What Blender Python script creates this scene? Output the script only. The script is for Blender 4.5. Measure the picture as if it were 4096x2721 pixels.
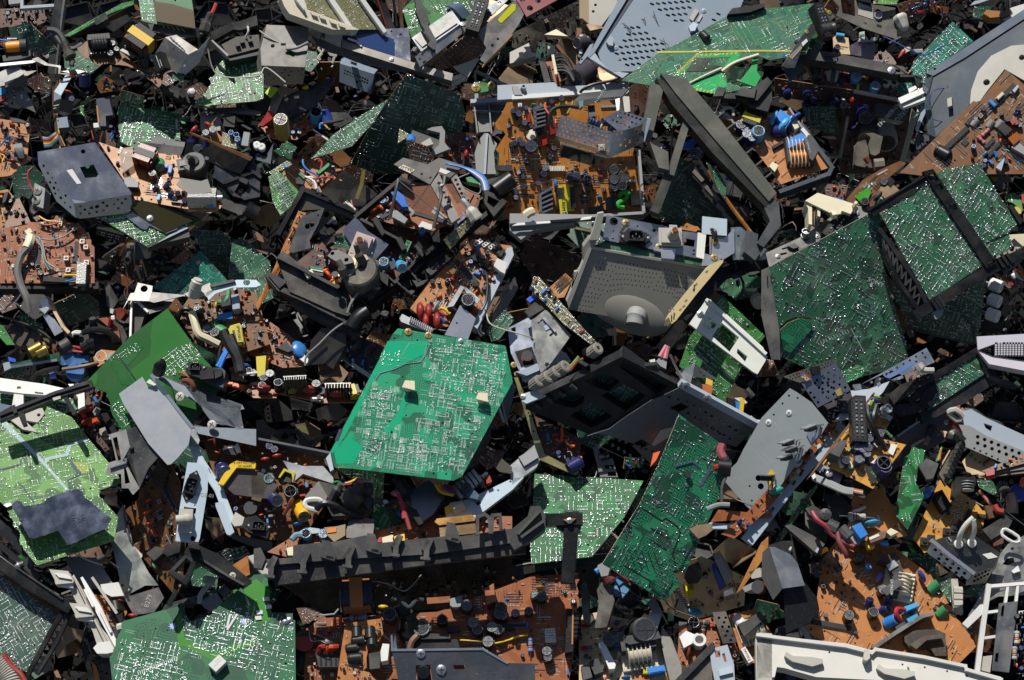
import bpy,bmesh,math,random
from mathutils import Vector,Matrix
from mathutils.geometry import tessellate_polygon
for o in list(bpy.data.objects):bpy.data.objects.remove(o)
S=bpy.context.scene;COL=S.collection
rad=math.radians
# camera, sky, sun
PITCH=rad(55);DIST=5
FW=Vector((0,math.cos(PITCH),-math.sin(PITCH)));RT=Vector((1,0,0));UP=Vector((0,math.sin(PITCH),math.cos(PITCH)))
CAMP=-FW*DIST
cd=bpy.data.cameras.new('camera');cam=bpy.data.objects.new('camera',cd);COL.objects.link(cam)
cd.lens=90;cd.sensor_width=36;cd.clip_end=5000
cam.matrix_world=Matrix(((RT.x,UP.x,-FW.x,CAMP.x),(RT.y,UP.y,-FW.y,CAMP.y),(RT.z,UP.z,-FW.z,CAMP.z),(0,0,0,1)))
S.camera=cam
SUN=Vector((-.2,.5,.84)).normalized()
EL=math.asin(SUN.z)
w=bpy.data.worlds.new('World');S.world=w;w.use_nodes=True
nt=w.node_tree;bg=nt.nodes['Background']
sk=nt.nodes.new('ShaderNodeTexSky');sk.sky_type='NISHITA';sk.sun_disc=False
sk.sun_elevation=EL;sk.sun_rotation=math.atan2(SUN.x,SUN.y)
nt.links.new(sk.outputs[0],bg.inputs[0]);bg.inputs[1].default_value=.06
sl=bpy.data.lights.new('sun','SUN');sl.energy=5;sl.angle=rad(.5);sl.color=(1,.965,.91)
so=bpy.data.objects.new('sun',sl);COL.objects.link(so);so.rotation_euler=SUN.to_track_quat('Z','Y').to_euler()
S.view_settings.view_transform='Standard';S.view_settings.look='None'
S.view_settings.exposure=0;S.view_settings.gamma=1
S.render.engine='CYCLES';S.cycles.max_bounces=5;S.cycles.diffuse_bounces=2;S.cycles.glossy_bounces=3
S.cycles.sample_clamp_indirect=4
# photo geometry: a pixel and a height above the heap's mean slope give a point
BN=(UP*math.sin(rad(15))-FW*math.cos(rad(15)))
def ray(x,y):return FW+RT*((x-2048)/4096*.4)+UP*((1360.5-y)/4096*.4)
def at(x,y,h=0):
 d=ray(x,y);t=-(CAMP.dot(BN))/d.dot(BN)
 return CAMP+d*(t-h)
Y0=(0,680,1360,2021)
_T=[0,0,1]
def T(c,r=None):
 global _T
 _T=[0,0,4096/2360]if c=='F'else[c*1024,Y0[r],1024/2294]
def px(a):return(_T[0]+a[0]*_T[2],_T[1]+a[1]*_T[2])
def U(s):
 0
 f=1;x=y=0
 if s[:1]=='~':f=2.5;s=s[1:]
 for q in s.split():
  a=[float(v)for v in q.rstrip('*').split(',')]
  x,y=(x+a[0]*f,y+a[1]*f)if f>1 else a[:2]
  yield[x,y]+a[2:],q.endswith('*')
def P(s):
 0
 out=[]
 for a,j in U(s):out.append(px(a)+(j,))
 return out
def nrm(lean):
 lx,ly=lean;return(RT*lx+UP*ly-FW*math.sqrt(max(0,1-lx*lx-ly*ly))).normalized()
# materials
MATS={}
def L(c):return tuple(c)+(1,)if len(c)==3 else tuple(c)
def hexc(h):
 v=[int(h[i:i+2],16)/255 for i in(0,2,4)]
 return tuple(x/12.92 if x<.04 else((x+.055)/1.055)**2.4 for x in v)
class G:
 def __init__(s,name):
  s.m=bpy.data.materials.new(name);s.m.use_nodes=True;s.t=s.m.node_tree;s.b=s.t.nodes['Principled BSDF']
  s.tc=s.n('ShaderNodeTexCoord')
 def n(s,ty,**k):
  q=s.t.nodes.new(ty)
  for a,v in k.items():setattr(q,a,v)
  return q
 def l(s,a,b):s.t.links.new(a,b)
 def noise(s,sc,det=4,rough=.55,vec=None,dim='3D'):
  q=s.n('ShaderNodeTexNoise');q.inputs['Scale'].default_value=sc;q.inputs['Detail'].default_value=det;q.inputs['Roughness'].default_value=rough
  s.l(vec or s.tc.outputs['Object'],q.inputs['Vector']);return q.outputs[0]
 def mr(s,v,a,b,c=0,d=1):
  q=s.n('ShaderNodeMapRange');q.inputs[1].default_value=a;q.inputs[2].default_value=b;q.inputs[3].default_value=c;q.inputs[4].default_value=d
  s.l(v,q.inputs[0]);return q.outputs[0]
 def math(s,op,a,b=None):
  q=s.n('ShaderNodeMath',operation=op)
  for i,v in enumerate((a,b)):
   if v is None:continue
   if isinstance(v,(int,float)):q.inputs[i].default_value=v
   else:s.l(v,q.inputs[i])
  return q.outputs[0]
 def mix(s,f,a,b):
  q=s.n('ShaderNodeMix',data_type='RGBA')
  for sock,v in((q.inputs[0],f),(q.inputs[6],a),(q.inputs[7],b)):
   if isinstance(v,(int,float)):sock.default_value=v
   elif isinstance(v,tuple):sock.default_value=L(v)
   else:s.l(v,sock)
  return q.outputs[2]
 def bump(s,h,st,dist=.001):
  q=s.n('ShaderNodeBump');q.inputs['Strength'].default_value=st;q.inputs['Distance'].default_value=dist
  s.l(h,q.inputs['Height']);s.l(q.outputs[0],s.b.inputs['Normal'])
 def set(s,col=None,rough=None,mt=None,spec=None):
  for nme,v in(('Base Color',col),('Roughness',rough),('Metallic',mt),('Specular IOR Level',spec)):
   if v is None:continue
   if isinstance(v,(int,float)):s.b.inputs[nme].default_value=v
   elif isinstance(v,tuple):s.b.inputs[nme].default_value=L(v)
   else:s.l(v,s.b.inputs[nme])
  return s.m
DUST=(.3,.27,.22)
def pk(h,rough=.43,dust=.24,name=None):
 k=name or('plastic_'+h)
 if k in MATS:return MATS[k]
 g=G(k);c=hexc(h)
 d=g.mr(g.noise(16,6,.62),.46,.74,0,dust);sc=g.mr(g.noise(210,3,.6),.56,.7,0,dust*.5)
 oi=g.n('ShaderNodeObjectInfo');v=g.mr(oi.outputs['Random'],0,1,.86,1.1)
 hs=g.n('ShaderNodeHueSaturation');g.l(v,hs.inputs['Value']);hs.inputs['Color'].default_value=L(c)
 col=g.mix(g.math('MAXIMUM',d,sc),hs.outputs[0],DUST)
 g.bump(g.noise(420,2),.12,.0006)
 MATS[k]=g.set(col,g.mr(d,0,.4,rough,min(1,rough+.3)),0,.4);return MATS[k]
def mt(h,rough=.3,dirt=.3,rust=0,name=None,brush=None,met=.8):
 k=name or('metal_'+h+str(int(rough*100))+str(int(dirt*10)))
 if k in MATS:return MATS[k]
 g=G(k);c=hexc(h)
 mp=g.n('ShaderNodeMapping');mp.inputs['Scale'].default_value=(6,160,6)if brush else(1,1,1)
 g.l(g.tc.outputs['Object'],mp.inputs[0])
 br=g.noise(12 if brush else 30,4,.6,mp.outputs[0])
 d=g.mr(g.noise(13,7,.65),.46,.76,0,dirt*.7);sp=g.mr(g.noise(150,4,.6),.6,.7,0,dirt*.8)
 d=g.math('MAXIMUM',d,sp);sv=[]
 for a_ in(.5,1.9):
  q=g.n('ShaderNodeMapping');q.inputs['Scale'].default_value=(9,700,9);q.inputs['Rotation'].default_value=(0,0,a_);g.l(g.tc.outputs['Object'],q.inputs[0]);sv.append(g.mr(g.noise(1,3,.6,q.outputs[0]),.66,.72,0,.5))
 sc=g.math('MAXIMUM',*sv)
 dc=(.2,.16,.12)if not rust else(.16,.06,.02)
 col=g.mix(sc,g.mix(d,c,dc),tuple(min(.9,x*1.6+.08)for x in c))
 g.bump(g.noise(9,3),.2,.006)
 g.set(col,g.math('ADD',g.mr(br,.3,.7,max(.05,rough-.1),rough+.12),g.math('MULTIPLY',d,.5)),g.mr(d,0,.6,met,.35))
 MATS[k]=g.m;return g.m
def paint(h,rough=.4,dirt=.25):return pk(h,rough,dirt,'paint_'+h)
def pcb(name,dark,light,tr=55,rough=.36,dust=.22,pour=.5,under=0):
 if name in MATS:return MATS[name]
 g=G(name);a=hexc(dark);b=hexc(light)
 def vor(sc,k,th,feat='F1'):
  v=g.n('ShaderNodeTexVoronoi',voronoi_dimensions='2D',distance='CHEBYCHEV',feature=feat);v.inputs['Scale'].default_value=sc
  g.l(g.tc.outputs['Object'],v.inputs['Vector'])
  return g.math('GREATER_THAN',g.math('FRACT',g.math('MULTIPLY',v.outputs['Distance'],k)),th),v
 t1,v1=vor(tr,7.5,.5);t2,v2=vor(tr*2.7,3.2,.55)
 n1=g.mr(g.noise(17,2,.4),pour-.01,pour+.01);n2=g.mr(g.noise(24,2,.4),.52,.54)
 m=g.mix(n2,t1,t2)
 sep=g.n('ShaderNodeSeparateColor');g.l(v1.outputs['Color'],sep.inputs[0])
 cell=g.math('GREATER_THAN',sep.outputs[0],.45)
 m=g.mix(n1,m,cell)
 col=g.mix(m,a,b)
 d=g.mr(g.noise(12,6,.6),.42,.72,.02,dust)
 col=g.mix(d,col,DUST);col=g.mix(g.mr(g.noise(160,3),.62,.72,0,dust*1.3),col,DUST)
 g.bump(m,.25,.0003)
 MATS[name]=g.set(col,g.mr(d,0,.3,rough,rough+.25),0,.45);return g.m
def plain(name,h,rough=.5,met=0,spec=.5):
 if name in MATS:return MATS[name]
 g=G(name);g.set(hexc(h),rough,met,spec);MATS[name]=g.m;return g.m
def clear(name,h,rough=.12,alpha=.5):
 if name in MATS:return MATS[name]
 g=G(name);g.set(hexc(h),rough,0);g.b.inputs['Alpha'].default_value=alpha;MATS[name]=g.m;return g.m
B_TEAL=pcb('board_teal','026042','069468',40,.4,.05);BG=pcb('board_green','0e4a24','237a3e',60,.36,.06)
BL=pcb('board_leaf','154a1d','367c34',50,.36,.06);B_LIME=pcb('board_lime','2c6020','5f9640',46,.4,.06)
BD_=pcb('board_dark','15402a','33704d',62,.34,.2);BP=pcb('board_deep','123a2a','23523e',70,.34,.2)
B_SEA=pcb('board_sea','0b5044','14806a',70,.34,.12);B_GRASS=pcb('board_grass','14561a','1e6a20',14,.34,.06,.3)
BO=pcb('board_olive','5d5a34','7c7a4c',40,.4,.25);B_FOREST=pcb('board_forest','0a4630','1a7f54',30,.32,.12)
CO_=pcb('laminate_orange','a06228','b07034',50,.42,.1);CB=pcb('laminate_brown','643c14','754a1a',60,.42,.1)
CT=pcb('laminate_tan','a06628','b07636',50,.45,.06);CR_=pcb('laminate_rust','86481f','965526',60,.42,.08)
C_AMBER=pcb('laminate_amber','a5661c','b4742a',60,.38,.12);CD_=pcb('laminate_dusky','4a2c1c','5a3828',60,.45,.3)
CC=pcb('laminate_cream','c2a478','cfb48c',50,.5,.2);C_GOLD=pcb('laminate_gold','b47a22','c8902f',45,.4,.1)
EDGE=plain('laminate_edge','b08a5c',.8);EDGEG=plain('fibreglass_edge','9aa070',.7)
SO=plain('solder','c8caca',.32,1);SI=plain('silkscreen','b4c0b6',.6);SK=plain('black_print','0a120c',.6)
LEAD=plain('tinned_lead','c8c8c4',.25,1);CU=plain('copper_wire','c87a44',.3,1)
ALU=mt('a6a9ab',.34,.22);ALUB=mt('a4a8aa',.32,.15,name='brushed_aluminium',brush=1);TIN=mt('b4b6b8',.34,.25);ZINC=mt('9a9994',.42,.3)
ST=mt('7d7b77',.38,.5);DS=mt('5e5d5b',.42,.45);BM=mt('9a9ea8',.15,.3,name='plated_steel');RUSTM=mt('a08a70',.5,.85,1)
CM=mt('e2e4e6',.1,.1)
LG=paint('a2acb5',.42);BLGREY=paint('7e8d9a',.42,.2);SL=paint('38434e',.4,.15);PB=paint('b2c2cc',.4)
BK=pk('131415',.38,.12);CO=pk('1f2022',.42,.16);CH=pk('343434',.5,.3);GR=pk('484747',.5,.35);OG=pk('4e5048',.5,.4)
GY=pk('8b8d8c',.5,.3);BEIGE=pk('8f8d82',.55,.3);LB=pk('b4b0a4',.5,.25);WH=pk('d9d8d2',.45,.2);CR=pk('cfc6ae',.5,.3);NATUR=pk('dfe2d6',.35,.15)
RUBBER=pk('202020',.7,.5);FOAM=pk('2b2927',.95,.3)
RED=pk('961f1a',.4,.3);OR=pk('d9561e',.4,.3);BU=pk('1c78c8',.4,.3);NV=pk('20265e',.3,.1);DB=pk('1c3f8f',.35,.15);YEL=pk('c4b41e',.4,.3)
Y2=pk('dcb41c',.4,.3);GRN=pk('2a8450',.4,.3);BRN=pk('6d2c20',.35,.15);SY=pk('3e9ac8',.4,.3);PI=pk('c0707a',.5,.2);TEALC=pk('1a9a88',.4,.3);GO=pk('a8904a',.35,.2);PURP=pk('3b3440',.35)
IV=pk('d8cfae',.5,.2);FE=pk('35363a',.6,.3);CAPTOP=mt('8c8e90',.35,.2,name='capacitor_top');PA=plain('paper','d4d2ca',.8);TAPE=plain('yellow_tape','d2c023',.35)
WOOD=None
# mesh builder
class MB:
 def __init__(s):s.V=[];s.F=[];s.I=[];s.M=[]
 def mi(s,m):
  if m not in s.M:s.M.append(m)
  return s.M.index(m)
 def add(s,V,F,m,X=None):
  k=len(s.V);i=s.mi(m)
  s.V+=[tuple(X@Vector(v))for v in V]if X else[tuple(v)for v in V]
  s.F+=[tuple(a+k for a in f)for f in F];s.I+=[i]*len(F)
 def box(s,c,d,m,rz=0,X=None,taper=1):
  x,y,z=d[0]/2,d[1]/2,d[2]/2;R=Matrix.Translation(c)@Matrix.Rotation(rz,4,'Z');R=X@R if X else R
  V=[(-x,-y,-z),(x,-y,-z),(x,y,-z),(-x,y,-z)]+[(a*taper,b*taper,z)for a,b in((-x,-y),(x,-y),(x,y),(-x,y))]
  s.add(V,[(3,2,1,0),(4,5,6,7),(0,1,5,4),(1,2,6,5),(2,3,7,6),(3,0,4,7)],m,R)
 def lathe(s,prof,m,n=14,X=None):
  V=[];F=[]
  for r,z in prof:V+=[(r*math.cos(2*math.pi*i/n),r*math.sin(2*math.pi*i/n),z)for i in range(n)]
  for k in range(len(prof)-1):
   for i in range(n):a,b=k*n+i,k*n+(i+1)%n;F.append((a,b,b+n,a+n))
  F.append(tuple(range(n-1,-1,-1)));F.append(tuple((len(prof)-1)*n+i for i in range(n)))
  s.add(V,F,m,X)
 def cyl(s,p0,p1,r,m,n=12,r1=None):
  p0=Vector(p0);d=Vector(p1)-p0;X=Matrix.Translation(p0)@d.to_track_quat('Z','Y').to_matrix().to_4x4()
  s.lathe([(r,0),(r if r1 is None else r1,d.length)],m,n,X)
 def prism(s,poly,z0,z1,m,ho=(),me=None,X=None):
  a=sum(poly[i][0]*poly[(i+1)%len(poly)][1]-poly[(i+1)%len(poly)][0]*poly[i][1]for i in range(len(poly)))
  poly=list(poly)if a>0 else list(poly)[::-1];n=len(poly)
  loops=[poly]
  for h in ho:
   a=sum(h[i][0]*h[(i+1)%len(h)][1]-h[(i+1)%len(h)][0]*h[i][1]for i in range(len(h)))
   loops.append(list(h)[::-1]if a>0 else list(h))
  pts=[p for l in loops for p in l];N=len(pts)
  V=[(p[0],p[1],z1)for p in pts]+[(p[0],p[1],z0)for p in pts]
  if ho:
   tr=tessellate_polygon([[Vector((p[0],p[1],0))for p in l]for l in loops]);top=[]
   for t in tr:
    A,B,C=(pts[i]for i in t)
    cr=(B[0]-A[0])*(C[1]-A[1])-(B[1]-A[1])*(C[0]-A[0])
    if abs(cr)<1e-14:continue
    top.append(tuple(t)if cr>0 else(t[0],t[2],t[1]))
  else:top=[tuple(range(n))]
  s.add(V,top+[tuple(i+N for i in reversed(f))for f in top],m,X)
  F=[];k=0
  for l in loops:
   q=len(l)
   for i in range(q):a,b=k+i,k+(i+1)%q;F.append((a+N,b+N,b,a))
   k+=q
  s.add(V,F,me or m,X)
 def u(s,pts,r,m,n=7):
  pts=[Vector(p)for p in pts];V=[];F=[];up=Vector((.3,.2,.93));k=len(pts)
  rr=r if isinstance(r,(list,tuple))else[r]*k
  for i,p in enumerate(pts):
   t=(pts[min(i+1,k-1)]-pts[max(i-1,0)])
   if t.length<1e-9:t=Vector((0,0,1))
   t.normalize();a=t.cross(up)
   if a.length<1e-3:a=t.cross(Vector((1,0,0)))
   a.normalize();b=t.cross(a);up=-b if b.dot(up)<0 else b
   V+=[p+(a*math.cos(2*math.pi*j/n)+b*math.sin(2*math.pi*j/n))*rr[i]for j in range(n)]
  for i in range(k-1):
   for j in range(n):q,w_=i*n+j,i*n+(j+1)%n;F.append((q,w_,w_+n,q+n))
  F.append(tuple(range(n-1,-1,-1)));F.append(tuple((k-1)*n+j for j in range(n)))
  s.add(V,F,m)
 def mesh(s,name):
  me=bpy.data.meshes.new(name);me.from_pydata(s.V,[],s.F);
  for m in s.M:me.materials.append(m)
  me.polygons.foreach_set('material_index',s.I);me.polygons.foreach_set('use_smooth',[True]*len(s.F))
  bm=bmesh.new();bm.from_mesh(me);bmesh.ops.recalc_face_normals(bm,faces=bm.faces);bm.to_mesh(me);bm.free()
  me.set_sharp_from_angle(angle=rad(32));me.update();return me
def smooth(pts,k=5):
 pts=[Vector(p)for p in pts]
 if len(pts)<3:return pts
 out=[]
 for i in range(len(pts)-1):
  a,b,c,d=pts[max(i-1,0)],pts[i],pts[i+1],pts[min(i+2,len(pts)-1)]
  for j in range(k):
   t=j/k;out.append(.5*((2*b)+(c-a)*t+(2*a-5*b+4*c-d)*t*t+(3*b-a-3*c+d)*t**3))
 return out+[pts[-1]]
def inside(p,poly):
 x,y=p;c=False;n=len(poly)
 for i in range(n):
  (x1,y1),(x2,y2)=poly[i][:2],poly[i-1][:2]
  if(y1>y)!=(y2>y)and x<(x2-x1)*(y-y1)/(y2-y1)+x1:c=not c
 return c
def circ(c,r,n=10,sy=1,a=0):
 return[(c[0]+r*math.cos(2*math.pi*i/n)*math.cos(a)-r*sy*math.sin(2*math.pi*i/n)*math.sin(a),c[1]+r*math.cos(2*math.pi*i/n)*math.sin(a)+r*sy*math.sin(2*math.pi*i/n)*math.cos(a))for i in range(n)]
# component meshes, each built once and shared by its copies
COMP={}
def cm(key,fn):
 if key not in COMP:
  b=MB();fn(b);COMP[key]=b.mesh(key if isinstance(key,str)else '_'.join(str(k)for k in key))
 return COMP[key]
def c_ecap(col):
 def f(b):
  b.lathe([(.95,0),(1,.08),(1,.3),(.93,.38),(1,.46),(1,2.3),(.9,2.4)],col,14)
  b.lathe([(.86,2.38),(.86,2.425),(.8,2.425),(.78,2.4)],CAPTOP,14)
  b.box((0,0,2.42),(1.4,.07,.02),FE);b.box((0,0,2.42),(.07,1.4,.02),FE)
  b.box((.93,0,1.35),(.18,.5,1.7),SI if col not in(GRN,)else BK)
 return f
def c_film(col):
 def f(b):
  b.box((0,0,.55),(1.6,.62,.9),col);b.box((0,0,1.03),(1.4,.45,.08),col);b.cyl((-.5,0,-.2),(-.5,0,.15),.05,LEAD,5);b.cyl((.5,0,-.2),(.5,0,.15),.05,LEAD,5)
 return f
def c_drop(col):
 def f(b):
  X=Matrix.Translation((0,0,.85))@Matrix.Diagonal((1,.45,.75,1))
  b.lathe([(.02,-1),(.55,-.85),(.9,-.45),(1,0),(.9,.45),(.55,.85),(.02,1)],col,12,X)
  b.cyl((-.5,0,-.1),(-.4,0,.5),.06,LEAD,5);b.cyl((.5,0,-.1),(.4,0,.5),.06,LEAD,5)
 return f
def c_disc(col):
 def f(b):
  X=Matrix.Translation((0,0,1.15))@Matrix.Rotation(math.pi/2,4,'X')
  b.lathe([(.3,-.28),(.85,-.2),(1,0),(.85,.2),(.3,.28)],col,14,X)
  b.cyl((-.5,0,-.1),(-.4,0,.6),.06,LEAD,5);b.cyl((.5,0,-.1),(.4,0,.6),.06,LEAD,5)
 return f
def c_res(col,bands):
 def f(b):
  X=Matrix.Translation((0,0,.45))@Matrix.Rotation(math.pi/2,4,'Y')
  b.lathe([(.2,-1),(.42,-.9),(.42,-.62),(.34,-.5),(.34,.5),(.42,.62),(.42,.9),(.2,1)],col,10,X)
  for i,c in enumerate(bands):b.lathe([(.37,-.45+.28*i),(.37,-.32+.28*i)],c,10,X)
  b.u([(-1.9,0,-.1),(-1.9,0,.35),(-1.7,0,.45),(-1,0,.45)],.06,LEAD,5);b.u([(1.9,0,-.1),(1.9,0,.35),(1.7,0,.45),(1,0,.45)],.06,LEAD,5)
 return f
def c_diode(b):
 X=Matrix.Translation((0,0,.4))@Matrix.Rotation(math.pi/2,4,'Y')
 b.lathe([(.38,-.9),(.38,.9)],BK,10,X);b.lathe([(.4,.45),(.4,.7)],SI,10,X)
 b.u([(-1.8,0,-.1),(-1.8,0,.4),(-.9,0,.4)],.07,LEAD,5);b.u([(1.8,0,-.1),(1.8,0,.4),(.9,0,.4)],.07,LEAD,5)
def c_ic(n,w=1):
 def f(b):
  b.box((0,0,.75),(n,w*2.4,.9),CO,taper=.96);b.lathe([(.35,0),(.35,.02)],FE,8,Matrix.Translation((-n/2+.7,0,1.2)))
  for i in range(n):
   for s in(-1,1):b.box((-n/2+.5+i,s*(w*1.2+.15),.4),(.42,.3,.95),LEAD)
 return f
def c_sip(n):
 def f(b):
  b.box((0,0,1.2),(n,.8,2),CO)
  for i in range(n):b.box((-n/2+.5+i,0,.1),(.35,.2,.5),LEAD)
 return f
def c_to92(b):
 b.prism([(math.cos(a),math.sin(a))for a in[rad(-30+i*24)for i in range(11)]],.5,2.2,BK)
 for x in(-.5,0,.5):b.cyl((x,.3,-.2),(x,.3,.6),.1,LEAD,4)
def c_to220(b):
 b.box((0,0,1.6),(1,.45,1),CO);b.prism(list(zip((-.5,.5,.5,-.5),(.2,.2,.32,.32))),1,2.7,ALU)
 for x in(-.3,0,.3):b.cyl((x,0,-.2),(x,0,1.1),.07,LEAD,4)
def c_heat(n):
 def f(b):
  b.box((0,0,.5),(n*.2,.09,1),ST)
  for i in range(n):b.box((-n*.1+.1+i*.2,-.2,.5),(.05,.35,1),ST)
 return f
def c_heatU(b):
 b.box((0,0,.5),(1,.05,1),ALU);b.box((-.475,-.3,.5),(.05,.6,1),ALU);b.box((.475,-.3,.5),(.05,.6,1),ALU)
 b.box((0,-.11,.45),(.3,.14,.4),CO);b.cyl((0,-.02,.78),(0,-.1,.78),.07,LEAD,8)
def c_trafo(core,coil,tape):
 def f(b):
  b.box((0,0,.16),(1.1,.95,.18),core if core is not FE else CO)
  b.box((0,.36,.62),(1,.22,.8),core);b.box((0,-.36,.62),(1,.22,.8),core);b.box((0,0,.98),(1,.94,.12),core)
  b.box((0,0,.58),(.84,1.16,.62),coil);b.box((0,0,.99),(.4,1.18,.16),tape);b.box((0,-.585,.6),(.42,.03,.8),tape);b.box((0,.585,.6),(.42,.03,.8),tape)
  for i in range(5):
   for s in(-1,1):b.cyl((-.44+.22*i,s*.52,-.05),(-.44+.22*i,s*.52,.2),.03,LEAD,5)
 return f
def c_bobbin(core,body,wire):
 def f(b):
  b.box((0,0,.1),(1.25,1.2,.16),body);b.box((0,.14,.78),(1.2,.34,.16),core);b.box((-.52,.14,.46),(.16,.34,.6),core);b.box((.52,.14,.46),(.16,.34,.6),core)
  for i in range(6):b.lathe([(.4,-.022),(.42,0),(.4,.022)],body,14,Matrix.Translation((-.38+.152*i,-.08,.5))@Matrix.Rotation(math.pi/2,4,'Y'))
  b.lathe([(.33,-.38),(.33,.38)],wire,14,Matrix.Translation((0,-.08,.5))@Matrix.Rotation(math.pi/2,4,'Y'))
  for i in range(7):b.box((-.54+.18*i,-.56,.2),(.09,.14,.3),body)
  for i in range(5):b.cyl((-.5+.25*i,-.64,.1),(-.5+.25*i,-.62,.4),.03,LEAD,5)
 return f
def c_choke(b):
 for k in range(2):
  y=-.3+.6*k
  for i in range(6):
   X=Matrix.Translation((-.5+.2*i,y,.5))@Matrix.Rotation(math.pi/2,4,'Y')
   b.lathe([(.46,-.02),(.46,.02)],IV,14,X);b.lathe([(.38,.02),(.38,.18)],CU,14,X)
 b.box((.68,0,.5),(.2,1.3,1.05),FE);b.box((-.62,0,.5),(.1,1.2,.9),FE);b.box((0,0,.04),(1.2,1.1,.1),CO)
def c_coil(b):
 b.lathe([(.9,0),(.9,.12),(.6,.12),(.62,.5),(.6,.9),(.9,.9),(.9,1.02)],CU,16);b.lathe([(.92,-.01),(.92,.1)],BK,14);b.lathe([(.92,.92),(.92,1.04)],FE,14)
def c_conn(n,col):
 def f(b):
  b.box((0,0,.5),(n,1.3,1),col)
  for i in range(n):b.box((-n/2+.5+i,.1,1),(.55,.7,.12),BK if col is not BK else FE);b.cyl((-n/2+.5+i,.1,.9),(-n/2+.5+i,.1,1.25),.12,LEAD,4)
  b.box((0,-.62,.9),(n,.12,.5),col)
 return f
def c_can(b):
 b.box((0,0,.6),(1,1,1.2),ZINC);b.lathe([(.3,1.19),(.3,1.21),(.22,1.21)],BK,10)
 b.lathe([(.16,1.2),(.16,1.23)],OR,8)
def c_trim(col):
 def f(b):b.box((0,0,.4),(1,1,.7),col);b.lathe([(.34,.72),(.34,.86)],WH,10);b.box((0,0,.87),(.5,.1,.03),BK)
 return f
def c_switch(b):
 b.box((0,0,.35),(1,1,.6),CO);b.lathe([(.3,.6),(.27,.85)],BK,10)
 for x in(-.4,.4):
  for s in(-1,1):b.box((x,s*.52,.3),(.12,.06,.2),LEAD)
def c_rca(col):
 def f(b):
  X=Matrix.Rotation(math.pi/2,4,'X');b.box((0,.5,.55),(1.1,1,1.1),BK)
  b.lathe([(.5,0),(.5,.3),(.36,.3),(.36,.7),(.2,.7),(.2,.3)],col,12,Matrix.Translation((0,0,.55))@X)
 return f
def c_scart(b):
 b.prism([(-1.05,-.33),(1.05,-.33),(1.05,.12),(.92,.33),(-1.05,.33)],0,.55,BK);b.prism([(-.95,-.25),(.95,-.25),(.95,.1),(.86,.25),(-.95,.25)],.5,.56,CO)
 for r in(-1,1):
  for i in range(10):b.box((-.8+.178*i,r*.11,.58),(.09,.07,.06),CM if i%3 else FE)
 b.box((0,0,.57),(1.8,.03,.05),FE)
def c_iec(b):
 b.prism([(-.75,-.42),(.75,-.42),(1.2,0),(.75,.42),(-.75,.42),(-1.2,0)],0,.1,BK)
 b.prism([(-.6,-.42),(.6,-.42),(.6,.2),(.4,.42),(-.4,.42),(-.6,.2)],0,.45,BK,[[(-.5,-.33),(.5,-.33),(.5,.16),(.34,.33),(-.34,.33),(-.5,.16)]])
 for x,y in((-.25,-.08),(.25,-.08),(0,.12)):b.box((x,y,.25),(.06,.16,.3),LEAD)
 for s in(-1,1):b.lathe([(.1,.1),(.1,.14)],ZINC,8,Matrix.Translation((s*.95,0,0)))
def c_grom(body):
 def f(b):
  b.box((0,0,.12),(1.5,1.2,.24),body);b.box((0,0,.32),(1.25,.95,.2),body)
  for i in range(5):b.lathe([(.36-.025*i,0),(.4-.025*i,.06),(.36-.025*i,.12)],body,14,Matrix.Translation((.12,.05,.42+.15*i)))
  b.lathe([(.26,0),(.26,.95)],body,12,Matrix.Translation((.12,.05,.3)));b.lathe([(.2,0),(.18,.12)],CU,8,Matrix.Translation((.12,.05,1.25)))
 return f
def c_knob(col):
 def f(b):
  n=18;b.prism([((1 if i%2 else .92)*math.cos(2*math.pi*i/(2*n)),(1 if i%2 else .92)*math.sin(2*math.pi*i/(2*n)))for i in range(2*n)],0,1.7,col)
  b.lathe([(.86,1.7),(.8,1.78),(.35,1.78),(.3,1.5)],col,16);b.lathe([(.3,1.55),(.3,1.6)],BK,10);b.cyl((0,0,-.8),(0,0,0),.3,ALU,10)
 return f
def c_screw(col):
 def f(b):b.lathe([(1,0),(.95,.3),(.5,.5)],col,12);b.box((0,0,.51),(1.1,.16,.04),BK);b.box((0,0,.511),(.16,1.1,.04),BK)
 return f
def c_post(b):
 b.lathe([(.55,0),(.55,.8)],IV,12);b.prism([(-.8,-.4),(.8,-.55),(.6,.6),(-.55,.5)],.8,1.3,IV)
def c_tuner(b):
 b.box((0,0,.4),(1.6,1,.8),ZINC);b.box((0,0,.82),(1.64,1.04,.06),TIN)
 for x in(-.5,0,.5):
  for y in(-.22,.22):b.lathe([(.09,.85),(.1,.865),(.05,.89)],TIN,10,Matrix.Translation((x,y,0)))
 b.cyl((.8,.1,.4),(1.15,.1,.4),.17,TIN,12);b.cyl((1.14,.1,.4),(1.18,.1,.4),.11,BK,10)
def c_sock(b):b.lathe([(1,0),(1,1.8),(.8,1.8),(.8,1.2),(.3,1.2),(.3,1.5)],TIN,14);b.lathe([(1.15,0),(1.15,.3)],TIN,14)
def c_flyback(b):
 b.lathe([(.9,0),(1,.1),(1,1.3),(.9,1.4)],CH,18);b.box((.9,0,.7),(.9,1.1,1.2),CH);b.lathe([(.5,1.4),(.45,1.6),(.3,1.6)],RUBBER,12)
 b.u([(.1,0,1.4),(.15,.05,1.9),(.35,.1,2.3)],[.34,.26,.2],RUBBER,10);b.cyl((-.95,0,.2),(-1.1,0,1.5),.18,FE,8);b.box((.9,0,1.36),(.5,.5,.2),CO)
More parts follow.
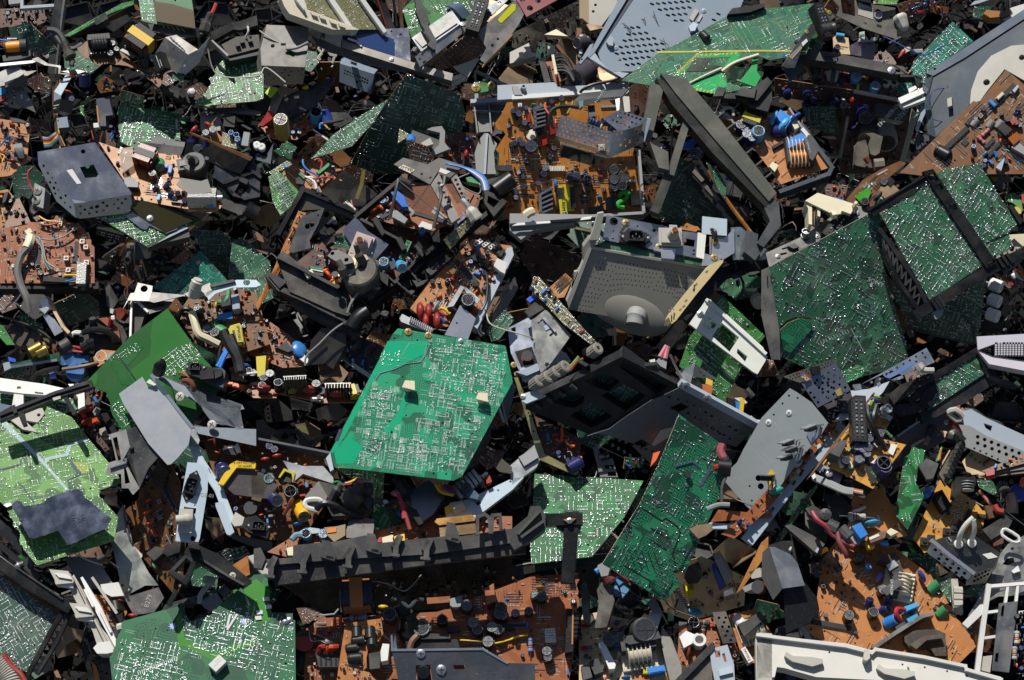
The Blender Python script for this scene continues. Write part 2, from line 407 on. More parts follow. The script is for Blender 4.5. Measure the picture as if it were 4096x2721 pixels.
def c_chipsq(b):
 b.box((0,0,.13),(1,1,.2),CO,taper=.97)
 for i in range(10):
  for s in(-1,1):b.box((-.42+.093*i,s*.54,.06),(.045,.12,.06),LEAD);b.box((s*.54,-.42+.093*i,.06),(.12,.045,.06),LEAD)
def c_relay(col):
 def f(b):b.box((0,0,.5),(1.5,.9,1),col);b.box((0,0,1.01),(1.1,.06,.02),SI);b.box((.2,.2,1.01),(.6,.05,.02),SI)
 return f
KIND={'ecap':('capacitor',lambda c:c_ecap(c)),'film':('film_capacitor',lambda c:c_film(c)),'drop':('dipped_capacitor',lambda c:c_drop(c)),'disc':('disc_capacitor',lambda c:c_disc(c)),'res':('resistor',lambda c:c_res(c,(RED,BRN,GO))),'diode':('diode',lambda c:c_diode),'ic':('chip',lambda n:c_ic(n)),'icn':('chip',lambda n:c_ic(n,.75)),'sip':('module',lambda n:c_sip(n)),'to92':('transistor',lambda c:c_to92),'to220':('power_transistor',lambda c:c_to220),'heat':('heat_sink',lambda n:c_heat(n)),'heatu':('heat_sink',lambda n:c_heatU),'coil':('coil',lambda c:c_coil),'choke':('choke',lambda c:c_choke),'can':('screened_coil',lambda c:c_can),'trim':('trimmer',lambda c:c_trim(c)),'switch':('push_switch',lambda c:c_switch),'scart':('scart_socket',lambda c:c_scart),'iec':('mains_inlet',lambda c:c_iec),'grom':('cable_grommet',lambda c:c_grom(c)),'knob':('knob',lambda c:c_knob(c)),'screw':('screw',lambda c:c_screw(c)),'post':('board_support',lambda c:c_post),'tuner':('tuner_can',lambda c:c_tuner),'sock':('aerial_socket',lambda c:c_sock),'fly':('flyback_transformer',lambda c:c_flyback),'sq':('chip',lambda c:c_chipsq),'relay':('relay',lambda c:c_relay(c)),'rca':('phono_socket',lambda c:c_rca(c)),'trafo':('transformer',lambda c:c_trafo(*c)),'bob':('transformer',lambda c:c_bobbin(*c)),'conn':('connector',lambda c:c_conn(*c)),}
MIX={'brown':[('ecap',BK,.0042,5),('ecap',NV,.0035,3),('res',CR,.0032,7),('res',SY,.0032,2),('disc',OR,.0035,3),('drop',RED,.005,2),('to92',0,.0025,4),('film',BU,.007,1),('diode',0,.003,4),('icn',10,.0026,1),('trim',WH,.007,.4),('can',0,.009,.4),('drop',BRN,.006,1.5)],'navy':[('ecap',NV,.0042,7),('ecap',NV,.0055,2),('res',CR,.003,8),('res',GRN,.003,2),('disc',OR,.0035,2),('drop',RED,.0055,1.5),('to92',0,.0025,4),('diode',0,.003,3),('icn',8,.0024,.8),('film',YEL,.006,.6),('res',PI,.0034,1)],'mess':[('ecap',BK,.0055,3),('ecap',DB,.005,2),('film',BU,.009,1.5),('film',RED,.01,1.5),('drop',OR,.006,2),('res',GY,.004,3),('res',SY,.0035,3),('to92',0,.003,3),('disc',BRN,.005,2),('conn',(4,WH),.0026,.8),('diode',0,.0035,2),('can',0,.008,.4),('film',GY,.009,.6),('res',CR,.0034,4),('drop',BRN,.007,1)],'dull':[('ecap',BK,.006,3),('ecap',FE,.005,3),('res',BRN,.0035,5),('to92',0,.003,4),('diode',0,.003,3),('film',CH,.008,1.5),('disc',BRN,.005,2),('icn',9,.0026,1),('can',0,.009,.3)],}
ALLTH=[]
RNG=random.Random(7)
class Th:
 def __init__(s,name,label,cat,poly,lean=(0,.3),h=0,group=None,xd=None,c=None,mir=0):
  s.poly=P(poly)if isinstance(poly,str)else poly
  q=s.poly;cx,cy=(sum(p[0]for p in q)/len(q),sum(p[1]for p in q)/len(q))if c is None else px(c)
  O=at(cx,cy,h);n=nrm(lean);s.n=n;s.O=O
  if xd is None:a,b=(s.cast(q[0],0,O,n),s.cast(q[1],0,O,n))if len(q)>1 else(O,O+RT)
  else:a,b=O,O+RT*xd[0]-UP*xd[1]
  X=b-a;X=(X-n*X.dot(n));X=X.normalized()if X.length>1e-6 else(RT-n*RT.dot(n)).normalized()
  Y=n.cross(X)
  s.M=Matrix(((X.x,Y.x,n.x,O.x),(X.y,Y.y,n.y,O.y),(X.z,Y.z,n.z,O.z),(0,0,0,1)));s.Mi=s.M.inverted()
  s.o=bpy.data.objects.new(name,None);s.o.empty_display_size=.02;COL.objects.link(s.o);s.o.matrix_world=s.M
  s.o['label']=label;s.o['category']=cat or name.replace('_',' ')
  if group:s.o['group']=group
  s.ks=[];s.rng=random.Random(hash_(name+label));ALLTH.append(s);s.occ=[];s.th=0
 def cast(s,p,z=0,O=None,n=None):
  O=s.O if O is None else O;n=s.n if n is None else n
  d=ray(p[0],p[1]);t=((O+n*z)-CAMP).dot(n)/d.dot(n);return CAMP+d*t
 def loc(s,p,z=0):v=s.Mi@s.cast(p,z);return(v.x,v.y)
 def lp(s,q,z=0):return[s.loc(p,z)for p in(P(q)if isinstance(q,str)else q)]
 def kid(s,name,me,loc=(0,0,0),rot=(0,0,0),sc=1,lab=None,stuff=False,parent=None):
  o=bpy.data.objects.new(name,me);COL.objects.link(o);o.parent=parent or s.o;o.location=loc;o.rotation_euler=rot
  o.scale=(sc,sc,sc)if isinstance(sc,(int,float))else sc
  if lab:o['label']=lab
  if stuff:o['kind']='stuff'
  if parent is None:s.ks.append(o)
  return o
 def mb(s,name,b,**k):return s.kid(name,b.mesh(name),**k)
 def jagged(s,q,amp,base=0):
  pts=[s.loc(p)for p in q];out=[]
  for i,p in enumerate(q):
   a,b=Vector(pts[i]),Vector(pts[(i+1)%len(q)]);out.append((a.x,a.y))
   if p[2]if len(p)>2 else False:
    n=max(2,int((b-a).length/.006));t=(b-a).normalized()if(b-a).length else Vector((1,0));w=Vector((-t.y,t.x));off=0
    for k in range(1,n):
     off=off*.6+s.rng.uniform(-amp,amp);v=a+(b-a)*((k+s.rng.uniform(-.3,.3))/n)+w*off;out.append((v.x,v.y))
  return out
 def bd(s,m,th=.0018,eg=None,ho=(),name='board',nh=6,amp=.004):
  s.th=th;q=s.jagged(s.poly,amp);s.bp=q;b=MB();hs=[s.lp(h)if isinstance(h,str)else h for h in ho]
  for k in range(nh):
   for _ in range(12):
    p=s.pt(.006)
    if p and all(math.dist(p,c[:2])>.02 for c in s.occ):hs.append(circ(p,s.rng.uniform(.0013,.0024),8));s.occ.append((p[0],p[1],.004));break
  b.prism(q,-th,0,m,hs,eg or EDGE);s.mb(name,b);return s
 def pt(s,margin=.004,region=None,tries=60):
  q=region or s.bp;xs=[p[0]for p in q];ys=[p[1]for p in q]
  for _ in range(tries):
   p=(s.rng.uniform(min(xs),max(xs)),s.rng.uniform(min(ys),max(ys)))
   if all(inside((p[0]+dx,p[1]+dy),q)for dx,dy in((0,0),(margin,0),(-margin,0),(0,margin),(0,-margin))):return p
  return None
 def free(s,p,r):return all((p[0]-c[0])**2+(p[1]-c[1])**2>(r+c[2])**2 for c in s.occ)
 def sol(s,n=300,r=.0016,region=None,m=None,si=.16):
  r*=.66;n=int(n*2);rr=min(r*.8,.00112)
  0
  b=MB();w_=MB();R=s.rng;rg=s.lp(region)if isinstance(region,str)else region;k=0;m=m or SO
  def dot(x,y,q):
   if not inside((x,y),s.bp):return
   q*=R.uniform(.7,1.25);e=R.uniform(1,1.5);a=R.choice((0,math.pi/2));ht=q*R.uniform(.7,1.3)
   ring=circ((x,y),q*e,7,1/e,a);c2=circ((x+q*R.uniform(-.2,.2),y),q*e*.6,7,1/e,a)
   V=[(u,v,0)for u,v in ring]+[(u,v,ht*.75)for u,v in c2]+[(x,y,ht)]
   b.add(V,[(i,(i+1)%7,7+(i+1)%7,7+i)for i in range(7)]+[(7+i,7+(i+1)%7,14)for i in range(7)],m)
  def line(x0,y0,x1,y1,t=.0005,mm=SI):
   if not(inside((x0,y0),s.bp)and inside((x1,y1),s.bp)):return
   d=math.dist((x0,y0),(x1,y1));w_.box(((x0+x1)/2,(y0+y1)/2,.0001),(d,t,.0003),mm,math.atan2(y1-y0,x1-x0))
  q=rg or s.bp;X0=min(p[0]for p in q);Y0_=min(p[1]for p in q);X1=max(p[0]for p in q);Y1=max(p[1]for p in q);c=.0178
  cells=[(i,j)for i in range(int((X1-X0)/c)+1)for j in range(int((Y1-Y0_)/c)+1)];R.shuffle(cells);g=.00254
  def D(x,y,q):
   if rg is None or inside((x,y),rg):dot(x,y,q);return 1
   return 0
  for rnd in range(3):
   for i,j in cells:
    if k>=n:break
    x,y=X0+i*c+.001,Y0_+j*c+.001;u=R.random()
    if rnd==0 and not any(inside((x+dx*c,y+dy*c),s.bp)for dx in(0,.5,1)for dy in(0,.5,1)):continue
    a=R.choice((0,1));S_=lambda p_,q_:(x+p_,y+q_)if a else(x+q_,y+p_)
    if u<.34:
     w2=R.choice((.0076,.0102,.0127));m_=R.choice((6,7,7))
     for t in range(m_):
      for o in(.001,w2):k+=D(*S_(.001+t*g,o),rr)
     if R.random()<si*1.5:
      for o in(.0025,w2-.0015):line(*S_(.001,o),*S_(.001+m_*g,o))
    elif u<.62:
     l_=R.choice((.0076,.0102))
     for t in range(R.randint(3,7)):
      if R.random()<.85:
       k+=D(*S_(.001+t*g,.002),rr*1.1);k+=D(*S_(.001+t*g,.002+l_),rr*1.1)
       if R.random()<si*1.4:line(*S_(.001+t*g,.002),*S_(.001+t*g,.002+l_),R.choice((.0006,.001)))
    elif u<.9:
     for _ in range(R.randint(5,14)):k+=D(x+R.randint(0,6)*g,y+R.randint(0,6)*g,rr*R.choice((1,1,1.2,1.7)))
    elif u<.95:k+=D(x+.008,y+.008,r*1.7)
  if b.V:s.mb('solder',b,stuff=True)
  if w_.V:s.mb('print',w_,stuff=True)
  return s
 def links(s,n,region=None,m=None,lab=None,si=1):
  0
  b=MB();w_=MB();R=s.rng;rg=s.lp(region)if isinstance(region,str)else region
  for _ in range(n):
   p=s.pt(.008,rg)
   if not p:break
   x,y=p;l_=R.choice((.01,.0125,.02,.03));a=R.choice((0,0,1));c=R.choice((1,1,2,4))
   for i in range(c):
    xx,yy=x+(0 if not a else i*.005),y+(i*.005 if not a else 0);x2,y2=xx+(0 if a else l_),yy+(l_ if a else 0)
    if inside((x2,y2),s.bp)and inside((xx,yy),s.bp):b.u([(xx,yy,0),(xx,yy,.0012),(x2,y2,.0012),(x2,y2,0)],.0005,LEAD,5)
   if si:
    for i in range(2):
     xx,yy=x+R.uniform(-.012,.012),y+R.uniform(-.012,.012);l2=R.uniform(.004,.014)
     if inside((xx,yy),s.bp)and inside((xx+(0 if a else l2),yy+(l2 if a else 0)),s.bp):w_.box((xx+(0 if a else l2/2),yy+(l2/2 if a else 0),.0001),((.0007,l2,.0003)if a else(l2,.0007,.0003)),SI)
  if b.V:s.mb('wire_link',b,stuff=True)
  if w_.V:s.mb('print',w_,stuff=True)
  return s
 def c1(s,kind,p,arg=0,size=.005,rz=0,z=0,ti=(0,0),lab=None,sc=None,parent=None):
  0
  nm,fn=KIND[kind];key=(kind,str(arg)if not hasattr(arg,'name')else arg.name)
  if isinstance(arg,tuple):key=(kind,)+tuple(a.name if hasattr(a,'name')else a for a in arg)
  me=cm(key,fn(arg));q=s.loc(px(p),z)if not(len(p)==3)else p[:2]
  s.occ.append((q[0],q[1],size))
  return s.kid(nm,me,(q[0],q[1],z),(ti[0],ti[1],rad(rz)),tuple(size*k for k in sc)if sc else size,lab)
 def cs(s,kind,pts,arg=0,size=.005,**k):
  for a,_ in U(pts):
   rz=a[2]if len(a)>2 else k.get('rz',s.rng.choice((0,90)))
   kk=dict(k);kk['rz']=rz;s.c1(kind,a[:2],arg,size*s.rng.uniform(.92,1.08),**kk)
  return s
 def sc_(s,mix,n,region=None,k=.66,tip=.12):
  n=int(n*1.5)
  R=s.rng;items=MIX[mix];W=[i[3]for i in items];rg=s.lp(region)if isinstance(region,str)else region;made=0
  for _ in range(n*3):
   if made>=n:break
   kd,arg,sz,_w=R.choices(items,W)[0];sz*=R.uniform(.85,1.3)*k;rr=sz*(1.5 if kd in('res','diode')else 1.1)if kd not in('ic','icn')else sz*arg*.55
   p=s.pt(rr*.6,rg,20)
   if not p or not s.free(p,rr*.8):continue
   s.c1(kd,(p[0],p[1],1),arg,sz,R.choice((0,90,0,90,R.uniform(0,180))),0,(R.gauss(0,tip),R.gauss(0,tip)));s.occ[-1]=(p[0],p[1],rr*.8);made+=1
  return s
 def p(s,name,q,m,z0=0,z1=.0012,ho=(),ci=(),lab=None,be=0,me=None,parent=None,seg=10):
  0
  poly=s.lp(q,z1);hs=[s.lp(h,z1)if isinstance(h,str)else h for h in ho]
  for cx,cy,r in ci:hs.append(circ(s.loc(px((cx,cy)),z1),r,seg))
  b=MB();b.prism(poly,z0,z1,m,hs,me);o=s.mb(name,b,lab=lab,parent=parent)
  if be:md=o.modifiers.new('bevel','BEVEL');md.width=be;md.segments=2;md.limit_method='ANGLE';md.angle_limit=rad(50)
  return o
 def fo(s,name,e,q,m,lean,th=.0012,ho=(),ci=(),z=0,lab=None,ze=None,hp=None,be=0):
  0
  a,c=[s.cast(p,z)for p in P(e)][:2];ed=(c-a).normalized();n=nrm(lean);n=(n-ed*n.dot(ed)).normalized()
  if n.dot(FW)>0:n=-n
  X=ed;Y=n.cross(X);M=Matrix(((X.x,Y.x,n.x,a.x),(X.y,Y.y,n.y,a.y),(X.z,Y.z,n.z,a.z),(0,0,0,1)));Mi=M.inverted()
  def lc(p):v=Mi@s.cast(p,0,a,n);return(v.x,v.y)
  poly=[lc(p)for p in P(q)];hs=[[lc(p)for p in P(h)]if isinstance(h,str)else h for h in ho]
  for cx,cy,r in ci:hs.append(circ(lc(px((cx,cy))),r,9))
  if hp:hs+=hp(lc)
  b=MB();b.prism(poly,-th,0,m,hs);o=s.mb(name,b,lab=lab);o.matrix_local=s.Mi@M;o['_lc']=0
  del o['_lc']
  if be:md=o.modifiers.new('bevel','BEVEL');md.width=be;md.segments=2;md.limit_method='ANGLE';md.angle_limit=rad(50)
  return o
 def u(s,name,pts,r,m,z=.004,k=5,n=7,lab=None,parent=None):
  0
  v=[]
  for a,_ in U(pts):
   zz=a[2]/1000 if len(a)>2 else z;p=px(a[:2]);x,y=s.loc(p,zz);v.append((x,y,zz))
  b=MB();b.u(smooth(v,k)if k else v,r,m,n);return s.mb(name,b,lab=lab,parent=parent)
 def b(s,name,pts,wd,t,m,z=0,lab=None,be=0):
  0
  v=[Vector(s.loc(p,z))for p in P(pts)];b=MB()
  for a,c in zip(v,v[1:]):d=(c-a);b.box(((a.x+c.x)/2,(a.y+c.y)/2,z-t/2),(d.length+wd*.98,wd,t*s.rng.uniform(.96,1)),m,math.atan2(d.y,d.x))
  o=s.mb(name,b,lab=lab)
  if be:md=o.modifiers.new('bevel','BEVEL');md.width=be;md.segments=2;md.limit_method='ANGLE'
  return o
 def text(s,body,p,size,rz=0,m=None,z=.0003,name='lettering',mirror=0):
  cu=bpy.data.curves.new('t','FONT');cu.body=body;cu.size=size;cu.extrude=.0001;cu.align_x='CENTER';cu.align_y='CENTER';cu.resolution_u=2
  o=bpy.data.objects.new('t',cu);me=bpy.data.meshes.new_from_object(o);bpy.data.objects.remove(o);me.materials.clear();me.materials.append(m or SI)
  x,y=s.loc(px(p),z);return s.kid(name,me,(x,y,z),(0,0,rad(rz)),(-1,1,1)if mirror else 1)
def Bd(label,*a,**k):return Th('circuit_board',label,'circuit board',*a,**k)
def hash_(t):
 v=7
 for c in t:v=(v*131+ord(c))%1000003
 return v
def hg(a,b,c,nu,nv,r,stag=0,skip=()):
 0
 out=[]
 for j in range(nv):
  for i in range(nu):
   u=(i+(.5 if stag and j%2 else 0))/max(1,nu-1);v=j/max(1,nv-1)
   if u>1.001 or(i,j)in skip:continue
   out.append((a[0]+(b[0]-a[0])*u+(c[0]-a[0])*v,a[1]+(b[1]-a[1])*u+(c[1]-a[1])*v,r))
 return out
def finish():
 for t in ALLTH:
  ks=t.ks
  if len(ks)==1 and ks[0].get('kind')!='stuff'and not ks[0].children:
   k=ks[0];bpy.context.view_layer.update()if False else None
   M=t.M@k.matrix_basis;nm=t.o.name;pr={a:t.o[a]for a in('label','category','group')if a in t.o}
   bpy.data.objects.remove(t.o);k.parent=None;k.matrix_world=M;k.name=nm.split('.')[0]
   if 'label'in k:del k['label']
   for a,v in pr.items():k[a]=v
# setting
def setting():
 b=MB();b.prism([(-60,-60),(60,-60),(60,60),(-60,60)],-1.55,-1.5,pk('4a443c',.9,.5,'packed_earth'))
 o=b.mesh('ground');o=bpy.data.objects.new('ground',o);COL.objects.link(o);o['kind']='structure'
 R=random.Random(3);V=[];F=[];nx,ny=110,90
 for j in range(ny):
  for i in range(nx):
   u=-.42+1.84*i/(nx-1);v=-.42+1.84*j/(ny-1)
   eg=max(0,max(abs(u-.5),abs(v-.5))-.62)*2.2
   p=at(u*4096,v*2721,-.37+R.uniform(-.05,.03));p.z-=eg*1.3;V.append(p)
 for j in range(ny-1):
  for i in range(nx-1):a=j*nx+i;F.append((a+nx,a+nx+1,a+1,a))
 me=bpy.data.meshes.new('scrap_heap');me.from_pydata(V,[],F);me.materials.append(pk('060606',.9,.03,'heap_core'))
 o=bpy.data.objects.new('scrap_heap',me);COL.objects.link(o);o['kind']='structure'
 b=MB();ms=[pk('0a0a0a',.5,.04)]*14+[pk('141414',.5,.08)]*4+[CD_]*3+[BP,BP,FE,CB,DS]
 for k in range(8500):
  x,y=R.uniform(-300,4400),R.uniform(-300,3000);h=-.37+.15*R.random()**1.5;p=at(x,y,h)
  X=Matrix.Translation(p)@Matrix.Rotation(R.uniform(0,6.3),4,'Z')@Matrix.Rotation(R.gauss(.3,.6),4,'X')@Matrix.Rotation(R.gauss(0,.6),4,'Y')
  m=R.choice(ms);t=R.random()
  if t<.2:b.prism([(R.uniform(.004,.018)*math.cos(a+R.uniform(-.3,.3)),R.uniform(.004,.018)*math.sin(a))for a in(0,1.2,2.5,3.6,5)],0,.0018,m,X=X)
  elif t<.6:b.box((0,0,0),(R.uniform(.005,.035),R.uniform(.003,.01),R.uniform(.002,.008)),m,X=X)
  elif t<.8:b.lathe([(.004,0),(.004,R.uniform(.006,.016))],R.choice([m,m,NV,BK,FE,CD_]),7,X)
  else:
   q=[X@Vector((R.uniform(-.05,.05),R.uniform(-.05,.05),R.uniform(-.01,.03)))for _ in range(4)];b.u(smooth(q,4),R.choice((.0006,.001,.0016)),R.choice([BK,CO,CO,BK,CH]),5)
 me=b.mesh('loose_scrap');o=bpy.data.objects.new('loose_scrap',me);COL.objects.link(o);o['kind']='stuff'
setting()
# upper area, first quarter of the photo's width
T(0,0)
t=Th('metal_strut','dirty grey steel strut rising behind a thick black cable boot','strut','~196,-8 38,0 -16,120 -16,152 -30,0 8,-164',(-.25,-.05),0,xd=(0,-1));t.p('web','~196,-8 32,0 -16,120 -16,152 -24,0 8,-164',DS);t.p('flange','~226,-8 8,0 -16,120 -16,152 -7,0 16,-152',ZINC,0,.012)
t=Th('wire_bracket','white painted metal frame corner over a brown scrap board','bracket','70,0 470,60',(0,.3),.05,xd=(1,0));t.b('bracket','~78,-8 0,34 110,-7',.006,.012,LG);t.p('panel','~28,-12 44,0 2,23 -42,5',GY,-.01,0)
t=Bd('dusty brown scrap board under a white metal frame corner','~0,32 188,-8 -28,56 -56,24 -80,-8 -24,4',(0,.3),-.02).bd(CD_).sc_('dull',22)
t=Bd('dark green board with a torn tip hidden in shade beside the steel strut','~30,100 76,-22 14,18 72,64* 12,18 -44,22 -112,-28',(-.3,-.2),-.01).bd(BP).sol(150,.0013)
t=Th('coil_assembly','black cored coil wound with bright orange wire','coil','~8,168 104,48',(0,.4),.04,xd=(1,-.12));t.p('core','~8,200 52,-12 48,-8 2,20 -38,12 -60,8',FE,-.012,.006);b=MB();
X=Matrix.Translation((-.016,.01,.01))@Matrix.Rotation(math.pi/2,4,'Y')
b.lathe([(.011,-.003),(.0115,0),(.0117,.011),(.0113,.022),(.011,.025)],plain('orange_enamel_wire','e08a1a',.4),18,X);t.mb('winding',b)
b=MB();b.lathe([(.0135,.025),(.0135,.038)],FE,16,X);b.lathe([(.0135,-.006),(.0135,-.003)],FE,16,X);t.mb('flange',b)
t=Th('metal_strip','bright bent metal strip lying across the coil wound with orange wire',0,'~-4,228 136,-13 10,4 -1,15 -9,-10 -136,14',(0,.35),.06);t.p('strip','~-4,228 136,-13 10,4 -1,15 -9,-10 -136,14',ALU,-.004,0)
t=Th('metal_bracket','folded grey sheet bracket below the bright metal strip','bracket','~0,262 62,-32 22,34 -60,38',(-.2,.35),.03);t.p('face','~-8,262 70,-32 24,34 -62,40 -32,8',ZINC);t.fo('flap','215,660 155,575','~86,264 -24,-34 32,26 38,-3 -48,27',ST,(.3,.4));t.fo('lip','60,760 215,660','~24,304 62,-40 12,16 -2,32 -56,4',DS,(.1,-.5))
t=Th('metal_bracket','grey steel bracket with two round holes at the edge of the pile','bracket','~16,302 68,14 44,84 -98,-14',(-.1,.1),0);t.p('face','~16,302 70,14 30,56 12,32 -98,-48',ST,ci=[(110,825,.0035),(128,862,.003)]);t.fo('side','~30,356 50,22','~30,356 50,22 -12,14 -38,-8',ST,(0,-.5),ci=[(108,928,.003)]);t.p('slot','~74,340 6,-1 0,15 -5,0',WH,.0012,.002)
t=Th('plastic_scrap','small crimson and blue plastic scraps at the edge of the pile',0,'~-4,348 28,-4 2,16 -26,4',(0,.3),.01);t.p('crimson_part','~-4,347 20,-5 11,10 -27,13',RED,-.01,0);t.p('blue_part','~-4,316 16,-4 10,18 -22,14',SY,-.01,0)
t=Th('socket_board','long green board edge with three phono sockets on a black panel','circuit board','~224,130 212,-118 42,-10 2,14 -86,32 -142,82',(-.3,.75),.05);t.bd(BL,nh=0).sol(120,.0013);t.fo('panel','630,325 1200,40','~252,130 228,-114 6,18 -14,10 -216,96',BK,(.4,-.55));
for i,(x,y,c)in enumerate(((1006,96,GY),(1060,70,GY),(1112,42,GO))):
 b=MB();b.lathe([(.0045,0),(.0045,.004),(.0032,.004),(.0032,.009),(.0022,.009),(.002,.003)],c,14);q=t.loc(px((x,y)),0);t.kid('phono_socket',b.mesh('phono_socket'),(q[0],q[1],-.006),(rad(75),0,rad(10)))
for x,y in((868,195),(905,175),(940,155)):t.p('switch',f'{x-28},{y-25} {x+8},{y-40} {x+28},{y+15} {x-8},{y+30}',CO,-.012,.001)
t=Bd('green board partly covered by a clear brown plastic shield','~496,-10 190,0 13,84 -5,26 -138,-14 -49,-11',(0,.35),.08).bd(BG).sol(120,.0014,'~496,0 60,0 4,76 -52,-4');t.p('shield','~550,4 74,12 70,22 6,64 -140,-26',clear('smoked_film','6e6250',.15,.82),.004,.0055);t.p('rim','~554,80 102,20 45,5 -5,27 -40,6 -112,-26',pk('3b372f',.4,.5),-.03,-.012)
for i in range(5):t.p('fin',f'{1440+45*i},{212+9*i} {1448+45*i},{212+9*i} {1478+45*i},{245+9*i} {1468+45*i},{245+9*i}',CR,-.012,-.01)
t=Bd('broken brown power board carrying a yellow transformer and an aluminium heat sink box','~276,172* 32,-24* 124,36 52,44 108,28* -24,58* -88,-70* -36,-9* -52,-9* -36,11* -68,-45',(.12,.42),.06,xd=(1,.2)).bd(CB,nh=3,amp=.002);t.c1('trafo',(1262,430),(FE,CB,Y2),.045,65);t.c1('bob',(890,420),(CH,CH,CH),.036,20);t.cs('ecap','~404,168 14,20 -22,16 106,20 18,12 58,26',CH,.006);t.c1('ecap',(1320,510),DB,.007);t.cs('ic','1320,660',8,.003);t.cs('res','~504,258 34,-2',GY,.004);t.sc_('dull',34,'~312,168 148,40 0,20 -140,-20').sc_('brown',12,'~496,240 76,24 -12,36 -60,-44');t.p('bracket','~428,180 12,-6 46,26 -6,8',ST,.012,.016)
t=Th('heat_sink','dull aluminium channel heat sink standing open on the torn brown power board',0,'~592,134 82,62 -34,66 -100,-44',(-.35,.05),.12);t.p('front','~592,134 82,62 -34,66 -100,-44',ST,ci=[(1465,378,.0012),(1553,440,.0012),(1600,475,.0012)]);t.fo('floor','~674,196 -82,-62','~674,196 -82,-62 40,-9 78,53',ST,(.5,-.2));t.fo('wall','~640,262 34,-66','~640,262 34,-66 36,-14 42,-48 -36,90 -48,42',ALU,(.65,.1),ci=[(1655,590,.003)])
for i in range(5):t.p('fin',f'{1520+26*i},{330+24*i} {1530+26*i},{330+24*i} {1560+26*i},{375+22*i} {1550+26*i},{378+22*i}',ALU,-.01,0)
t.c1('relay',(1470,570),BK,.024,-32,z=.001)
t=Th('anode_lead','black rubber anode boot ending in a red wire tip','cable boot','~732,104 42,-90',(0,.2),.08,xd=(1,0));t.u('boot','~732,116 8,-28 18,-40',[.012]+[.0125]*5+[.009]*4+[.007],RUBBER,k=5);t.u('wire','~758,50 8,-14 9,-23',.004,pk('c84840',.4,.2));t.u('collar','~720,78 20,-2',.006,RUBBER)
t=Th('plastic_part','flat black plastic moulding at the top beside the anode boot','plastic moulding','~752,116 76,-36 84,-24 12,34 -88,16 -72,40',(-.1,.2),.03);t.p('body','~752,116 76,-36 8,26 -72,40',BK,-.02,0);t.p('arm','~829,80 31,-4 60,-21 4,35 -60,18 -28,-2',CO,-.012,.006);t.p('slot','~882,80 8,-2 6,12 -9,2',FE,.006,.007)
t=Th('chassis_scrap','dusty grey chassis corner with a white cable clip above the pale green torn board',0,'~784,176 132,-44 12,56 -108,14',(.1,.4),.07);t.p('deck','~794,160 54,-28 80,-8 4,48 -112,28',pk('4c4840',.6,.6),-.02,0);t.p('rail','~756,145 6,-2 58,53 -6,6',GY,-.004,.012);t.b('side','~820,202 108,-22',.02,.03,CO,-.004);t.u('cable_clip','~880,132,4 10,-18,14 -2,-20,16',.0022,WH);t.sc_
for x,y in((2130,400),(2170,370),(2240,360)):t.p('lug',f'{x-20},{y-8} {x+18},{y-16} {x+24},{y+8} {x-14},{y+16}',CH,0,.009)
t=Bd('pale green torn board sprinkled with solder leaning on the square steel can','~804,212 76,-13 64,-11 1,164 -27,11 -162,14* -60,10* 18,-35* 30,-32* 6,-40* 22,-24* 6,-20',(.05,.42),.05).bd(BL,nh=3).sol(420,.0018)
t=Th('metal_bar','pale blue painted folded steel bar with a square end',0,'~194,328 42,-60 22,4 -40,70',(-.2,.45),.06);t.p('top','~194,328 42,-60 22,5 -40,70',PB,-.002,0);t.fo('end','~194,328 24,15','~194,328 24,15 1,26 -26,-7',LG,(0,-.35))
t=Th('folded_tab','thin bent steel blade joined to the top of the pale blue bar','metal blade','~116,208 104,28 -4,24 60,4',(0,.4),.07);t.p('blade','~114,212 22,-7 36,23 46,8 -2,26 60,3 -36,3 -32,-4 2,-22 -50,-8',DS,-.003,0);t.p('tongue','~218,256 58,-6 30,6 -30,10',ST,-.006,-.004)
t=Bd('brown board seen edge on with blue capacitors along its face','~188,312 26,-32 -14,92 8,100 24,52 -14,0 -21,-52 -10,-100',(-.85,.2),-.01,xd=(0,-1)).bd(CD_,nh=0);t.cs('relay','620,975',BK,.028);t.cs('ecap','~244,352 12,8',NV,.006,ti=(1.2,.3));t.c1('ecap',(760,775),NV,.011,0,z=-.03,ti=(.3,1.2));t.cs('disc','640,830 690,690',OR,.008)
t=Th('plastic_cover','small pale blue grey plastic box beside the dark gap','plastic box','~202,424 38,-6 7,40 -39,2',(-.1,.3),0);t.p('cover','~202,424 38,-6 7,38 -39,4',BLGREY,-.02,0,be=.002);t.p('slot','~205,430 5,-1 0,5 -4,1',BK,0,.0006)
t=Bd('small curled green and tan board fragment in the dark gap','~288,368* 24,-20 32,-10* -24,22* -24,24* 12,36* -20,-12 -2,-24',(-.3,.3),-.02).bd(BL,nh=0,amp=.003).sol(40,.0013)
t=Th('plastic_cover','dark blue grey plastic cover standing in the gap beside a curled fragment','plastic box','~344,355 46,-8 15,65 -27,4 2,36 -22,0',(-.15,.3),.02);t.p('cover','~344,355 46,-8 15,65 -27,4 2,36 -22,0',pk('3c4450',.35,.3),-.015,0);t.p('board_edge','~345,380 5,-2 6,62 -5,0',CO_,-.02,.002);t.u('red_wire','~332,444 -4,20 7,36',.0015,RED);t.p('plug','~334,442 18,-2 3,16 -19,2',WH,-.006,.006)
t=Th('ribbon_cable','rainbow ribbon cable curling down to a black plug',0,'~154,492 38,4 18,-16 -4,28 -14,20 -36,-4',(0,.3),0)
b=MB()
for i,m in enumerate((GY,GY,BRN,RED,OR,YEL,GRN,BU,PURP)):b.u(smooth([t.loc(px(p),.003*0)+(zz,)for p,zz in(((385+i*2,1235+i*11),0),((440+i*4,1250+i*9),.006),((480+i*5,1235+i*6),.012),((500+i*3,1200+i*3),.004))],4),.0024,m,6)
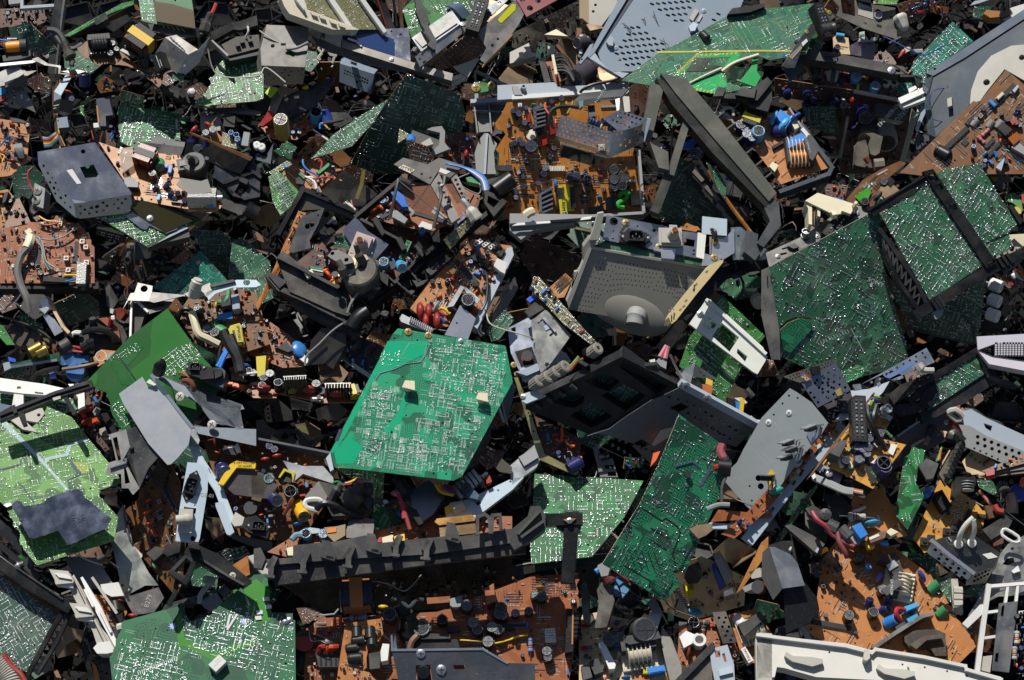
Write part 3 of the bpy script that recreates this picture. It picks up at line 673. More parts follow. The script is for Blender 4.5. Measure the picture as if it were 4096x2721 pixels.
t.mb('strand',b,stuff=True);t.p('plug','~207,468 6,-1 5,65 -6,0',GO,-.01,.005)
t=Bd('small rectangular bright green board dotted with round solder joints in the open','~424,378 52,8 56,4 112,15 2,117 -166,10 -57,-27',(0,.36),-.02).bd(BG,nh=4).sol(330,.0021);t.p('tab','~646,426 24,-2 -2,20 -22,-2',BG,-.0018,0);t.p('sticker','~629,429 8,-1 0,34 -7,1',SI,.0002,.0006)
t=Th('metal_sheet','black folded metal sheet leaning before the small bright green board',0,'~484,540 20,-31 152,19 -12,34',(0,.3),.04);t.p('face','~482,541 21,-33 157,19 -14,35',pk('2f3133',.35,.3),ci=[(1412,1325,.002),(1470,1285,.0012)]);t.fo('flange','~542,513 118,14','~542,513 3,-23 120,16 -5,21',pk('3d3e40',.35,.3),(0,.62));t.text('VIN A',(1358,1310),.007,80)
t=Th('cable_boot','thick grey cable arching into a black strain relief boot','cable','425,265 640,545',(0,.3),.1,xd=(1,0));t.u('cable','~170,107 26,3 20,14 16,30',.0065,CH,z=.01);t.u('boot','~231,152 13,36 10,20',[.008]*6+[.013]*3+[.013,.011],RUBBER,z=.01);t.u('neck','~253,206 6,18 -3,12',.006,CH,z=.008);t.u('white_wire','~256,230 4,-4 -10,18 -10,6',.0015,WH)
t=Th('hose','grey rubber cable loop crossing behind the black strain relief boot','cable','~200,132 96,12',(0,.3),.05,xd=(1,0));t.u('cable','~200,132 24,28 36,16 36,-18',.0055,CH)
t=Th('capacitor','grey sleeved capacitor lying at the edge above the orange wound coil',0,'~32,148 30,-4',(0,.3),.03,xd=(1,0));b=MB();b.cyl((-.009,0,0),(.009,0,0),.0075,PURP,14);b.cyl((-.0095,0,0),(-.009,0,0),.007,CAPTOP,14);t.mb('capacitor',b)
t=Th('wire','short red and blue wires poking in at the edge of the pile',0,'0,390 75,380',(0,.3),.05,xd=(1,0));t.u('red_wire','~-4,160 20,-2 14,-7',.0018,RED);t.u('blue_wire','~-4,142 24,3 18,0',.0018,BU)
t=Th('plastic_part','black ribbed plastic latch with a white rubber plug below the torn board','plastic moulding','~580,304 100,66 20,-30 -44,-64',(.2,.3),.01);t.p('base','~580,316 28,-12 48,16 44,16 -6,24 -14,10 -44,-18',CO,-.02,0);t.p('wing','~578,298 30,18 16,16 -32,-6',CH,0,.014);t.p('post','~644,316 16,-2 6,30 -10,8 -14,-12',BK,0,.02);b=MB();b.lathe([(.002,0),(.008,.003),(.009,.01),(.006,.016),(.002,.018)],WH,12);q=t.loc(px((1715,845)),0);t.kid('plug',b.mesh('plug'),(q[0],q[1],0))
t=Bd('scrap of dark green board bent over the torn brown power board','~596,262 16,-4* 48,14 -4,24* -32,-10',(.1,.2),.11).bd(BD_,nh=1)
# lower neighbour
T(0,1)
t=Th('metal_case','large open flat steel case with a blue sheen and a square window in its lid',0,'~134,-65 206,-34 26,35 106,146 -4,7 -202,31',(.16,.3),.14);t.p('lid','~134,-65 206,-34 26,35 106,146 -3,7 -203,31 -18,-24',BM,-.001,0,ho=['~286,-10 50,-9 17,35 -8,10 -40,3'],ci=[(745,-165,.0045)])
def rh(n,q,r0,r1,seed=1):
 R=random.Random(seed);pp=P(q);out=[]
 xs=[a[0]for a in pp];ys=[a[1]for a in pp];hs=[]
 for _ in range(n*12):
  p=(R.uniform(min(xs),max(xs)),R.uniform(min(ys),max(ys)))
  if len(hs)<n and inside(p,pp)and all(math.dist(p,c)>17 for c in hs):hs.append(p)
 k=_T[2];return[((p[0]-_T[0])/k,(p[1]-_T[1])/k,R.uniform(r0,r1))for p in hs]
t.fo('side','335,-163 665,300','~134,-65 114,161 18,24 6,52 -70,-60 -64,-130',TIN,(-.6,.1),ci=rh(22,'~150,-24 102,132 8,36 -60,-52 -52,-112',.0022,.0034,5));t.fo('front','665,300 1172,222','~266,120 203,-31 5,31 -14,35 -172,20 -15,-5',TIN,(.1,-.55),ci=[(722,390,.003),(760,357,.003),(800,392,.003),(820,341,.0042),(870,330,.0042),(867,378,.003),(930,367,.003),(925,295,.003),(960,323,.003),(992,255,.0026),(1027,312,.003),(1058,268,.0026),(1092,298,.003),(1126,262,.0032),(1062,345,.0028),(722,327,.0026)]);t.p('label','~238,1 21,-4 33,51 -16,3',PA,.0004,.0008);t.p('inner_board','~276,-24 76,-4 12,64 -68,0',BG,-.022,-.02)
b=MB();t.p('corner_tab','~248,96 18,24 44,-4 -54,-11',CM,.0004,.0012)
t=Bd('wide tan component board poking out behind the blue sheened steel case','~354,-100 70,24 216,24 24,28 134,144 -8,18 -36,17 -270,-49 -10,-24',(0,.5),.08,xd=(1,.15)).bd(CT,nh=10);t.c1('trafo',(1315,-60),(BRN,BRN,CH),.036,75);t.c1('ecap',(1430,-70),GRN,.01,0,ti=(1,.5));t.c1('fly',(1750,10),0,.024,200);t.c1('tuner',(1820,225),0,.034,8,ti=(1.25,0));t.cs('film','~588,-4 24,12',BU,.011);t.cs('ecap','~592,64 16,32 16,6 12,-18 24,26 20,12 -126,-50 42,-16',NV,.005,ti=(.5,.3));t.cs('ic','~600,94',12,.0024,rz=-8);t.cs('sip','1600,305',10,.003,rz=0);t.cs('film','~571,105 185,29 -296,-178',SY,.008);t.c1('ecap',(1375,75),BRN,.008);t.cs('disc','~402,-116 2,12',BU,.006);t.p('screen','~632,52 16,-24 72,12 24,-8 16,48 -80,8',clear('smoked_plastic','4d4b42',.5,.75),.02,.022);t.p('deflector','~424,-76 52,-8 2,68 -40,28',clear('amber_film','8a6236',.45,.5),.01,.012);t.p('bracket','~444,28 32,-2 20,22 -2,14 -46,-2',pk('2b3038'),0,.016);t.sc_('navy',36).links(24);t.c1('conn',(1080,-165),(4,WH),.004,80)
t=Th('plastic_grille','dark blue grey plastic housing with slots next to the flyback on the tan board','plastic housing','~784,-92 112,16 36,68 0,112 -56,4 -72,-56 -44,-28',(.1,.25),.05);t.p('body','~784,-76 112,16 36,60 0,96 -56,12 -72,-56 -44,-28',pk('1f2630',.35,.25),-.04,0,ho=['~860,44 36,16 -36,40 -28,-8','~866,12 18,12 -8,14 -20,-14']);t.b('rib','~808,44 96,-36',.006,.01,BK,.006);t.b('rib','~832,-52 100,76',.006,.01,CO,.006);t.p('clip','~864,24 28,12 -8,16 -28,-14',CO,0,.012)
t=Th('cable_clamp','black plastic clamp and round cable end under the tan board tip','plastic clamp','~780,112 100,-4 0,48',(0,.3),.04,xd=(1,0));t.u('sleeve','~880,136,0 40,24,-10',.016,BK,n=12);t.b('arm','~780,112 76,28 30,-26',.02,.02,CO);t.p('tongue','~760,24 36,64 -14,16 -30,-56',CO,-.01,0)
t=Bd('green and white edged board with a thin metal shield below the tan board','~352,170 116,-16 256,24 -48,30 -144,70',(.16,.34),.09).bd(BL,nh=2,eg=EDGEG).sol(330,.0019,'~352,170 96,-10 152,64 -40,32 -36,16').sol(60,.0013,'~520,168 204,10 -84,34');t.p('shield','~446,164 34,-12 56,36 56,20 84,-32 -44,38 -36,14 -60,-29 -10,15 -18,-2',BM,.003,.0042);t.p('film','~472,148 32,-40 120,24 100,46 -44,10 -88,36 -52,-32',clear('olive_film','34321a',.1,.8),.0045,.0055);t.p('white_strip','~568,258 88,-56 20,6 -108,52',LG,.0003,.001);t.c1('screw',(1345,437),TIN,.007,z=.0055);t.c1('scart',(1003,545),0,.027,-58,z=-.014,ti=(0,0));t.ks[-1].rotation_euler=(rad(62),0,rad(-24));t.p('side_panel','~532,278 144,-70 4,32 -104,24',pk('484a48'),-.03,-.004)
t=Th('tuner_can','shaded tuner can with a coaxial socket and a copper wire loop under the shielded board','tuner','~464,272 68,-16 12,48 -64,24',(.2,-.1),.03);t.p('can','~486,256 62,24 -12,36 -52,8',DS,-.05,0);b=MB();b.cyl((-.022,-.002,-.005),(-.03,-.01,.012),.0075,TIN,14);b.cyl((-.03,-.01,.012),(-.0303,-.0105,.013),.005,BK,12);t.mb('aerial_socket',b);t.u('wire_loop','~478,252 -18,2 -16,22 -16,32',.0022,CU,z=.01);t.u('wire_end','~556,277 60,0',.0026,CU,z=.01)
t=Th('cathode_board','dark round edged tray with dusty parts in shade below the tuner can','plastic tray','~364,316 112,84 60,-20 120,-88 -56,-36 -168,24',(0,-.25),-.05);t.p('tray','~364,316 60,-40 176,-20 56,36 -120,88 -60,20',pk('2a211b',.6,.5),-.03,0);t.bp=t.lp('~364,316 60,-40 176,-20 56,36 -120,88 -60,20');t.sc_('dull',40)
t=Bd('arched brown board crowded with parts and a thick grey lead','~0,406 -16,-198 68,-2 44,-10* 36,-8 44,-8* 24,-16 26,2* 34,22* 20,0 36,44* 22,44 1,130',(.02,.33),.1,xd=(1,0)).bd(CR_,nh=8);t.cs('ic','343,780,90 680,735,90',16,.0028);t.cs('can','~297,263 13,20 -70,40 72,16 -65,26',0,.0095);t.cs('ecap','~92,248 178,-30 -130,138 8,20',BK,.0055);t.c1('relay',(742,960),ZINC,.022,90,sc=(1.3,.9,1));t.cs('disc','492,612',SY,.006);t.c1('conn',(460,920),(12,CR),.0026,18);t.c1('conn',(548,468),(4,IV),.0045,85)
b=MB();R=random.Random(4)
for i,m in enumerate((WH,PURP,GY,TEALC,WH,PI,BRN,WH)):b.u(smooth([t.loc(px(p),0)+(z,)for p,z in(((335+i*7,650+R.uniform(-15,15)),.018),((385+i*2,720),.016),((395+i*4,810+i*4),.014),((440+i*8,910-i*3),.008))],5),.0011,m,5)
t.mb('wire_loom',b,stuff=True);t.u('lead','~110,240,14 -4,32,20 -30,36,18 -13,52,16 11,52,14 22,48,14 9,52,6',[.0075]*36,pk('6d6a66',.5,.3));t.u('heat_shrink','~109,240,14 -2,16,19 -11,24,20',.0095,IV);b=MB();q=t.loc(px((270,585)),0);b.box((q[0],q[1],.014),(.012,.01,.012),IV,.6);t.mb('plug',b);t.u('grey_wire','~96,206 24,30 48,14 48,-6 40,-24 12,-14',.0016,GY,z=.012);t.u('yellow_wire','~140,166,4 28,16,10 44,4,10',.0018,Y2);t.u('red_wire','~140,192,8 32,6,10 36,-8,10',.0018,RED);t.u('blue_wire','~236,400 24,-6 28,-6',.0022,BU,z=.012);t.u('yellow_link','~228,378 28,-1 28,1',.0022,Y2,z=.012);t.b('black_bar','~164,390 68,4',.01,.008,BK,.01);t.sc_('brown',75).links(40);t.b('rail','~-8,414 348,0',.014,.03,BK,-.004);t.p('foot','~248,408 82,-1 -2,13 -52,4 -28,-6',CO,-.012,.004);t.u('spring_screw','~298,410 1,20',.0045,ST)
t=Bd('brown board fragment with white stripes at the edge beside the steel case','~-8,72 36,-2 28,36 -44,94* -20,8',(-.1,.35),.06).bd(CO_,nh=1);t.c1('coil',(20,240),0,.013,ti=(1.2,0));t.p('coil_core','~16,80 14,-2 -10,34 -12,8',FE,0,.02);t.links(6);t.sc_('dull',10)
t=Th('connector_block','dusty grey anode connector block with two round studs',0,'~120,44 42,20 -4,56 -4,18 -38,-14',(-.2,.3),.06);t.p('block','~124,46 38,20 -7,72 -40,-14',GY,-.03,0,be=.003);t.cs('screw','~136,76 -6,34',GY,.009);t.u('lead','~118,128 -2,20 12,12',.006,BK)
t=Th('wire','red wire loop hanging beside the dusty grey connector block',0,'~100,8 20,68',(0,.3),.07,xd=(1,0));t.u('wire','~116,-8 -16,20 5,36 15,28',.0022,RED)
t=Bd('dark board packed with dots lying in shade at the edge behind a red wire','~40,-12 80,-4 40,40 -56,80 -56,-24',(0,0),-.06).bd(BP,nh=1).sol(110,.0013)
t=Th('metal_scrap','white label and clip scraps on a metal corner at the edge of the pile',0,'~-8,200 32,-8 18,32 -26,32 -24,32',(0,.3),.05);t.p('sheet','~-8,256 32,-4 18,8 -42,40 -8,0',LG,-.002,0);t.u('spring','~16,216,6 26,4,6',.006,GY);t.p('paper','~-8,200 24,-2 -2,26 -22,8',IV,0,.003)
T(0,0)
t=Bd('orange brown board at the edge with a grey ribbon stub and long chip','~-16,424 40,6 48,6* 36,12 -2,24 -8,92* -38,48* -36,20 -40,4',(0,.32),.07).bd(CO_,nh=4);t.cs('ic','~54,498,-4 -4,74,0',12,.0028);t.cs('disc','68,1290',BU,.006);t.cs('drop','~8,452 40,130',BRN,.008);t.sc_('mess',26);t.links(14)
b=MB()
for i in range(6):b.u(smooth([t.loc(px(p),0)+(z,)for p,z in(((130+i*12,1310-i*2),.005),((150+i*12,1360),.018),((190+i*6,1430),.008))],4),.0024,GY,5)
t.mb('ribbon_stub',b,stuff=True);t.u('yellow_wire','~0,552 16,8 -8,20',.0015,Y2,z=.01);t.u('blue_wire','~0,524 24,-28 6,-20',.0015,DB,z=.01)
t=Th('foil_scrap','crumpled dark cloth scrap on top of the edge board','scrap','~34,422 60,18',(0,.3),.1,xd=(1,0));t.p('scrap','~35,422 25,2 26,8 8,10 -22,-3 -32,-3',CH,0,.006)
# upper area, second quarter
T(1,0)
t=Th('metal_case','battered square steel tuner can with a rounded perforated skirt',0,'~38,89 150,7 -12,144 -156,-6',(-.08,.33),.12);t.p('lid','~38,89 150,7 -3,76 -9,69 -156,-6 -4,-59',DS,-.001,0,ho=['~105,188 11,-6 16,5 10,11 -8,7 -14,-7 -12,-2','~89,155 18,0 0,9 -18,0'],ci=[(150,412,.0042)]);t.fo('skirt','~20,235 156,6','~20,235 156,6 -2,35 -7,28 -17,-3 -106,7 -13,-2 1,-30 -11,-20',ST,(0,-.62),ci=rh(26,'~32,244 140,4 -4,40 -116,-6 -8,-22',.0016,.0024,2));t.fo('side','95,222 50,588','95,222 50,588 52,640 15,640 5,560 55,280',ST,(-.75,.1),ci=[(70,340,.0015),(62,400,.0015),(45,480,.0015),(30,560,.0015)]);t.p('inner_board','~96,180 48,0 0,28 -48,0',BG,-.03,-.028);t.u('lead_wire','~110,176,2 26,-2,8 24,-8,10 28,-14,14',.003,GY)
t=Bd('green board corner with lime tag peeking out below the battered steel can','~-8,240 26,16 4,60 12,4 -16,40 -26,2',(.05,.4),.04).bd(BL,nh=1).sol(50,.0018);t.p('tag','~52,308 28,12 -28,32 -20,-20',pk('a8c020'),.004,.006)
t=Bd('olive soldered board held in a chunky cream plastic frame at the top of the pile','~132,-16 240,0 92,122 -104,0 -184,-78',(.25,.25),.12,xd=(.6,.5)).bd(BO,nh=0).sol(520,.0013,si=.4);t.b('rail','640,-60 870,280',.0105,.012,WH,.012,be=.001);t.b('rail','~372,-16 88,126',.0095,.012,WH,.012,be=.001);t.p('frame','~86,-16 82,0 16,50 168,64 18,9 -94,-1 -156,-56 -18,-26',CR,-.012,.02,be=.002);t.p('lip','~138,-8 22,0 18,38 -6,6',WH,.02,.03)
for x,y in((520,120),(595,150),(690,190),(770,222)):t.p('notch',f'{x-30},{y-14} {x+28},{y+6} {x+35},{y+30} {x-20},{y+10}',IV,.02,.026)
t=Th('plated_chassis','long plated chassis rail with a clear plastic window and pale blue flaps','chassis','~176,74 48,18 328,8 2,118 -62,-18',(.05,.36),.09,xd=(1,.3));t.p('back_panel','~174,76 50,14 212,15 112,-5 6,119 -66,-19 -168,-40 -132,-46',BM,-.002,0,ho=['~514,121 9,-1 0,7 -9,0','~482,110 7,-1 0,7 -7,0']);t.p('window','~276,110 118,-4 101,34 -2,60 -85,-28 -48,-14',clear('blue_film','2c4472',.12,.8),.004,.006);t.p('rail','~310,144 280,88 116,32 -4,26 -118,-34 -276,-86',ST,-.01,.012);t.p('yellow_edge','~200,128 108,42 276,86 -2,5 -276,-85 -106,-42',GO,-.012,-.009);t.p('clip','~246,105 64,22 -6,33 -56,-24',LB,0,.014);t.p('corner','~190,114 34,-23 24,14 -24,35',ALU,0,.01);t.b('wire_edge','~332,138 28,10 16,16',.003,.003,WH,.016);t.fo('lower_flange','500,335 1455,652','~200,134 382,127 -22,7 -200,-44 -136,-56',SL,(0,-.6));t.c1('screw',(1215,535),TIN,.005,z=.012)
t=Th('metal_box','pale grey box with two rows of round vents hanging in shade below the plated rail',0,'~304,208 132,40 -24,84 -112,-36',(.1,-.25),0);t.p('face','~301,228 123,38 -12,71 -113,-43',BLGREY,-.0015,0,ci=hg((800,634),(1000,720),(797,660),10,2,.0022)+[(906,737,.0026)]);t.fo('top','~301,228 123,38','~301,228 123,38 14,-16 -54,-18 -68,-26 -10,6',BLGREY,(.05,.6),th=.002);t.fo('end','~424,266 -12,71','~424,266 -12,71 13,-17 12,-70',SL,(.7,-.1));t.u('hook','~378,314 -2,12 -14,6',.0025,WH,z=.004);t.p('clip','~339,219 23,8 -1,10 -21,-8',GY,0,.012)
t=Th('cord_loop','twisted white cord loop dangling in the dark gap','cord','~224,168 20,48',(0,.1),.03,xd=(1,0));t.u('cord','~230,216 -8,-8 12,-16 8,-14 -8,-10 -10,8 12,16 -8,14 2,10',.0026,LB)
t=Th('plastic_clip','small white plug with a tail in the dark gap under the plated rail','plug','~256,188 36,8 -12,32',(0,.1),.02);t.p('body','~256,187 35,9 -3,8 -24,-5',LB,-.006,0);t.p('tail','~276,204 10,-2 -10,26 -7,-4',LB,-.004,0);
t=Bd('grass green board under a flat silver tuner with a black plastic strap','~526,34 42,-46 256,0 8,24 -92,88 -184,32 -20,-60',(.1,.35),.06,xd=(1,-.45)).bd(BL,nh=2).sol(260,.002,'~548,40 52,-16 -8,56 -32,36').sol(260,.002,'~624,24 176,-24 -4,32 -84,48');t.p('sticker','~525,38 18,-7 2,11 -18,4',PA,.0004,.0008);t.p('sticker','~543,98 16,-5 2,9 -16,3',PA,.0004,.0008);t.text('021G',(1338,97),.0085,200,SK,.001);t.text('021G',(1380,247),.0085,200,SK,.001);t.p('side_strip','~548,128 10,8 -34,73 -11,-13',BL,-.02,-.016)
b=MB()
for i in range(6):b.u(smooth([t.loc(px(p),0)+(z,)for p,z in(((1700+i*7,65-i*3),.006),((1760+i*14,110-i*4),.02),((1855+i*12,190-i*6),.012))],4),.0024,pk('5c6f88'),5)
t.mb('ribbon',b,stuff=True)
t=Th('tuner_can','flat silver tuner box with a phono style aerial socket and a dark scart block','tuner','~558,136 150,-98 32,48 -12,10 -136,92',(.12,.5),.11);t.p('lid','~558,136 144,-99 34,47 -144,101',ALU,-.002,0);t.p('raised_lid','~568,138 132,-91 22,35 -126,86',ZINC,0,.003,be=.001);t.fo('side','1425,505 1835,215','~570,202 164,-116 70,-42 6,20 -222,178',ALU,(.15,0),ci=[(1470,530,.0028),(1492,488,.0026),(1578,480,.002),(1545,458,.0016),(1558,518,.0012)],z=-.003,ho=['~596,222 12,-6 3,8 -12,5','~712,141 11,-5 2,7 -10,6']);t.p('lower_lip','~736,92 80,-58 28,10 -20,26 -68,62',pk('25262b'),-.01,.004);t.c1('scart',(1975,185),0,.04,33,z=.004);t.p('bracket','~812,32 60,-32 32,-12 12,0 -72,68',ALU,-.004,0,ho=['~866,9 10,-5 4,8 -11,6']);b=MB();q=t.loc(px((1440,430)),0);b.cyl((q[0],q[1],-.006),(q[0]-.012,q[1]-.005,-.004),.0075,DS,14);b.cyl((q[0]-.012,q[1]-.005,-.004),(q[0]-.0123,q[1]-.0051,-.004),.005,BK,12);t.mb('aerial_socket',b);t.c1('screw',(1855,220),TIN,.006,z=.004)
t=Th('plastic_strap','stepped black plastic strap laid across the flat silver tuner',0,'~570,-8 74,180',(.1,.45),.14,xd=(1,0));t.p('arm','~569,-12 23,0 8,44 -24,6',CO,-.012,0);t.p('bar','~572,38 30,-10 22,52 -8,8 32,60 -4,28 -8,2 -22,-18 14,-16 -36,-56',BK,-.008,.004)
t=Th('metal_sheet','broad grey steel sheet with a yellow sticker near a crimson drilled plate',0,'~792,116 126,-108 26,-4 0,76 -28,52 -96,96 -20,-12 26,-44',(.15,.3),.1);t.p('sheet','~792,116 120,-104 48,-24 32,0 -48,96 -48,68 -76,76 -18,-14 24,-42',ST,-.0015,0,ci=[(2118,408,.0035),(2168,350,.003)]);t.p('sticker','~866,70 52,-56 14,2 -2,20 -50,47 -8,-3',pk('b8b818',.35,.05),.0004,.001);t.fo('orange_edge','~820,228 76,-76','~820,228 76,-76 24,-28 0,8 -48,56 -60,54',CO_,(.6,-.4),th=.002)
t=Th('plastic_housing','pale dusty plastic housing corner below the end of the plated rail',0,'~656,292 52,-36 92,-48 -40,68 -58,32',(0,.2),.04);t.p('top','~708,240 92,-32 -40,68 -24,-12',LB,-.01,0);t.p('front','~658,291 54,-19 24,-8 24,12 -58,33',WH,-.02,-.006);t.b('rib','~680,296 52,-20',.004,.006,IV,0)
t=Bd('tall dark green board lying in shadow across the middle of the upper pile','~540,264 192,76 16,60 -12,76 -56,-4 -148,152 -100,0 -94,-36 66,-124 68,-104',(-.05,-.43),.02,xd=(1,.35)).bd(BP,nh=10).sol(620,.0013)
t=Bd('narrow kite shaped green board half lit with a pale laminate edge','~372,416 100,-60 -48,80 -80,88 -148,46 84,-90',(.15,.36),.07).bd(BD_,nh=0,eg=CR).sol(400,.0014)
t=Bd('rusty brown torn board standing behind a gold capacitor with a long steel box','~6,444 54,16 148,-36 16,28* -92,48* -60,-2* -64,-44',(.05,.48),.02).bd(CR_,nh=1);t.c1('ecap',(240,1215),GO,.015,z=0,ti=(.1,0),sc=(1,1,1.9));t.cs('ecap','540,1080',SY,.012);t.cs('film','~72,478',YEL,.007);t.sc_('mess',14)
t=Th('steel_box','long dark steel box with a red plastic catch beside the gold capacitor','metal case','~68,320 84,4 128,-48 -8,20 -176,52',(-.1,.2),.05);t.p('top','~66,320 34,-12 50,17 -55,24',RUSTM,-.001,0);t.fo('side','~95,349 -47,107','~66,320 29,29 -45,107 -16,-24',ST,(-.5,.1));t.p('front','~95,350 55,-24 130,-50 -4,28 -68,80 -156,72',pk('15171a',.3,.3),-.012,-.002);t.p('catch','~8,450 24,-34 12,-20 16,4 2,24 -38,28',RED,.002,.014);t.p('lamp_cap','~164,314 20,-10 4,10 -12,6',YEL,0,.006)
t=Th('wire_stub','blue and yellow cut wires in a grey sleeve pointing out of the gap','wire','~222,440 90,-10',(0,.3),.06,xd=(1,0));t.u('sleeve','~240,442 40,-6 32,-8',.004,CH);t.u('blue_wire','~240,442 -10,4 -1,17',.002,BU);t.u('yellow_wire','~240,444 8,6 9,10',.002,YEL)
t=Bd('small tilted brown board with a blue drum capacitor and white wires in the gap','~242,352 46,12 28,32 -52,8',(.2,-.3),.03).bd(CD_,nh=0);t.c1('ecap',(600,1000),DB,.013,ti=(.8,.8));t.u('white_wire','~210,400 14,-20 -2,-14 14,26',.0016,WH);t.p('pins','~248,382 6,-2 10,22 -5,2',GO,0,.004)
t=Th('metal_strip','thin white metal strip crossing above the tan board',0,'~204,464 52,36',(0,.3),.03,xd=(1,0));t.b('strip','~206,465 50,35',.003,.002,WH)
t=Bd('orange tan board under loose coloured wires beside the dark open tray','~132,568 76,-76 32,76 92,56 -44,56 -128,24 -68,-80',(.1,.4),-.02).bd(CO_,nh=4).sc_('dull',18,'~132,560 76,-40 8,48 -56,72').links(26,si=0).sc_('brown',10);t.u('red_wire','~208,576 16,-6 12,14 -4,24 8,16',.0022,RED,z=.02);t.u('blue_wire','~168,572 2,20 18,20 28,16 20,28',.0022,BU,z=.014);t.u('green_bundle','~222,626 18,-14 24,-20',.0055,GRN,z=.024);t.u('white_wire','~176,640 24,-4 12,28 4,16',.0024,WH,z=.02);t.u('black_tie','~256,574 4,2',.004,BK,z=.02)
t=Bd('brown board edge tucked under the kite shaped board','~248,556 56,-24 36,36 -8,24 -28,8',(.1,.1),0).bd(CB,nh=1)
t=Bd('small soldered edge card with pins and a wire above the spotted green board','~44,618 72,-46 14,18 -70,37',(.1,.35),.05).bd(BO,nh=0).sol(60,.0014);t.u('yellow_wire','~80,604,4 20,-4,10 16,2,6',.0015,YEL);t.u('blue_wire','~100,592,6 6,8,12 10,0,10',.002,BU)
t=Th('metal_bracket','blue grey bracket with two white rollers at the edge of a dark gap','bracket','~-4,552 66,-36 -10,72',(0,.3),.05);t.p('face','~-4,554 40,6 26,-46 -10,74 -56,-16',SL,-.004,0);t.cs('knob','~5,528 17,6',WH,.0075,rz=0)
t=Bd('olive triangular board scrap with leads beside a brown dotted card','~514,460 40,24 -46,30',(.1,.3),.07).bd(BO,nh=0).sol(24,.0016);t.c1('ecap',(1390,1235),BU,.009,ti=(.8,.5));t.p('white_part','~592,512 32,-18 12,22 -36,12',LB,-.01,.004)
t=Bd('dark brown dotted card with an orange edge in front of the grey arch bracket','~536,499 76,25 28,52 -60,24 -28,-24',(-.1,-.3),.08).bd(CD_,nh=0,eg=CO_).sol(120,.0013)
t=Th('plastic_bracket','glossy grey plastic arch bracket beside the dark brown dotted card','bracket','~612,460 64,-8 20,84 -60,20',(.1,.3),.05);t.p('arch','~612,464 20,-8 34,-4 12,20 -2,40 19,22 -59,23 -12,-9 32,-28 4,-44',GY,-.012,0);t.p('plate','~560,466 96,36 0,26 -24,20 -80,-48',GR,-.01,-.004)
t=Bd('dark brown board with small blue and coral capacitors beside the grey arch bracket','~676,464 108,16 68,88 -8,56 -140,0 -44,-88',(.05,-.1),0).bd(CD_,nh=2).sc_('mess',34);t.cs('drop','~752,554',RED,.011)
t=Bd('dusty brown scrap of board with pale pads in the dark slot','~756,376 24,8 4,48 -8,12 -24,-12',(.3,.2),0).bd(CB,nh=0)
t=Bd('dark ferric board with heaps of soldered dirt behind the flat silver tuner','~632,224 112,-92 104,-32 0,68 -88,56 -112,32',(.1,-.45),.03).bd(CD_,nh=0).sol(120,.0011,si=0)
t=Th('chassis_rod','black rod and thin rails standing between the cream framed board and the grass green board','rod','~452,24 48,76',(.2,.1),.06,xd=(1,0));t.b('rod','~460,24 26,76',.013,.012,CO,0);t.b('rail','~436,0 34,100',.003,.01,BRN,0);t.b('rail','~516,-8 8,104',.006,.01,CD_,0);t.b('guide','~494,-8 12,100',.004,.01,BK,0)
t=Bd('blue grey chequered dark board behind the black rod at the top','~464,-12 88,0 -32,52 -20,12 -32,-28',(.1,.1),.01).bd(CD_,nh=0).sol(80,.0012,si=0)
# grey tv front with amber board
t=Th('tv_housing','light grey ribbed plastic housing with a round speaker bowl beside the amber board','plastic housing','~778,352 206,-8 20,280 -220,0',(.05,.3),.03,xd=(1,0));t.p('shell','~778,362 114,-6 -8,44 -24,32 -20,40 -48,2',GY,-.03,-.012);t.p('fin','~782,252 16,1 54,27 66,28 22,-4 0,16 -76,-4 -80,40',GY,-.01,-.004,ho=['~790,260 34,16 0,16 -34,-2','~832,280 48,24 -12,6 -36,-14']);
for a in('~780,362 14,112','~834,360 10,116','~780,396 106,4','~824,264 2,96','~784,298 134,18','~866,294 0,58'):t.b('rib',a,.0025,.012,GY,.002)
t.b('rail','~776,362 142,-8',.008,.02,LG,.008);t.p('speaker_bowl','~820,476 -20,24 -16,48 6,76 70,0 -8,-76 12,-32 -32,-38',GY,-.03,-.014,be=.004);t.p('bowl_rim','~824,480 -8,144 8,0 8,-144',LG,-.014,-.008)
t=Bd('tiny green board screwed to the light grey housing fin by two brass screws','~778,296 66,-6 12,14 -4,20 -68,11',(.05,.3),.06).bd(BL,nh=0).sol(16,.002);t.cs('screw','~788,316 56,-8',GO,.009);b=MB();t.u('black_wire','~842,328 10,14 40,-3',.0025,BK)
T(0,0)
t=Bd('brown board edge slanting over a dark box behind the tan board flyback','~676,475 13,1 216,89 -9,12',(-.2,-.1),.09).bd(CB,nh=0);t.p('dark_box','~680,482 212,94 -28,48 -104,-24 -104,-40',BK,-.06,-.02);t.cs('film','~688,506 50,10',NV,.011);t.c1('ecap',(1790,1330),CH,.008)
t=Bd('orange broken board tip with a red capacitor beside a grey panel','~720,486 58,-68* -14,18* 37,60 -17,20',(.1,.3),.06).bd(CO_,nh=0);t.cs('drop','~748,456 -52,16',RED,.011);t.cs('ecap','~738,486 25,-10',GY,.007)
t=Th('metal_plate','grey panel under a long dark steel flange above the orange board tip',0,'~716,394 74,10 0,64 -70,6',(0,.3),.03);t.p('panel','~716,402 74,10 0,56 -70,6',ST,-.004,0);t.p('flange','~718,390 134,-6 84,16 -4,14 -132,-10',DS,0,.006);t.p('drum','~804,404 40,8 -4,44 -40,-4',BK,-.02,.01,be=.003)
t=Bd('olive speckled wedge of board with small capacitors beside the orange board tip','~797,472 27,12 50,57 -80,-21',(-.1,.3),.07).bd(BO,nh=0).sol(90,.0013,si=0);t.cs('ecap','~832,484 20,8 4,16',BU,.006);t.p('grey_card','~874,472 22,4 -8,48 -24,-4',GY,0,.012)
T(1,1)
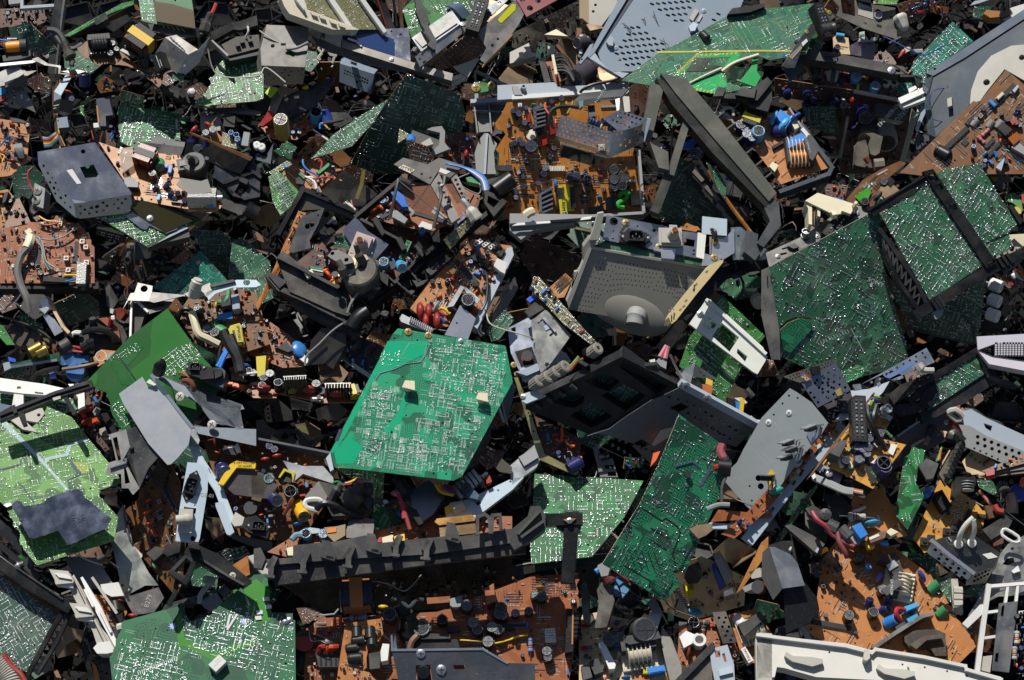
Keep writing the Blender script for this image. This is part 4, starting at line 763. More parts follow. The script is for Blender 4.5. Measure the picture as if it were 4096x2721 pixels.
t=Bd('spotted green triangular board with white traces at the edge of the open tray','~44,24 32,-20 22,12 56,62 -26,50 -40,36 -28,-48',(-.1,.3),.06).bd(BL,nh=2).sol(120,.0012).links(20)
t=Th('plastic_tray','open black tray with a smoked clear wall beside the spotted green board',0,'~168,66 200,84 -56,74 -228,0',(-.02,.2),.07);t.p('wall','~168,70 196,78 -12,28 -96,-36 -76,4 -24,4 -60,52 -10,0',clear('smoked_wall','56544a',.15,.88),-.02,-.006);t.b('rim','~82,224 86,-157 200,84',.009,.02,BK,.006);t.b('inner_rim','260,520 440,215',.004,.01,CO,0)
t=Th('metal_screen','upright grey steel screen with two holes in the open black tray',0,'290,720 610,345 490,690',(-.3,.1),.13);t.p('screen','~116,289 48,-121 81,-31 -21,55 -32,60 4,28 -64,18',ST,-.002,0,ci=[(460,505,.0055),(500,487,.0055),(555,405,.002)]);t.fo('back_wall','612,342 480,630','~245,137 -53,115 32,-28 58,-62',pk('23221f'),(.5,-.2),ci=[(632,400,.006)])
t=Bd('long orange brown board running diagonally from the black tray to the lower gap','~152,146* 28,8 -48,126 -84,104 -40,116 -20,32 12,-52 52,-100',(-.25,.25),.06,xd=(.4,-.9)).bd(CO_,nh=8).sc_('dull',10,'~156,152 24,4 -40,104 -28,-4').links(8)
t=Th('tv_chassis','big black plastic chassis tray with a ribbed foot rail crammed with components','chassis','890,410 1280,70 2200,70 2150,200 850,1350 220,960',(0,.32),.1,xd=(.74,-.6));t.p('floor','~128,344 332,-256 72,-8 272,24 -20,64 -324,292 -140,60',CD_,-.05,-.045);t.bp=t.lp('~200,340 260,-212 300,-8 -20,60 -300,260 -120,40');t.sc_('mess',90);[setattr(k,'location',(k.location.x,k.location.y,-.044))for k in t.ks[1:]];t.b('wall','~358,164 162,-136 28,16',.007,.045,BK,.012);t.b('wall','~358,166 146,78',.005,.05,CO,.006);t.b('front_wall','~82,312 78,40 132,68 24,-24',.006,.06,CO,.02);t.p('front_panel','~72,316 24,-28 64,52 134,80 -14,88 -96,-44 -64,-28',pk('191716',.45,.5),-.01,.004);t.p('panel_edge','~294,420 22,-26 36,114 -24,16 -48,-16',CO,-.01,.006);t.b('left_wall','~46,380 38,44 108,48 120,60',.01,.05,CO,0);t.p('corner','~44,378 16,-8 52,30 -28,24',CO,-.03,.004);t.p('base_side','~96,432 24,12 104,52 112,40 32,40 -28,16 -116,-60 -92,-52',CH,-.05,-.02)
for i in range(9):t.p('barcode_bar',f'{375+15*i},{1115+8*i} {379+15*i},{1117+8*i} {425+15*i},{1195+9*i} {420+15*i},{1193+9*i}',pk('7d6a4c',.6),-.02,-.019)
t.b('right_rail','~344,540 60,-48 116,-96 104,-88 80,-52 128,-108 68,-68',.01,.03,BK,-.004);t.b('inner_rail','~332,516 164,-112 72,-76 112,-88 116,-80',.006,.03,CO,.006)
for a in('~656,260 48,48 -76,64 -24,-60 36,-32','~552,356 40,40 -68,40 -24,-36'):t.p('pocket',a,pk('111112',.4,.35),-.02,-.008)
for a in('~656,260 -32,32 -20,16','~704,310 -76,64 -10,-30','~548,356 32,40','~504,400 52,44','~498,404 -38,-36','~404,492 -32,-32'):t.b('rib',a,.003,.03,CO,.012)
for a in('~604,356 20,-4 20,14 -16,14','~560,394 24,6 32,-8 -16,18 -24,10','~536,436 24,-6 10,4 -14,14'):t.p('hook',a,CH,0,.01)
for a in('~568,272 16,-16 24,36 -12,20','~416,176 20,-4 28,52 -12,12','~500,244 20,-4 20,40 -16,8','~624,224 32,-12 4,48 -24,-4','~440,364 36,12 -4,40 -28,-24','~392,432 20,-8 12,32 -20,12'):t.p('lug',a,BK,-.01,.03)
t.u('roller','~344,568,4 24,-36,8 32,-24,8',.016,BK,n=14);t.u('roller','~856,76,8 60,-44,8',.017,BK,n=14);t.p('arm','~312,544 36,-12 28,48 -24,20',CH,-.02,0);t.p('upper_arm','~804,44 20,28 28,12 48,28 -48,56 -32,-48',BK,-.02,.01,ho=['~832,92 40,20 -20,24 -24,-20']);t.p('corner_arm','~804,40 68,-16 36,-8 8,32 -40,16 -52,4',CO,-.03,0);t.bp=t.lp('~200,304 48,-28 32,44 8,40 16,40 -48,-8 -56,-32');t.sc_('mess',26);t.p('module','~188,348 16,-8 40,12 -4,28 -28,-4',PURP,0,.012);t.p('stripe','~194,343 44,9 1,8 -43,-8',GRN,.012,.0135);t.p('stripe','~196,354 44,8 -1,4 -43,-9',WH,.012,.0138);t.cs('drop','~248,368 12,12 16,22',OR,.009);t.p('yellow_label','~272,404 16,-13 11,9 -17,14',Y2,.01,.012);t.p('clip','~172,368 28,-12 8,16 -24,16',IV,0,.014);t.bp=t.lp('~444,328 56,-48 68,-8 -16,60 -76,40');t.sc_('mess',14);t.c1('ecap',(1290,850),SY,.01,z=0,sc=(1,1,1.7),ti=(.5,-.2));t.c1('ecap',(1150,860),SY,.01);t.c1('conn',(1340,730),(5,GRN),.008,30);t.c1('coil',(1215,870),0,.009);t.u('grey_wire','~328,512,20 16,-40,26 36,-40,26 64,-8,20',.0025,GY);t.u('thin_wire','~224,627,-20 56,-55,-10 64,-40,0',.002,GY)
t=Bd('rust orange board standing inside the black chassis under a clear cassette shell','~400,172 120,-108 200,-16 84,44 -44,76 -140,56',(0,.34),.085,xd=(.74,-.6)).bd(CR_,nh=4);t.p('label','~580,204 16,-21 44,17 -16,18',PA,.0004,.001);t.p('label','~628,152 12,-20 48,40 -20,4',PA,.0004,.001);t.p('blue_box','~483,80 23,-6 30,22 10,36 -22,0 -28,-32',pk('1a62b8',.35),.01,.03);t.sc_('mess',34,'~408,168 84,-64 60,16 8,64 -40,24 -80,-28');t.cs('ecap','~512,64 -58,56 10,-4 132,110',SY,.007);t.cs('drop','~424,150 14,-12 10,2 40,-12 22,10',OR,.009);t.cs('ic','1180,395,-5',14,.004);t.p('wall_bit','~486,148 18,-4 40,32 -12,16 -44,-24',GY,.006,.02)
for i in range(3):t.u('grey_wire',f'{1300+i*14},320 {1350+i*12},350 {1400+i*8},380 {1400+i*10},420',.0022,GY,z=.02)
t=Th('cassette_shell','clear plastic wedge shells with riveted metal spines propped in the black chassis','plastic shell','~508,32 132,-12 56,168 -120,-40',(0,.3),.19,xd=(1,0));t.p('front_pane','~508,36 116,16 76,136 -128,-36 -32,-32',clear('clear_plastic','2c1c14',.12,.3),-.002,0);t.b('pane_edge','~572,154 126,38',.006,.01,FE,0);t.b('cross_wire','~512,38 184,150',.0018,.002,FE,.002);t.b('cross_wire','~620,54 -60,82',.0018,.002,FE,.002);t.p('spine_top','~494,-20 34,-24 132,36 -36,60',DS,-.003,.004,ho=['~588,13 8,-2 4,6 -9,2','~620,26 8,-2 3,5 -9,3']);t.p('spine_side','~626,52 30,-40 72,160 -26,18',ST,-.01,.002,ci=hg((1640,120),(1745,335),(1640,120),6,1,.0036));t.p('second_spine_top','~592,-8 64,-36 88,28 -48,44',DS,-.02,-.012);t.p('second_spine','~698,30 18,-22 48,96 -20,8',ST,-.03,-.014,ci=hg((1790,90),(1860,250),(1790,90),5,1,.003));t.p('second_pane','~660,24 38,6 46,82 -24,8',clear('clear_plastic','2c1c14',.12,.3),-.03,-.028);t.p('paper_label','~510,-8 18,-11 42,19 -16,12',IV,.0042,.005);t.p('paper_label','~634,-2 26,-6 38,14 -18,10',PA,-.0118,-.011);t.text('JTT98J',(1350,-8),.009,-14,SK,.0054);t.u('wire_hook','~676,24,30 -4,28,32 -12,8,32 4,28,30 -8,44,26 -20,76,10',.0035,ST);t.u('wire_strut','~510,32,30 -12,56,28 -18,88,10',.003,ST)
t=Th('wiring','bundle of blue and white wires arching over the far corner of the black chassis',0,'~700,-36 132,108',(0,.3),.18,xd=(1,0))
for i,(m,d)in enumerate(((BU,0),(pk('8ea4c8'),14),(WH,28),(pk('4a6aa8'),40))):t.u('wire',f'{1700+d},{-60+d*.3} {1850+d*.6},{-25+d*.3} {1990-d*.4},{20+d} {2060-d},{90+d*.4} {2080-d},185',.0024,m,z=.004)
t.p('plug','~752,28 16,-4 36,14 -8,12 -36,-8',GRN,-.02,0);t.p('plug','~796,40 28,6 4,14 -28,-8',IV,-.02,0)
t=Bd('narrow olive board edge clipped on the foot rail of the black chassis','~672,250 96,-82 12,24 -84,94',(.1,.1),.135).bd(BO,nh=2).sol(80,.002,si=.8)
t=Th('cable_plug','grey moulded cable plug hanging over the olive edge board','plug','~740,112 60,72',(0,.3),.16,xd=(1,0));t.u('cable','~740,108,10 12,12,12 16,24,10',.006,GY);t.u('plug','~764,140,10 12,16,10 16,24,6',[.009,.01,.011,.012,.013,.013,.013,.013,.014,.014,.013],LB);
for i in range(2):t.u('wire',f'{1840+i*30},380 {1870-i*10},430 {1810+i*10},470 {1780},{500+i*20}',.002,pk('7a84a8'),z=0)
t=Th('metal_plate','pale blue plated sheet under a pink ribbed grommet in the black chassis','metal sheet','~314,212 42,-40 120,100 -60,64 -72,-56',(-.05,.2),.12);t.p('sheet','~312,214 42,-44 14,10 32,38 76,50 -60,68 -16,-32 -56,-32 -30,-44',BM,-.0015,0,ci=[(832,541,.0025),(1043,744,.0018)]);t.c1('grom',(950,690),pk('c8b4b0',.5,.2),.032,25,z=.001)
t=Th('flyback_transformer','chunky dusty flyback transformer crusted with pale resin in the black chassis','transformer','~256,296 144,0 24,88 -112,16',(-.16,.52),.15,xd=(1,0));b=MB();b.lathe([(.034,-.07),(.036,-.05),(.036,-.004),(.033,0)],pk('35322e',.6,.9),20);t.mb('body',b,loc=(.012,-.01,0));t.p('resin','~288,332 16,-20 40,-12 52,4 8,16 -36,20 -28,36 -28,8',pk('a59c84',.9,.5),-.004,.003);t.p('core_block','~256,308 16,-20 24,-2 48,26 4,20 -32,8 -36,-16',CH,.003,.022,be=.002,ci=[(685,748,.004),(810,805,.0045)]);t.p('washer','~316,352 28,-40 18,8 -6,20 -28,16',GO,.003,.005);t.u('peg','790,940,0 770,880,20 735,810,30',[.009]*6+[.006]*5,pk('5a564c',.7,.6));t.u('peg','960,830,0 920,760,22 895,670,40',[.009]*6+[.005]*5,pk('4a463c',.7,.6));t.cs('coil','715,955',0,.008)
t=Th('component_cluster','upright brown pin strip with small blue resistors inside the black chassis','pin strip','~188,256 72,40',(0,.3),.12,xd=(1,.5));t.p('strip','~184,252 72,32 4,12 -70,-32',CD_,-.02,0);t.bp=t.lp('~196,276 64,12 12,56 -48,-24');t.sc_('mess',24);
for i in range(4):t.p('pin',f'{485+20*i},{665+9*i} {490+20*i},{665+9*i} {490+20*i},{690+9*i} {485+20*i},{690+9*i}',TIN,0,.002)
t=Th('plastic_blocks','cluster of black switch blocks with grey levers behind the steel screen','switch block','~220,188 84,48',(0,.2),.1,xd=(1,.4));
for x,y in((600,590),(660,550),(700,620),(640,640),(590,530)):t.p('block',f'{x-45},{y-10} {x+10},{y-40} {x+50},{y} {x-10},{y+35}',CO,-.02,.01)
t.u('lever','640,470,10 700,430,20',.005,GY);t.u('lever','~276,188,10 12,1,14',.004,GY);t.u('lever','~280,236,14 28,-6,20',.003,CH)
t=Bd('small dark green card propped behind the pink ribbed grommet','~276,276 20,-36 24,-8 16,12 20,4 -16,44 -24,-12',(0,.1),.11).bd(BD_,nh=0,eg=CR).sol(40,.0012)
t=Bd('orange amplifier board with a white metal edge running under the black chassis','~776,248 84,16 56,8 -116,268 -152,28 -96,-72 72,-96',(.08,.36),.105,xd=(.42,-.9)).bd(CO_,nh=8);t.p('white_rail','~900,280 18,-4 6,28 -132,268 -16,-12',LG,-.02,.004);t.p('heat_plate','~732,484 56,48 -28,76 -84,-16',CM,.02,.022,ci=[(1800,1372,.002)]);t.p('white_tab','~852,344 12,-28 36,16 -8,40 -16,-8',WH,.01,.024);t.p('channel_wall','~686,492 46,-76 16,4 -40,68',ALU,0,.03);t.p('channel_top','~732,414 24,10 48,40 -12,16 -44,-44',ALU,.018,.022);t.p('channel_side','~686,490 34,14 -4,-8 -12,-10',ALU,0,.02);t.c1('ecap',(1890,1220),BK,.014);t.cs('relay','~752,464',BK,.014);t.cs('ic','1880,925,66',12,.005);t.cs('drop','~588,516 30,4 -10,32 40,0',RED,.017,rz=30);t.cs('disc','~644,504',GY,.014);t.cs('drop','~734,344 -4,8 -22,34 -4,12',RED,.007);t.cs('drop','1800,925',GRN,.008);t.cs('to92','~784,324 10,4 10,4 4,12 36,-2 -12,14 -44,60',0,.006);t.cs('film','~872,296 8,8 -20,-16',CO,.01);t.cs('conn','~796,264 28,4 24,8',(3,WH),.006,rz=-24);t.sc_('mess',60,'~784,256 96,24 -40,120 -80,128 -80,-32 -40,-24 80,-136',.8).links(40).sc_('dull',20);t.p('comb_heat_sink','~514,532 10,-16 112,56 -6,16 -110,-44',ALU,0,.03)
for i in range(12):t.p('fin',f'{1385+17*i},{1310+9*i} {1391+17*i},{1313+9*i} {1378+17*i},{1362+9*i} {1372+17*i},{1359+9*i}',ALU,.03,.036)
t.u('yellow_wire','~660,496 16,4 20,16',.003,Y2,z=.02);t.u('red_wire','~656,508 20,12 12,0',.003,RED,z=.022);t.u('blue_wire','~640,524 24,8 12,16',.003,DB,z=.022);t.u('black_wire','~828,376 2,48 -6,48 -16,32',.003,BK,z=.016)
t=Th('metal_sheet','tall grey slotted metal panel beside the white edge of the orange amplifier board','metal panel','~824,516 94,-156 14,40 -32,76 -68,92',(.4,.1),.03);t.p('panel','~800,600 128,-216 12,40 -32,56 -72,112',ST,-.003,0,ho=['~874,458 28,-32 3,4 -27,34'],ci=[(2120,1250,.0025),(2110,1290,.0025),(2130,1215,.002)])
t=Bd('small dark green chequered card between the metal panel and the teal board','~828,572 60,-68 24,12 12,24 -52,68 -28,8',(.1,.2),.09).bd(BD_,nh=0,eg=CR).sol(110,.0016);t.u('white_wire','~800,564,0 -4,16,8 12,16,4',.002,WH);t.u('white_wire','~808,556,0 -4,20,8 12,12,4',.002,WH)
t=Th('metal_strip','dull olive strip with a hanging end above the steel wedge in the upper gap','strap','~368,8 16,88',(.1,.1),.1,xd=(1,0));t.b('strap','~385,8 -7,44 -16,46',.007,.002,pk('6a5c28'),0)
t=Th('metal_sheet','dark folded steel wedge behind the black tray with one round hole',0,'~232,80 84,-76 120,82 -52,30',(.1,-.1),.08);t.p('sheet','~230,82 86,-82 68,48 52,38 -56,42 -76,-8',pk('332e28',.4,.4),-.002,0,ci=[(763,83,.0036)]);t.p('film','~256,94 26,-12 16,34 -18,4',clear('smoked_wall','56544a',.15,.88),.004,.006)
t=Th('wire_bundle','frayed pink and white wire ends sticking up behind the tray','wire','~312,104 48,36',(0,.3),.1,xd=(1,0))
for i,m in enumerate((PI,WH,GRN,WH,BRN,PI)):t.u('wire',f'{785+i*14},{300-(i%3)*14} {820+i*8},{310} {890},{350+i*3}',.0016,m,z=.004+.002*(i%2))
t=Th('fuse_holder','green plug with a white wire over the orange tan board','connector','~152,10 24,42',(0,.3),.08,xd=(1,0));t.p('plug','~152,14 6,-5 18,15 -4,10',GRN,-.01,.004);t.p('body','~142,30 18,-6 14,12 -6,16 -24,-4',CO,-.014,0);t.u('white_wire','~176,24 24,12 14,16 2,16',.0025,WH);t.u('red_wire','~172,28 36,4 40,-6 32,4',.002,RED,z=-.002)
# upper area, third quarter
T(2,0)
t=Th('drilled_plate','dusty crimson plate with round holes meeting the yellow stickered sheet','metal plate','~8,-16 180,0 -56,32 -80,44 -28,-52',(.1,.35),.09);t.p('plate','~4,-16 188,0 -60,32 -80,45 -28,-49',pk('8a4a4a',.5,.4,'crimson_paint'),-.003,0,ci=[(160,75,.0065),(95,5,.005),(232,5,.006)]);t.fo('edge','~52,61 80,-45','~52,61 80,-45 2,9 -78,44',pk('5a2c2c',.5,.4),(0,-.6),th=.003)
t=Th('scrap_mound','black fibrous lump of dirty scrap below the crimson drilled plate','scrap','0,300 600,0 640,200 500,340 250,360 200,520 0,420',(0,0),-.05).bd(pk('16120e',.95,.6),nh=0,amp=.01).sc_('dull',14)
t=Th('plastic_part','cream moulded plastic part lying behind the light grey housing','plastic moulding','~-8,188 68,-34 26,46 -62,20 -32,8',(0,.35),.02);t.p('body','~-8,188 68,-34 10,34 15,3 -1,9 -60,20 -32,8',LB,-.02,0);t.p('tab','~24,188 16,-2 4,22 -16,2',CR,0,.008)
t=Th('plastic_part','pale angular plastic shard near the black fan connectors','plastic moulding','~126,160 26,-2 30,22 -50,16',(.1,.4),.02);t.p('body','~126,160 10,-3 22,11 24,-8 -2,16 -12,12 -34,8',LB,-.01,0);t.p('corner','~116,124 42,-19 42,25',IV,-.03,-.02)
t=Th('cable_connector','pair of cream multi pin plugs with arching black wires','connector','~140,196 24,68',(-.1,.35),.07,xd=(1,0));t.p('plug','~141,197 9,-2 8,41 -9,6',IV,-.012,.004);t.p('plug','~149,236 9,0 7,28 -12,3',IV,-.012,.004)
for k,(x,y)in enumerate(((380,500),(384,520),(390,545),(396,590),(400,610),(405,635))):t.u('wire',f'{x},{y} {x+60},{y-12+k*2} {x+110},{y+25} {x+150},{y+90}',.0032,BK,z=.012+.002*k)
t=Th('connector_board','pinkish brown board strip with a black header behind the cream plugs','circuit board','~120,222 34,-4 28,92 -24,-4',(-.1,.3),.04).bd(CR_,nh=2);t.p('header','~96,216 24,8 20,72 -24,-2',CO,-.02,.01)
for i in range(9):t.p('tooth',f'{322+4*i},{590+16*i} {342+4*i},{588+16*i} {344+4*i},{596+16*i} {324+4*i},{598+16*i}',BK,0,.008)
t=Bd('dusty tan board with white sockets and drum capacitors beside the blue grey slotted cover','~232,100 24,2 48,138 16,64 -80,0 -10,-56',(.15,.3),.03,xd=(0,1)).bd(pk('7a5a44',.8,.6,'dusty_tan'),nh=2);t.p('socket','~243,125 10,-1 1,31 -10,1',WH,0,.012);t.p('socket','~242,170 10,0 1,21 -11,2',WH,0,.012);t.c1('ecap',(672,375),PURP,.013,ti=(.9,.6));t.c1('ecap',(690,620),PURP,.022,ti=(.7,.9));t.sc_('dull',24);t.b('rail','~164,164 60,76 52,64',.006,.014,CB,.02);t.cs('res','~228,268 28,8',LB,.008)
t=Th('metal_bracket','dirty beige steel bracket with three holes beside the blue grey slotted cover','bracket','~242,-16 134,0 0,40 -48,80 -52,-18 -34,-20',(-.05,.3),.05);t.p('plate','~276,-16 104,0 -4,36 -56,74 -44,-9',LB,-.003,0,ci=[(748,45,.003),(728,103,.003)]);t.p('edge','~241,-16 35,0 0,102 -24,-20 -10,0',pk('9a8468',.8,.7),-.012,-.003);t.p('lip','~266,88 10,-3 44,10 12,5 -52,10',RUSTM,-.01,0)
def oval(c,a,l=.0046,r=.0022):
 return[(c[0]+math.cos(a)*dx-math.sin(a)*dy,c[1]+math.sin(a)*dx+math.cos(a)*dy)for dx,dy in[(l*.6+r*math.cos(q),r*math.sin(q))for q in(-1.5,-.75,0,.75,1.5)]+[(-l*.6+r*math.cos(q),r*math.sin(q))for q in(1.64,2.4,3.14,3.9,4.64)]]
t=Th('metal_cover','large blue grey painted steel cover with rows of oval vents and scuff marks',0,'~396,-24 444,0 -44,92 -396,208 -128,-68',(.05,.33),.1,xd=(1,0))
hs=[]
for j,(x0,y0,x1,y1,n)in enumerate(((1255,38,1630,10,8),(1325,88,1590,68,6),(1397,138,1555,127,4),(1468,188,1522,184,2),(1078,250,1132,246,2),(1043,310,1202,296,4),(1010,366,1274,345,6),(975,424,1347,393,8),(940,483,1365,447,9),(958,535,1224,513,6),(1032,583,1137,573,3),(1850,127,1850,127,1),(1810,180,1810,180,1))):
 for i in range(n):f=i/max(1,n-1);hs.append(oval(t.loc(px((x0+(x1-x0)*f,y0+(y1-y0)*f))),-.42))
t.p('panel','~448,-24 392,0 -40,96 -176,96 -184,88 -92,0 -28,-32 -12,-32 12,-24',BLGREY,-.002,0,ho=hs);t.p('raised_rim','~394,-24 30,0 -128,212 -20,20 -4,-6',BLGREY,-.006,.006,be=.002);t.p('inner_step','~424,-24 25,0 -129,192 -11,20 -5,-12',SL,-.006,.001);t.p('bottom_rim','~276,208 20,-20 24,36 32,32 68,6 -24,18 -36,-20',LG,-.006,.005,be=.002);t.p('clip','~338,150 14,-24 13,12 -3,26 -14,-2',LG,0,.01);t.p('clip','~636,66 20,-36 14,10 -22,36',LB,0,.004);t.p('clip','~634,96 16,-18 16,10 -10,22 -16,2',PB,0,.01);t.p('slot_clip','~664,76 14,-24 5,4 -13,23',LB,0,.003);t.cs('screw','930,432 1720,98',LG,.005);t.p('hinge_tab','~239,224 17,-24 24,-40 12,-4 -12,36 -24,26 -10,12',BLGREY,-.004,.002,ci=[(624,530,.0026)]);b=MB()
R=random.Random(9)
for k in range(16):
 cx,cy=R.choice(((1180,200),(1290,190),(1350,160),(1040,280),(1370,420)));a=R.uniform(40,75);q=[t.loc(px((cx-a*.5+R.uniform(-30,30),cy-a+R.uniform(-20,20))),.0002)+(.0002,),t.loc(px((cx+10+R.uniform(-20,20),cy-a*.3)),.0002)+(.0003,),t.loc(px((cx+a*.4,cy+a*.7)),.0002)+(.0002,)]
 b.u(smooth(q,5),R.uniform(.0003,.0008),FE,4)
t.mb('scuff',b,stuff=True)
t=Bd('huge deep green board with gold pads and a broken corner leaning on the slotted cover','~392,289 124,-93 108,-56 216,-120 76,12 196,-24 -56,184 -132,24 -44,-16* -124,56* 14,40* 50,16* 52,0 -132,26 -116,-18 -132,-14',(.06,.38),.14,xd=(1,-.5))
B_GOLDG=pcb('board_gold','0b4f3c','17694c',52,.34,.1);PADG=plain('gold_pad','b9b25a',.35,.6)
t.bd(B_GOLDG,nh=14).sol(260,.0017).sol(620,.0013,m=PADG,si=0);t.p('ground_band','~580,268 80,-74 152,-8 8,12 -26,38 -34,4 24,-36 -112,6 -72,62',pk('1aa058',.35,.1),.0002,.0005);t.p('ground_corner','~592,298 24,18 8,4 116,18 32,-34 -20,-40 -92,32',pk('1aa058',.35,.1),.0002,.0005);t.p('trace','~520,184 376,-5 160,3 0,5 -160,-2 -376,5',PADG,.0003,.0007);t.p('dark_square','~656,208 64,-2 -24,26 56,4 -64,20 -64,0',pk('14281e'),.0005,.0009)
for i in range(12):f=i/11;t.p('pad',f'{1490+160*f-8:.0f},{640-150*f:.0f} {1490+160*f+22:.0f},{640-150*f-8:.0f} {1490+160*f+12:.0f},{640-150*f+14:.0f} {1490+160*f-16:.0f},{640-150*f+20:.0f}',PADG,.0005,.001)
for i in range(10):t.p('pad',f'{1660+38*i},{488-2*i} {1678+38*i},{486-2*i} {1668+38*i},{505-2*i} {1652+38*i},{507-2*i}',PADG,.0005,.001)
for i in range(9):t.p('pad',f'{1560+32*i},{768+7*i} {1575+32*i},{766+7*i} {1565+32*i},{795+6*i} {1550+32*i},{797+6*i}',PADG,.0005,.001)
t.p('socket','~772,52 18,-22 118,-18 -2,12 -54,20',BK,0,.012);t.c1('ecap',(1700,300),BK,.008,ti=(1.2,.4));t.p('torn_piece','~816,292 40,-52 8,-32 18,-4 -4,52 14,20 -20,36',pk('1f9a50',.35,.1),-.006,-.004);t.u('splinter','~608,314,2 72,-38,4 72,-32,4',.002,IV);t.u('splinter','~752,256,2 48,-32,4 84,-28,6',.003,IV)
T(3,0)
t2=Th('connector_strip','dark grey connector panel along the edge of the huge green board with a barcode label','connector panel','130,590 500,80 600,150 240,610',(.45,.35),.13);t2.p('panel','~52,236 68,-104 80,-102 24,14 18,16 -50,40 -68,68 -28,76 -28,0',pk('33363a',.45,.3),-.006,0,ci=[(262,370,.004)]);t2.c1('scart',(450,215),0,.036,55,z=.0005);t2.cs('screw','~206,39 13,7 -81,69',GO,.005)
t2.p('sticker','~76,204 42,-44 4,12 -36,40',LB,.0004,.001);t2.p('sticker','~120,154 18,-16 5,10 -18,18',PA,.0004,.001);t2.p('round_mark','~82,166 8,-8 6,4 -7,12',pk('8a5a50'),.0004,.001)
for i in range(12):t2.p('bar_mark',f'{200+8*i},{507-9*i} {203+8*i},{503-9*i} {212+8*i},{520-9*i} {209+8*i},{524-9*i}',BK,.001,.0014)
t2.p('label_letter','~54,196 9,-2 -1,15 -9,-1',pk('2c5a94'),.0004,.001)
t=Th('aerial_socket','coaxial socket and pale green board edge under the connector panel',0,'~192,104 48,-8',(.3,.3),.12,xd=(1,0));t.u('stem','~188,108 36,-6',.011,CH,k=0,n=14);t.u('socket','~218,104,1 22,-6,4',.0105,DS,k=0,n=14)
t=Th('metal_flap','grey metal flap hanging below the barcode panel',0,'~48,228 64,-32 16,44 -50,56',(-.1,.2),.1);t.p('flap','~46,228 46,12 18,-44 18,44 -50,56',SL,-.003,0)
t=Bd('small pale green crowded board peeking out beyond the barcode panel','~136,160 56,-64 32,-16 -32,96 -32,0',(.2,.2),.06).bd(BL,nh=0).sc_('mess',16)
T(2,0)
t=Bd('tall amber power board full of blue capacitors in the light grey housing','~-40,356 456,-40 36,308 -492,0',(.05,.06),.06,xd=(1,0),c=(500,1200))
T('F');t.poly=P('1170,232 1440,215 1483,492 1160,505 1150,400* 1142,345 1165,310* 1140,285 1155,265');t.bd(C_AMBER,nh=18)
T(2,0);t.cs('ecap','~44,444 20,84 -36,-24 8,14 -24,-118 12,12 -20,-12 172,-44',NV,.006).c1('ecap',(165,1330),NV,.0125);t.c1('disc',(118,1205),IV,.012,80,ti=(1.1,0));t.cs('film','~60,428',RED,.01);t.cs('trim','70,945',WH,.008);t.cs('disc','195,940',GRN,.006);t.c1('film',(455,930),YEL,.01,0);t.p('red_capacitor','~134,444 24,-4 4,36 -24,8',RED,0,.018,be=.003);t.p('red_capacitor','~105,488 19,-4 3,32 -17,8',RED,0,.018,be=.003)
for k in range(5):t.p('fin',f'200,{985+38*k} 300,{965+36*k} 302,{978+36*k} 202,{1000+38*k}',ALU,0,.03)
t.p('heat_sink_back','~78,384 42,-13 2,7 -36,16 4,64 -8,0',ALU,0,.03)
T(1,1);t.p('long_chip','~856,-17 62,-1 2,22 -60,-2',FE,0,.012)
T(2,1)
for k in range(5):t.p('fin',f'255,{212+42*k} 365,{160+44*k} 368,{175+44*k} 258,{230+42*k}',ALU,0,.028)
t.p('heat_sink_back','~97,86 47,-26 3,6 -42,24 3,60 -9,1',ALU,0,.03);t.c1('trafo',(478,270),(CO,YEL,YEL),.034,4,sc=(1,1.3,1));t.p('yellow_label','~167,106 31,-2 3,56 -27,1',pk('c8bc28'),.036,.04);t.text('SCREM 9B',(462,330),.009,-88,SK,.0405);t.p('foil_top','~165,56 25,-4 26,24 -40,4',pk('b8a838',.3),.02,.026);t.cs('disc','385,130',BU,.009);t.cs('ecap','~362,4 28,24 10,10 -38,1 30,23 -30,4',BK,.01);t.cs('ecap','~206,30 22,-2 40,10',NV,.009);t.c1('coil',(900,290),0,.014);t.u('green_ring','~380,100,4 16,-20,14 20,6,14 -8,18,8 -24,12,12 -4,14,12 20,6,8',.005,pk('2fae3a'));t.p('black_relay','~426,76 34,-4 4,52 -36,4',BK,0,.03,be=.003);t.p('resistor_block','~338,100 18,-4 4,56 -20,4',CH,0,.02);t.p('white_block','~248,140 8,0 4,28 -9,2',WH,0,.02);t.p('dark_slab','~276,134 52,-2 4,24 -54,4',pk('23242c'),0,.014);t.cs('res','~256,96 4,18 4,-34',FE,.008,rz=0);t.p('print_line','~24,55 116,-15 1,2 -116,16',SI,.0003,.0006);t.cs('film','~430,40',WH,.007)
T('F');t.sc_('navy',100,'1170,235 1290,230 1270,480 1160,490',1.1).sc_('mess',40,'1290,380 1440,360 1470,480 1300,480');t.links(90);t.text('Sin - 4',(1240,300),.006,90)
T(2,0)
for k in range(10):t.p('terminal',f'{325+15*k},{1490-(k%2)*6} {337+15*k},{1488} {340+15*k},{1530} {328+15*k},{1533}',IV if k%2 else WH,0,.008)
t=Th('tv_housing','light grey housing rim running under and beside the amber power board','plastic housing','~0,300 148,-4 12,16 260,-16 0,20 -420,40',(.05,.35),.075);t.p('top_rail','~-52,306 204,-11 12,17 256,-15 0,19 -180,16 -240,23 -52,3',LG,-.01,0);t.p('ledge','~0,340 248,-14 152,-10 0,10 -280,22 -120,8',WH,0,.006);b=MB();q=t.loc(px((100,805)));b.lathe([(.006,0),(.005,.016),(.003,.016),(.003,.01)],LG,12);t.kid('screw_post',b.mesh('screw_post'),(q[0],q[1],0));t.p('gusset','~0,308 24,2 14,30 -30,0',GY,0,.008);t.u('black_wire','~408,266,40 -48,22,40 -72,16,40 -32,16,36 -12,12,30',.003,BK)
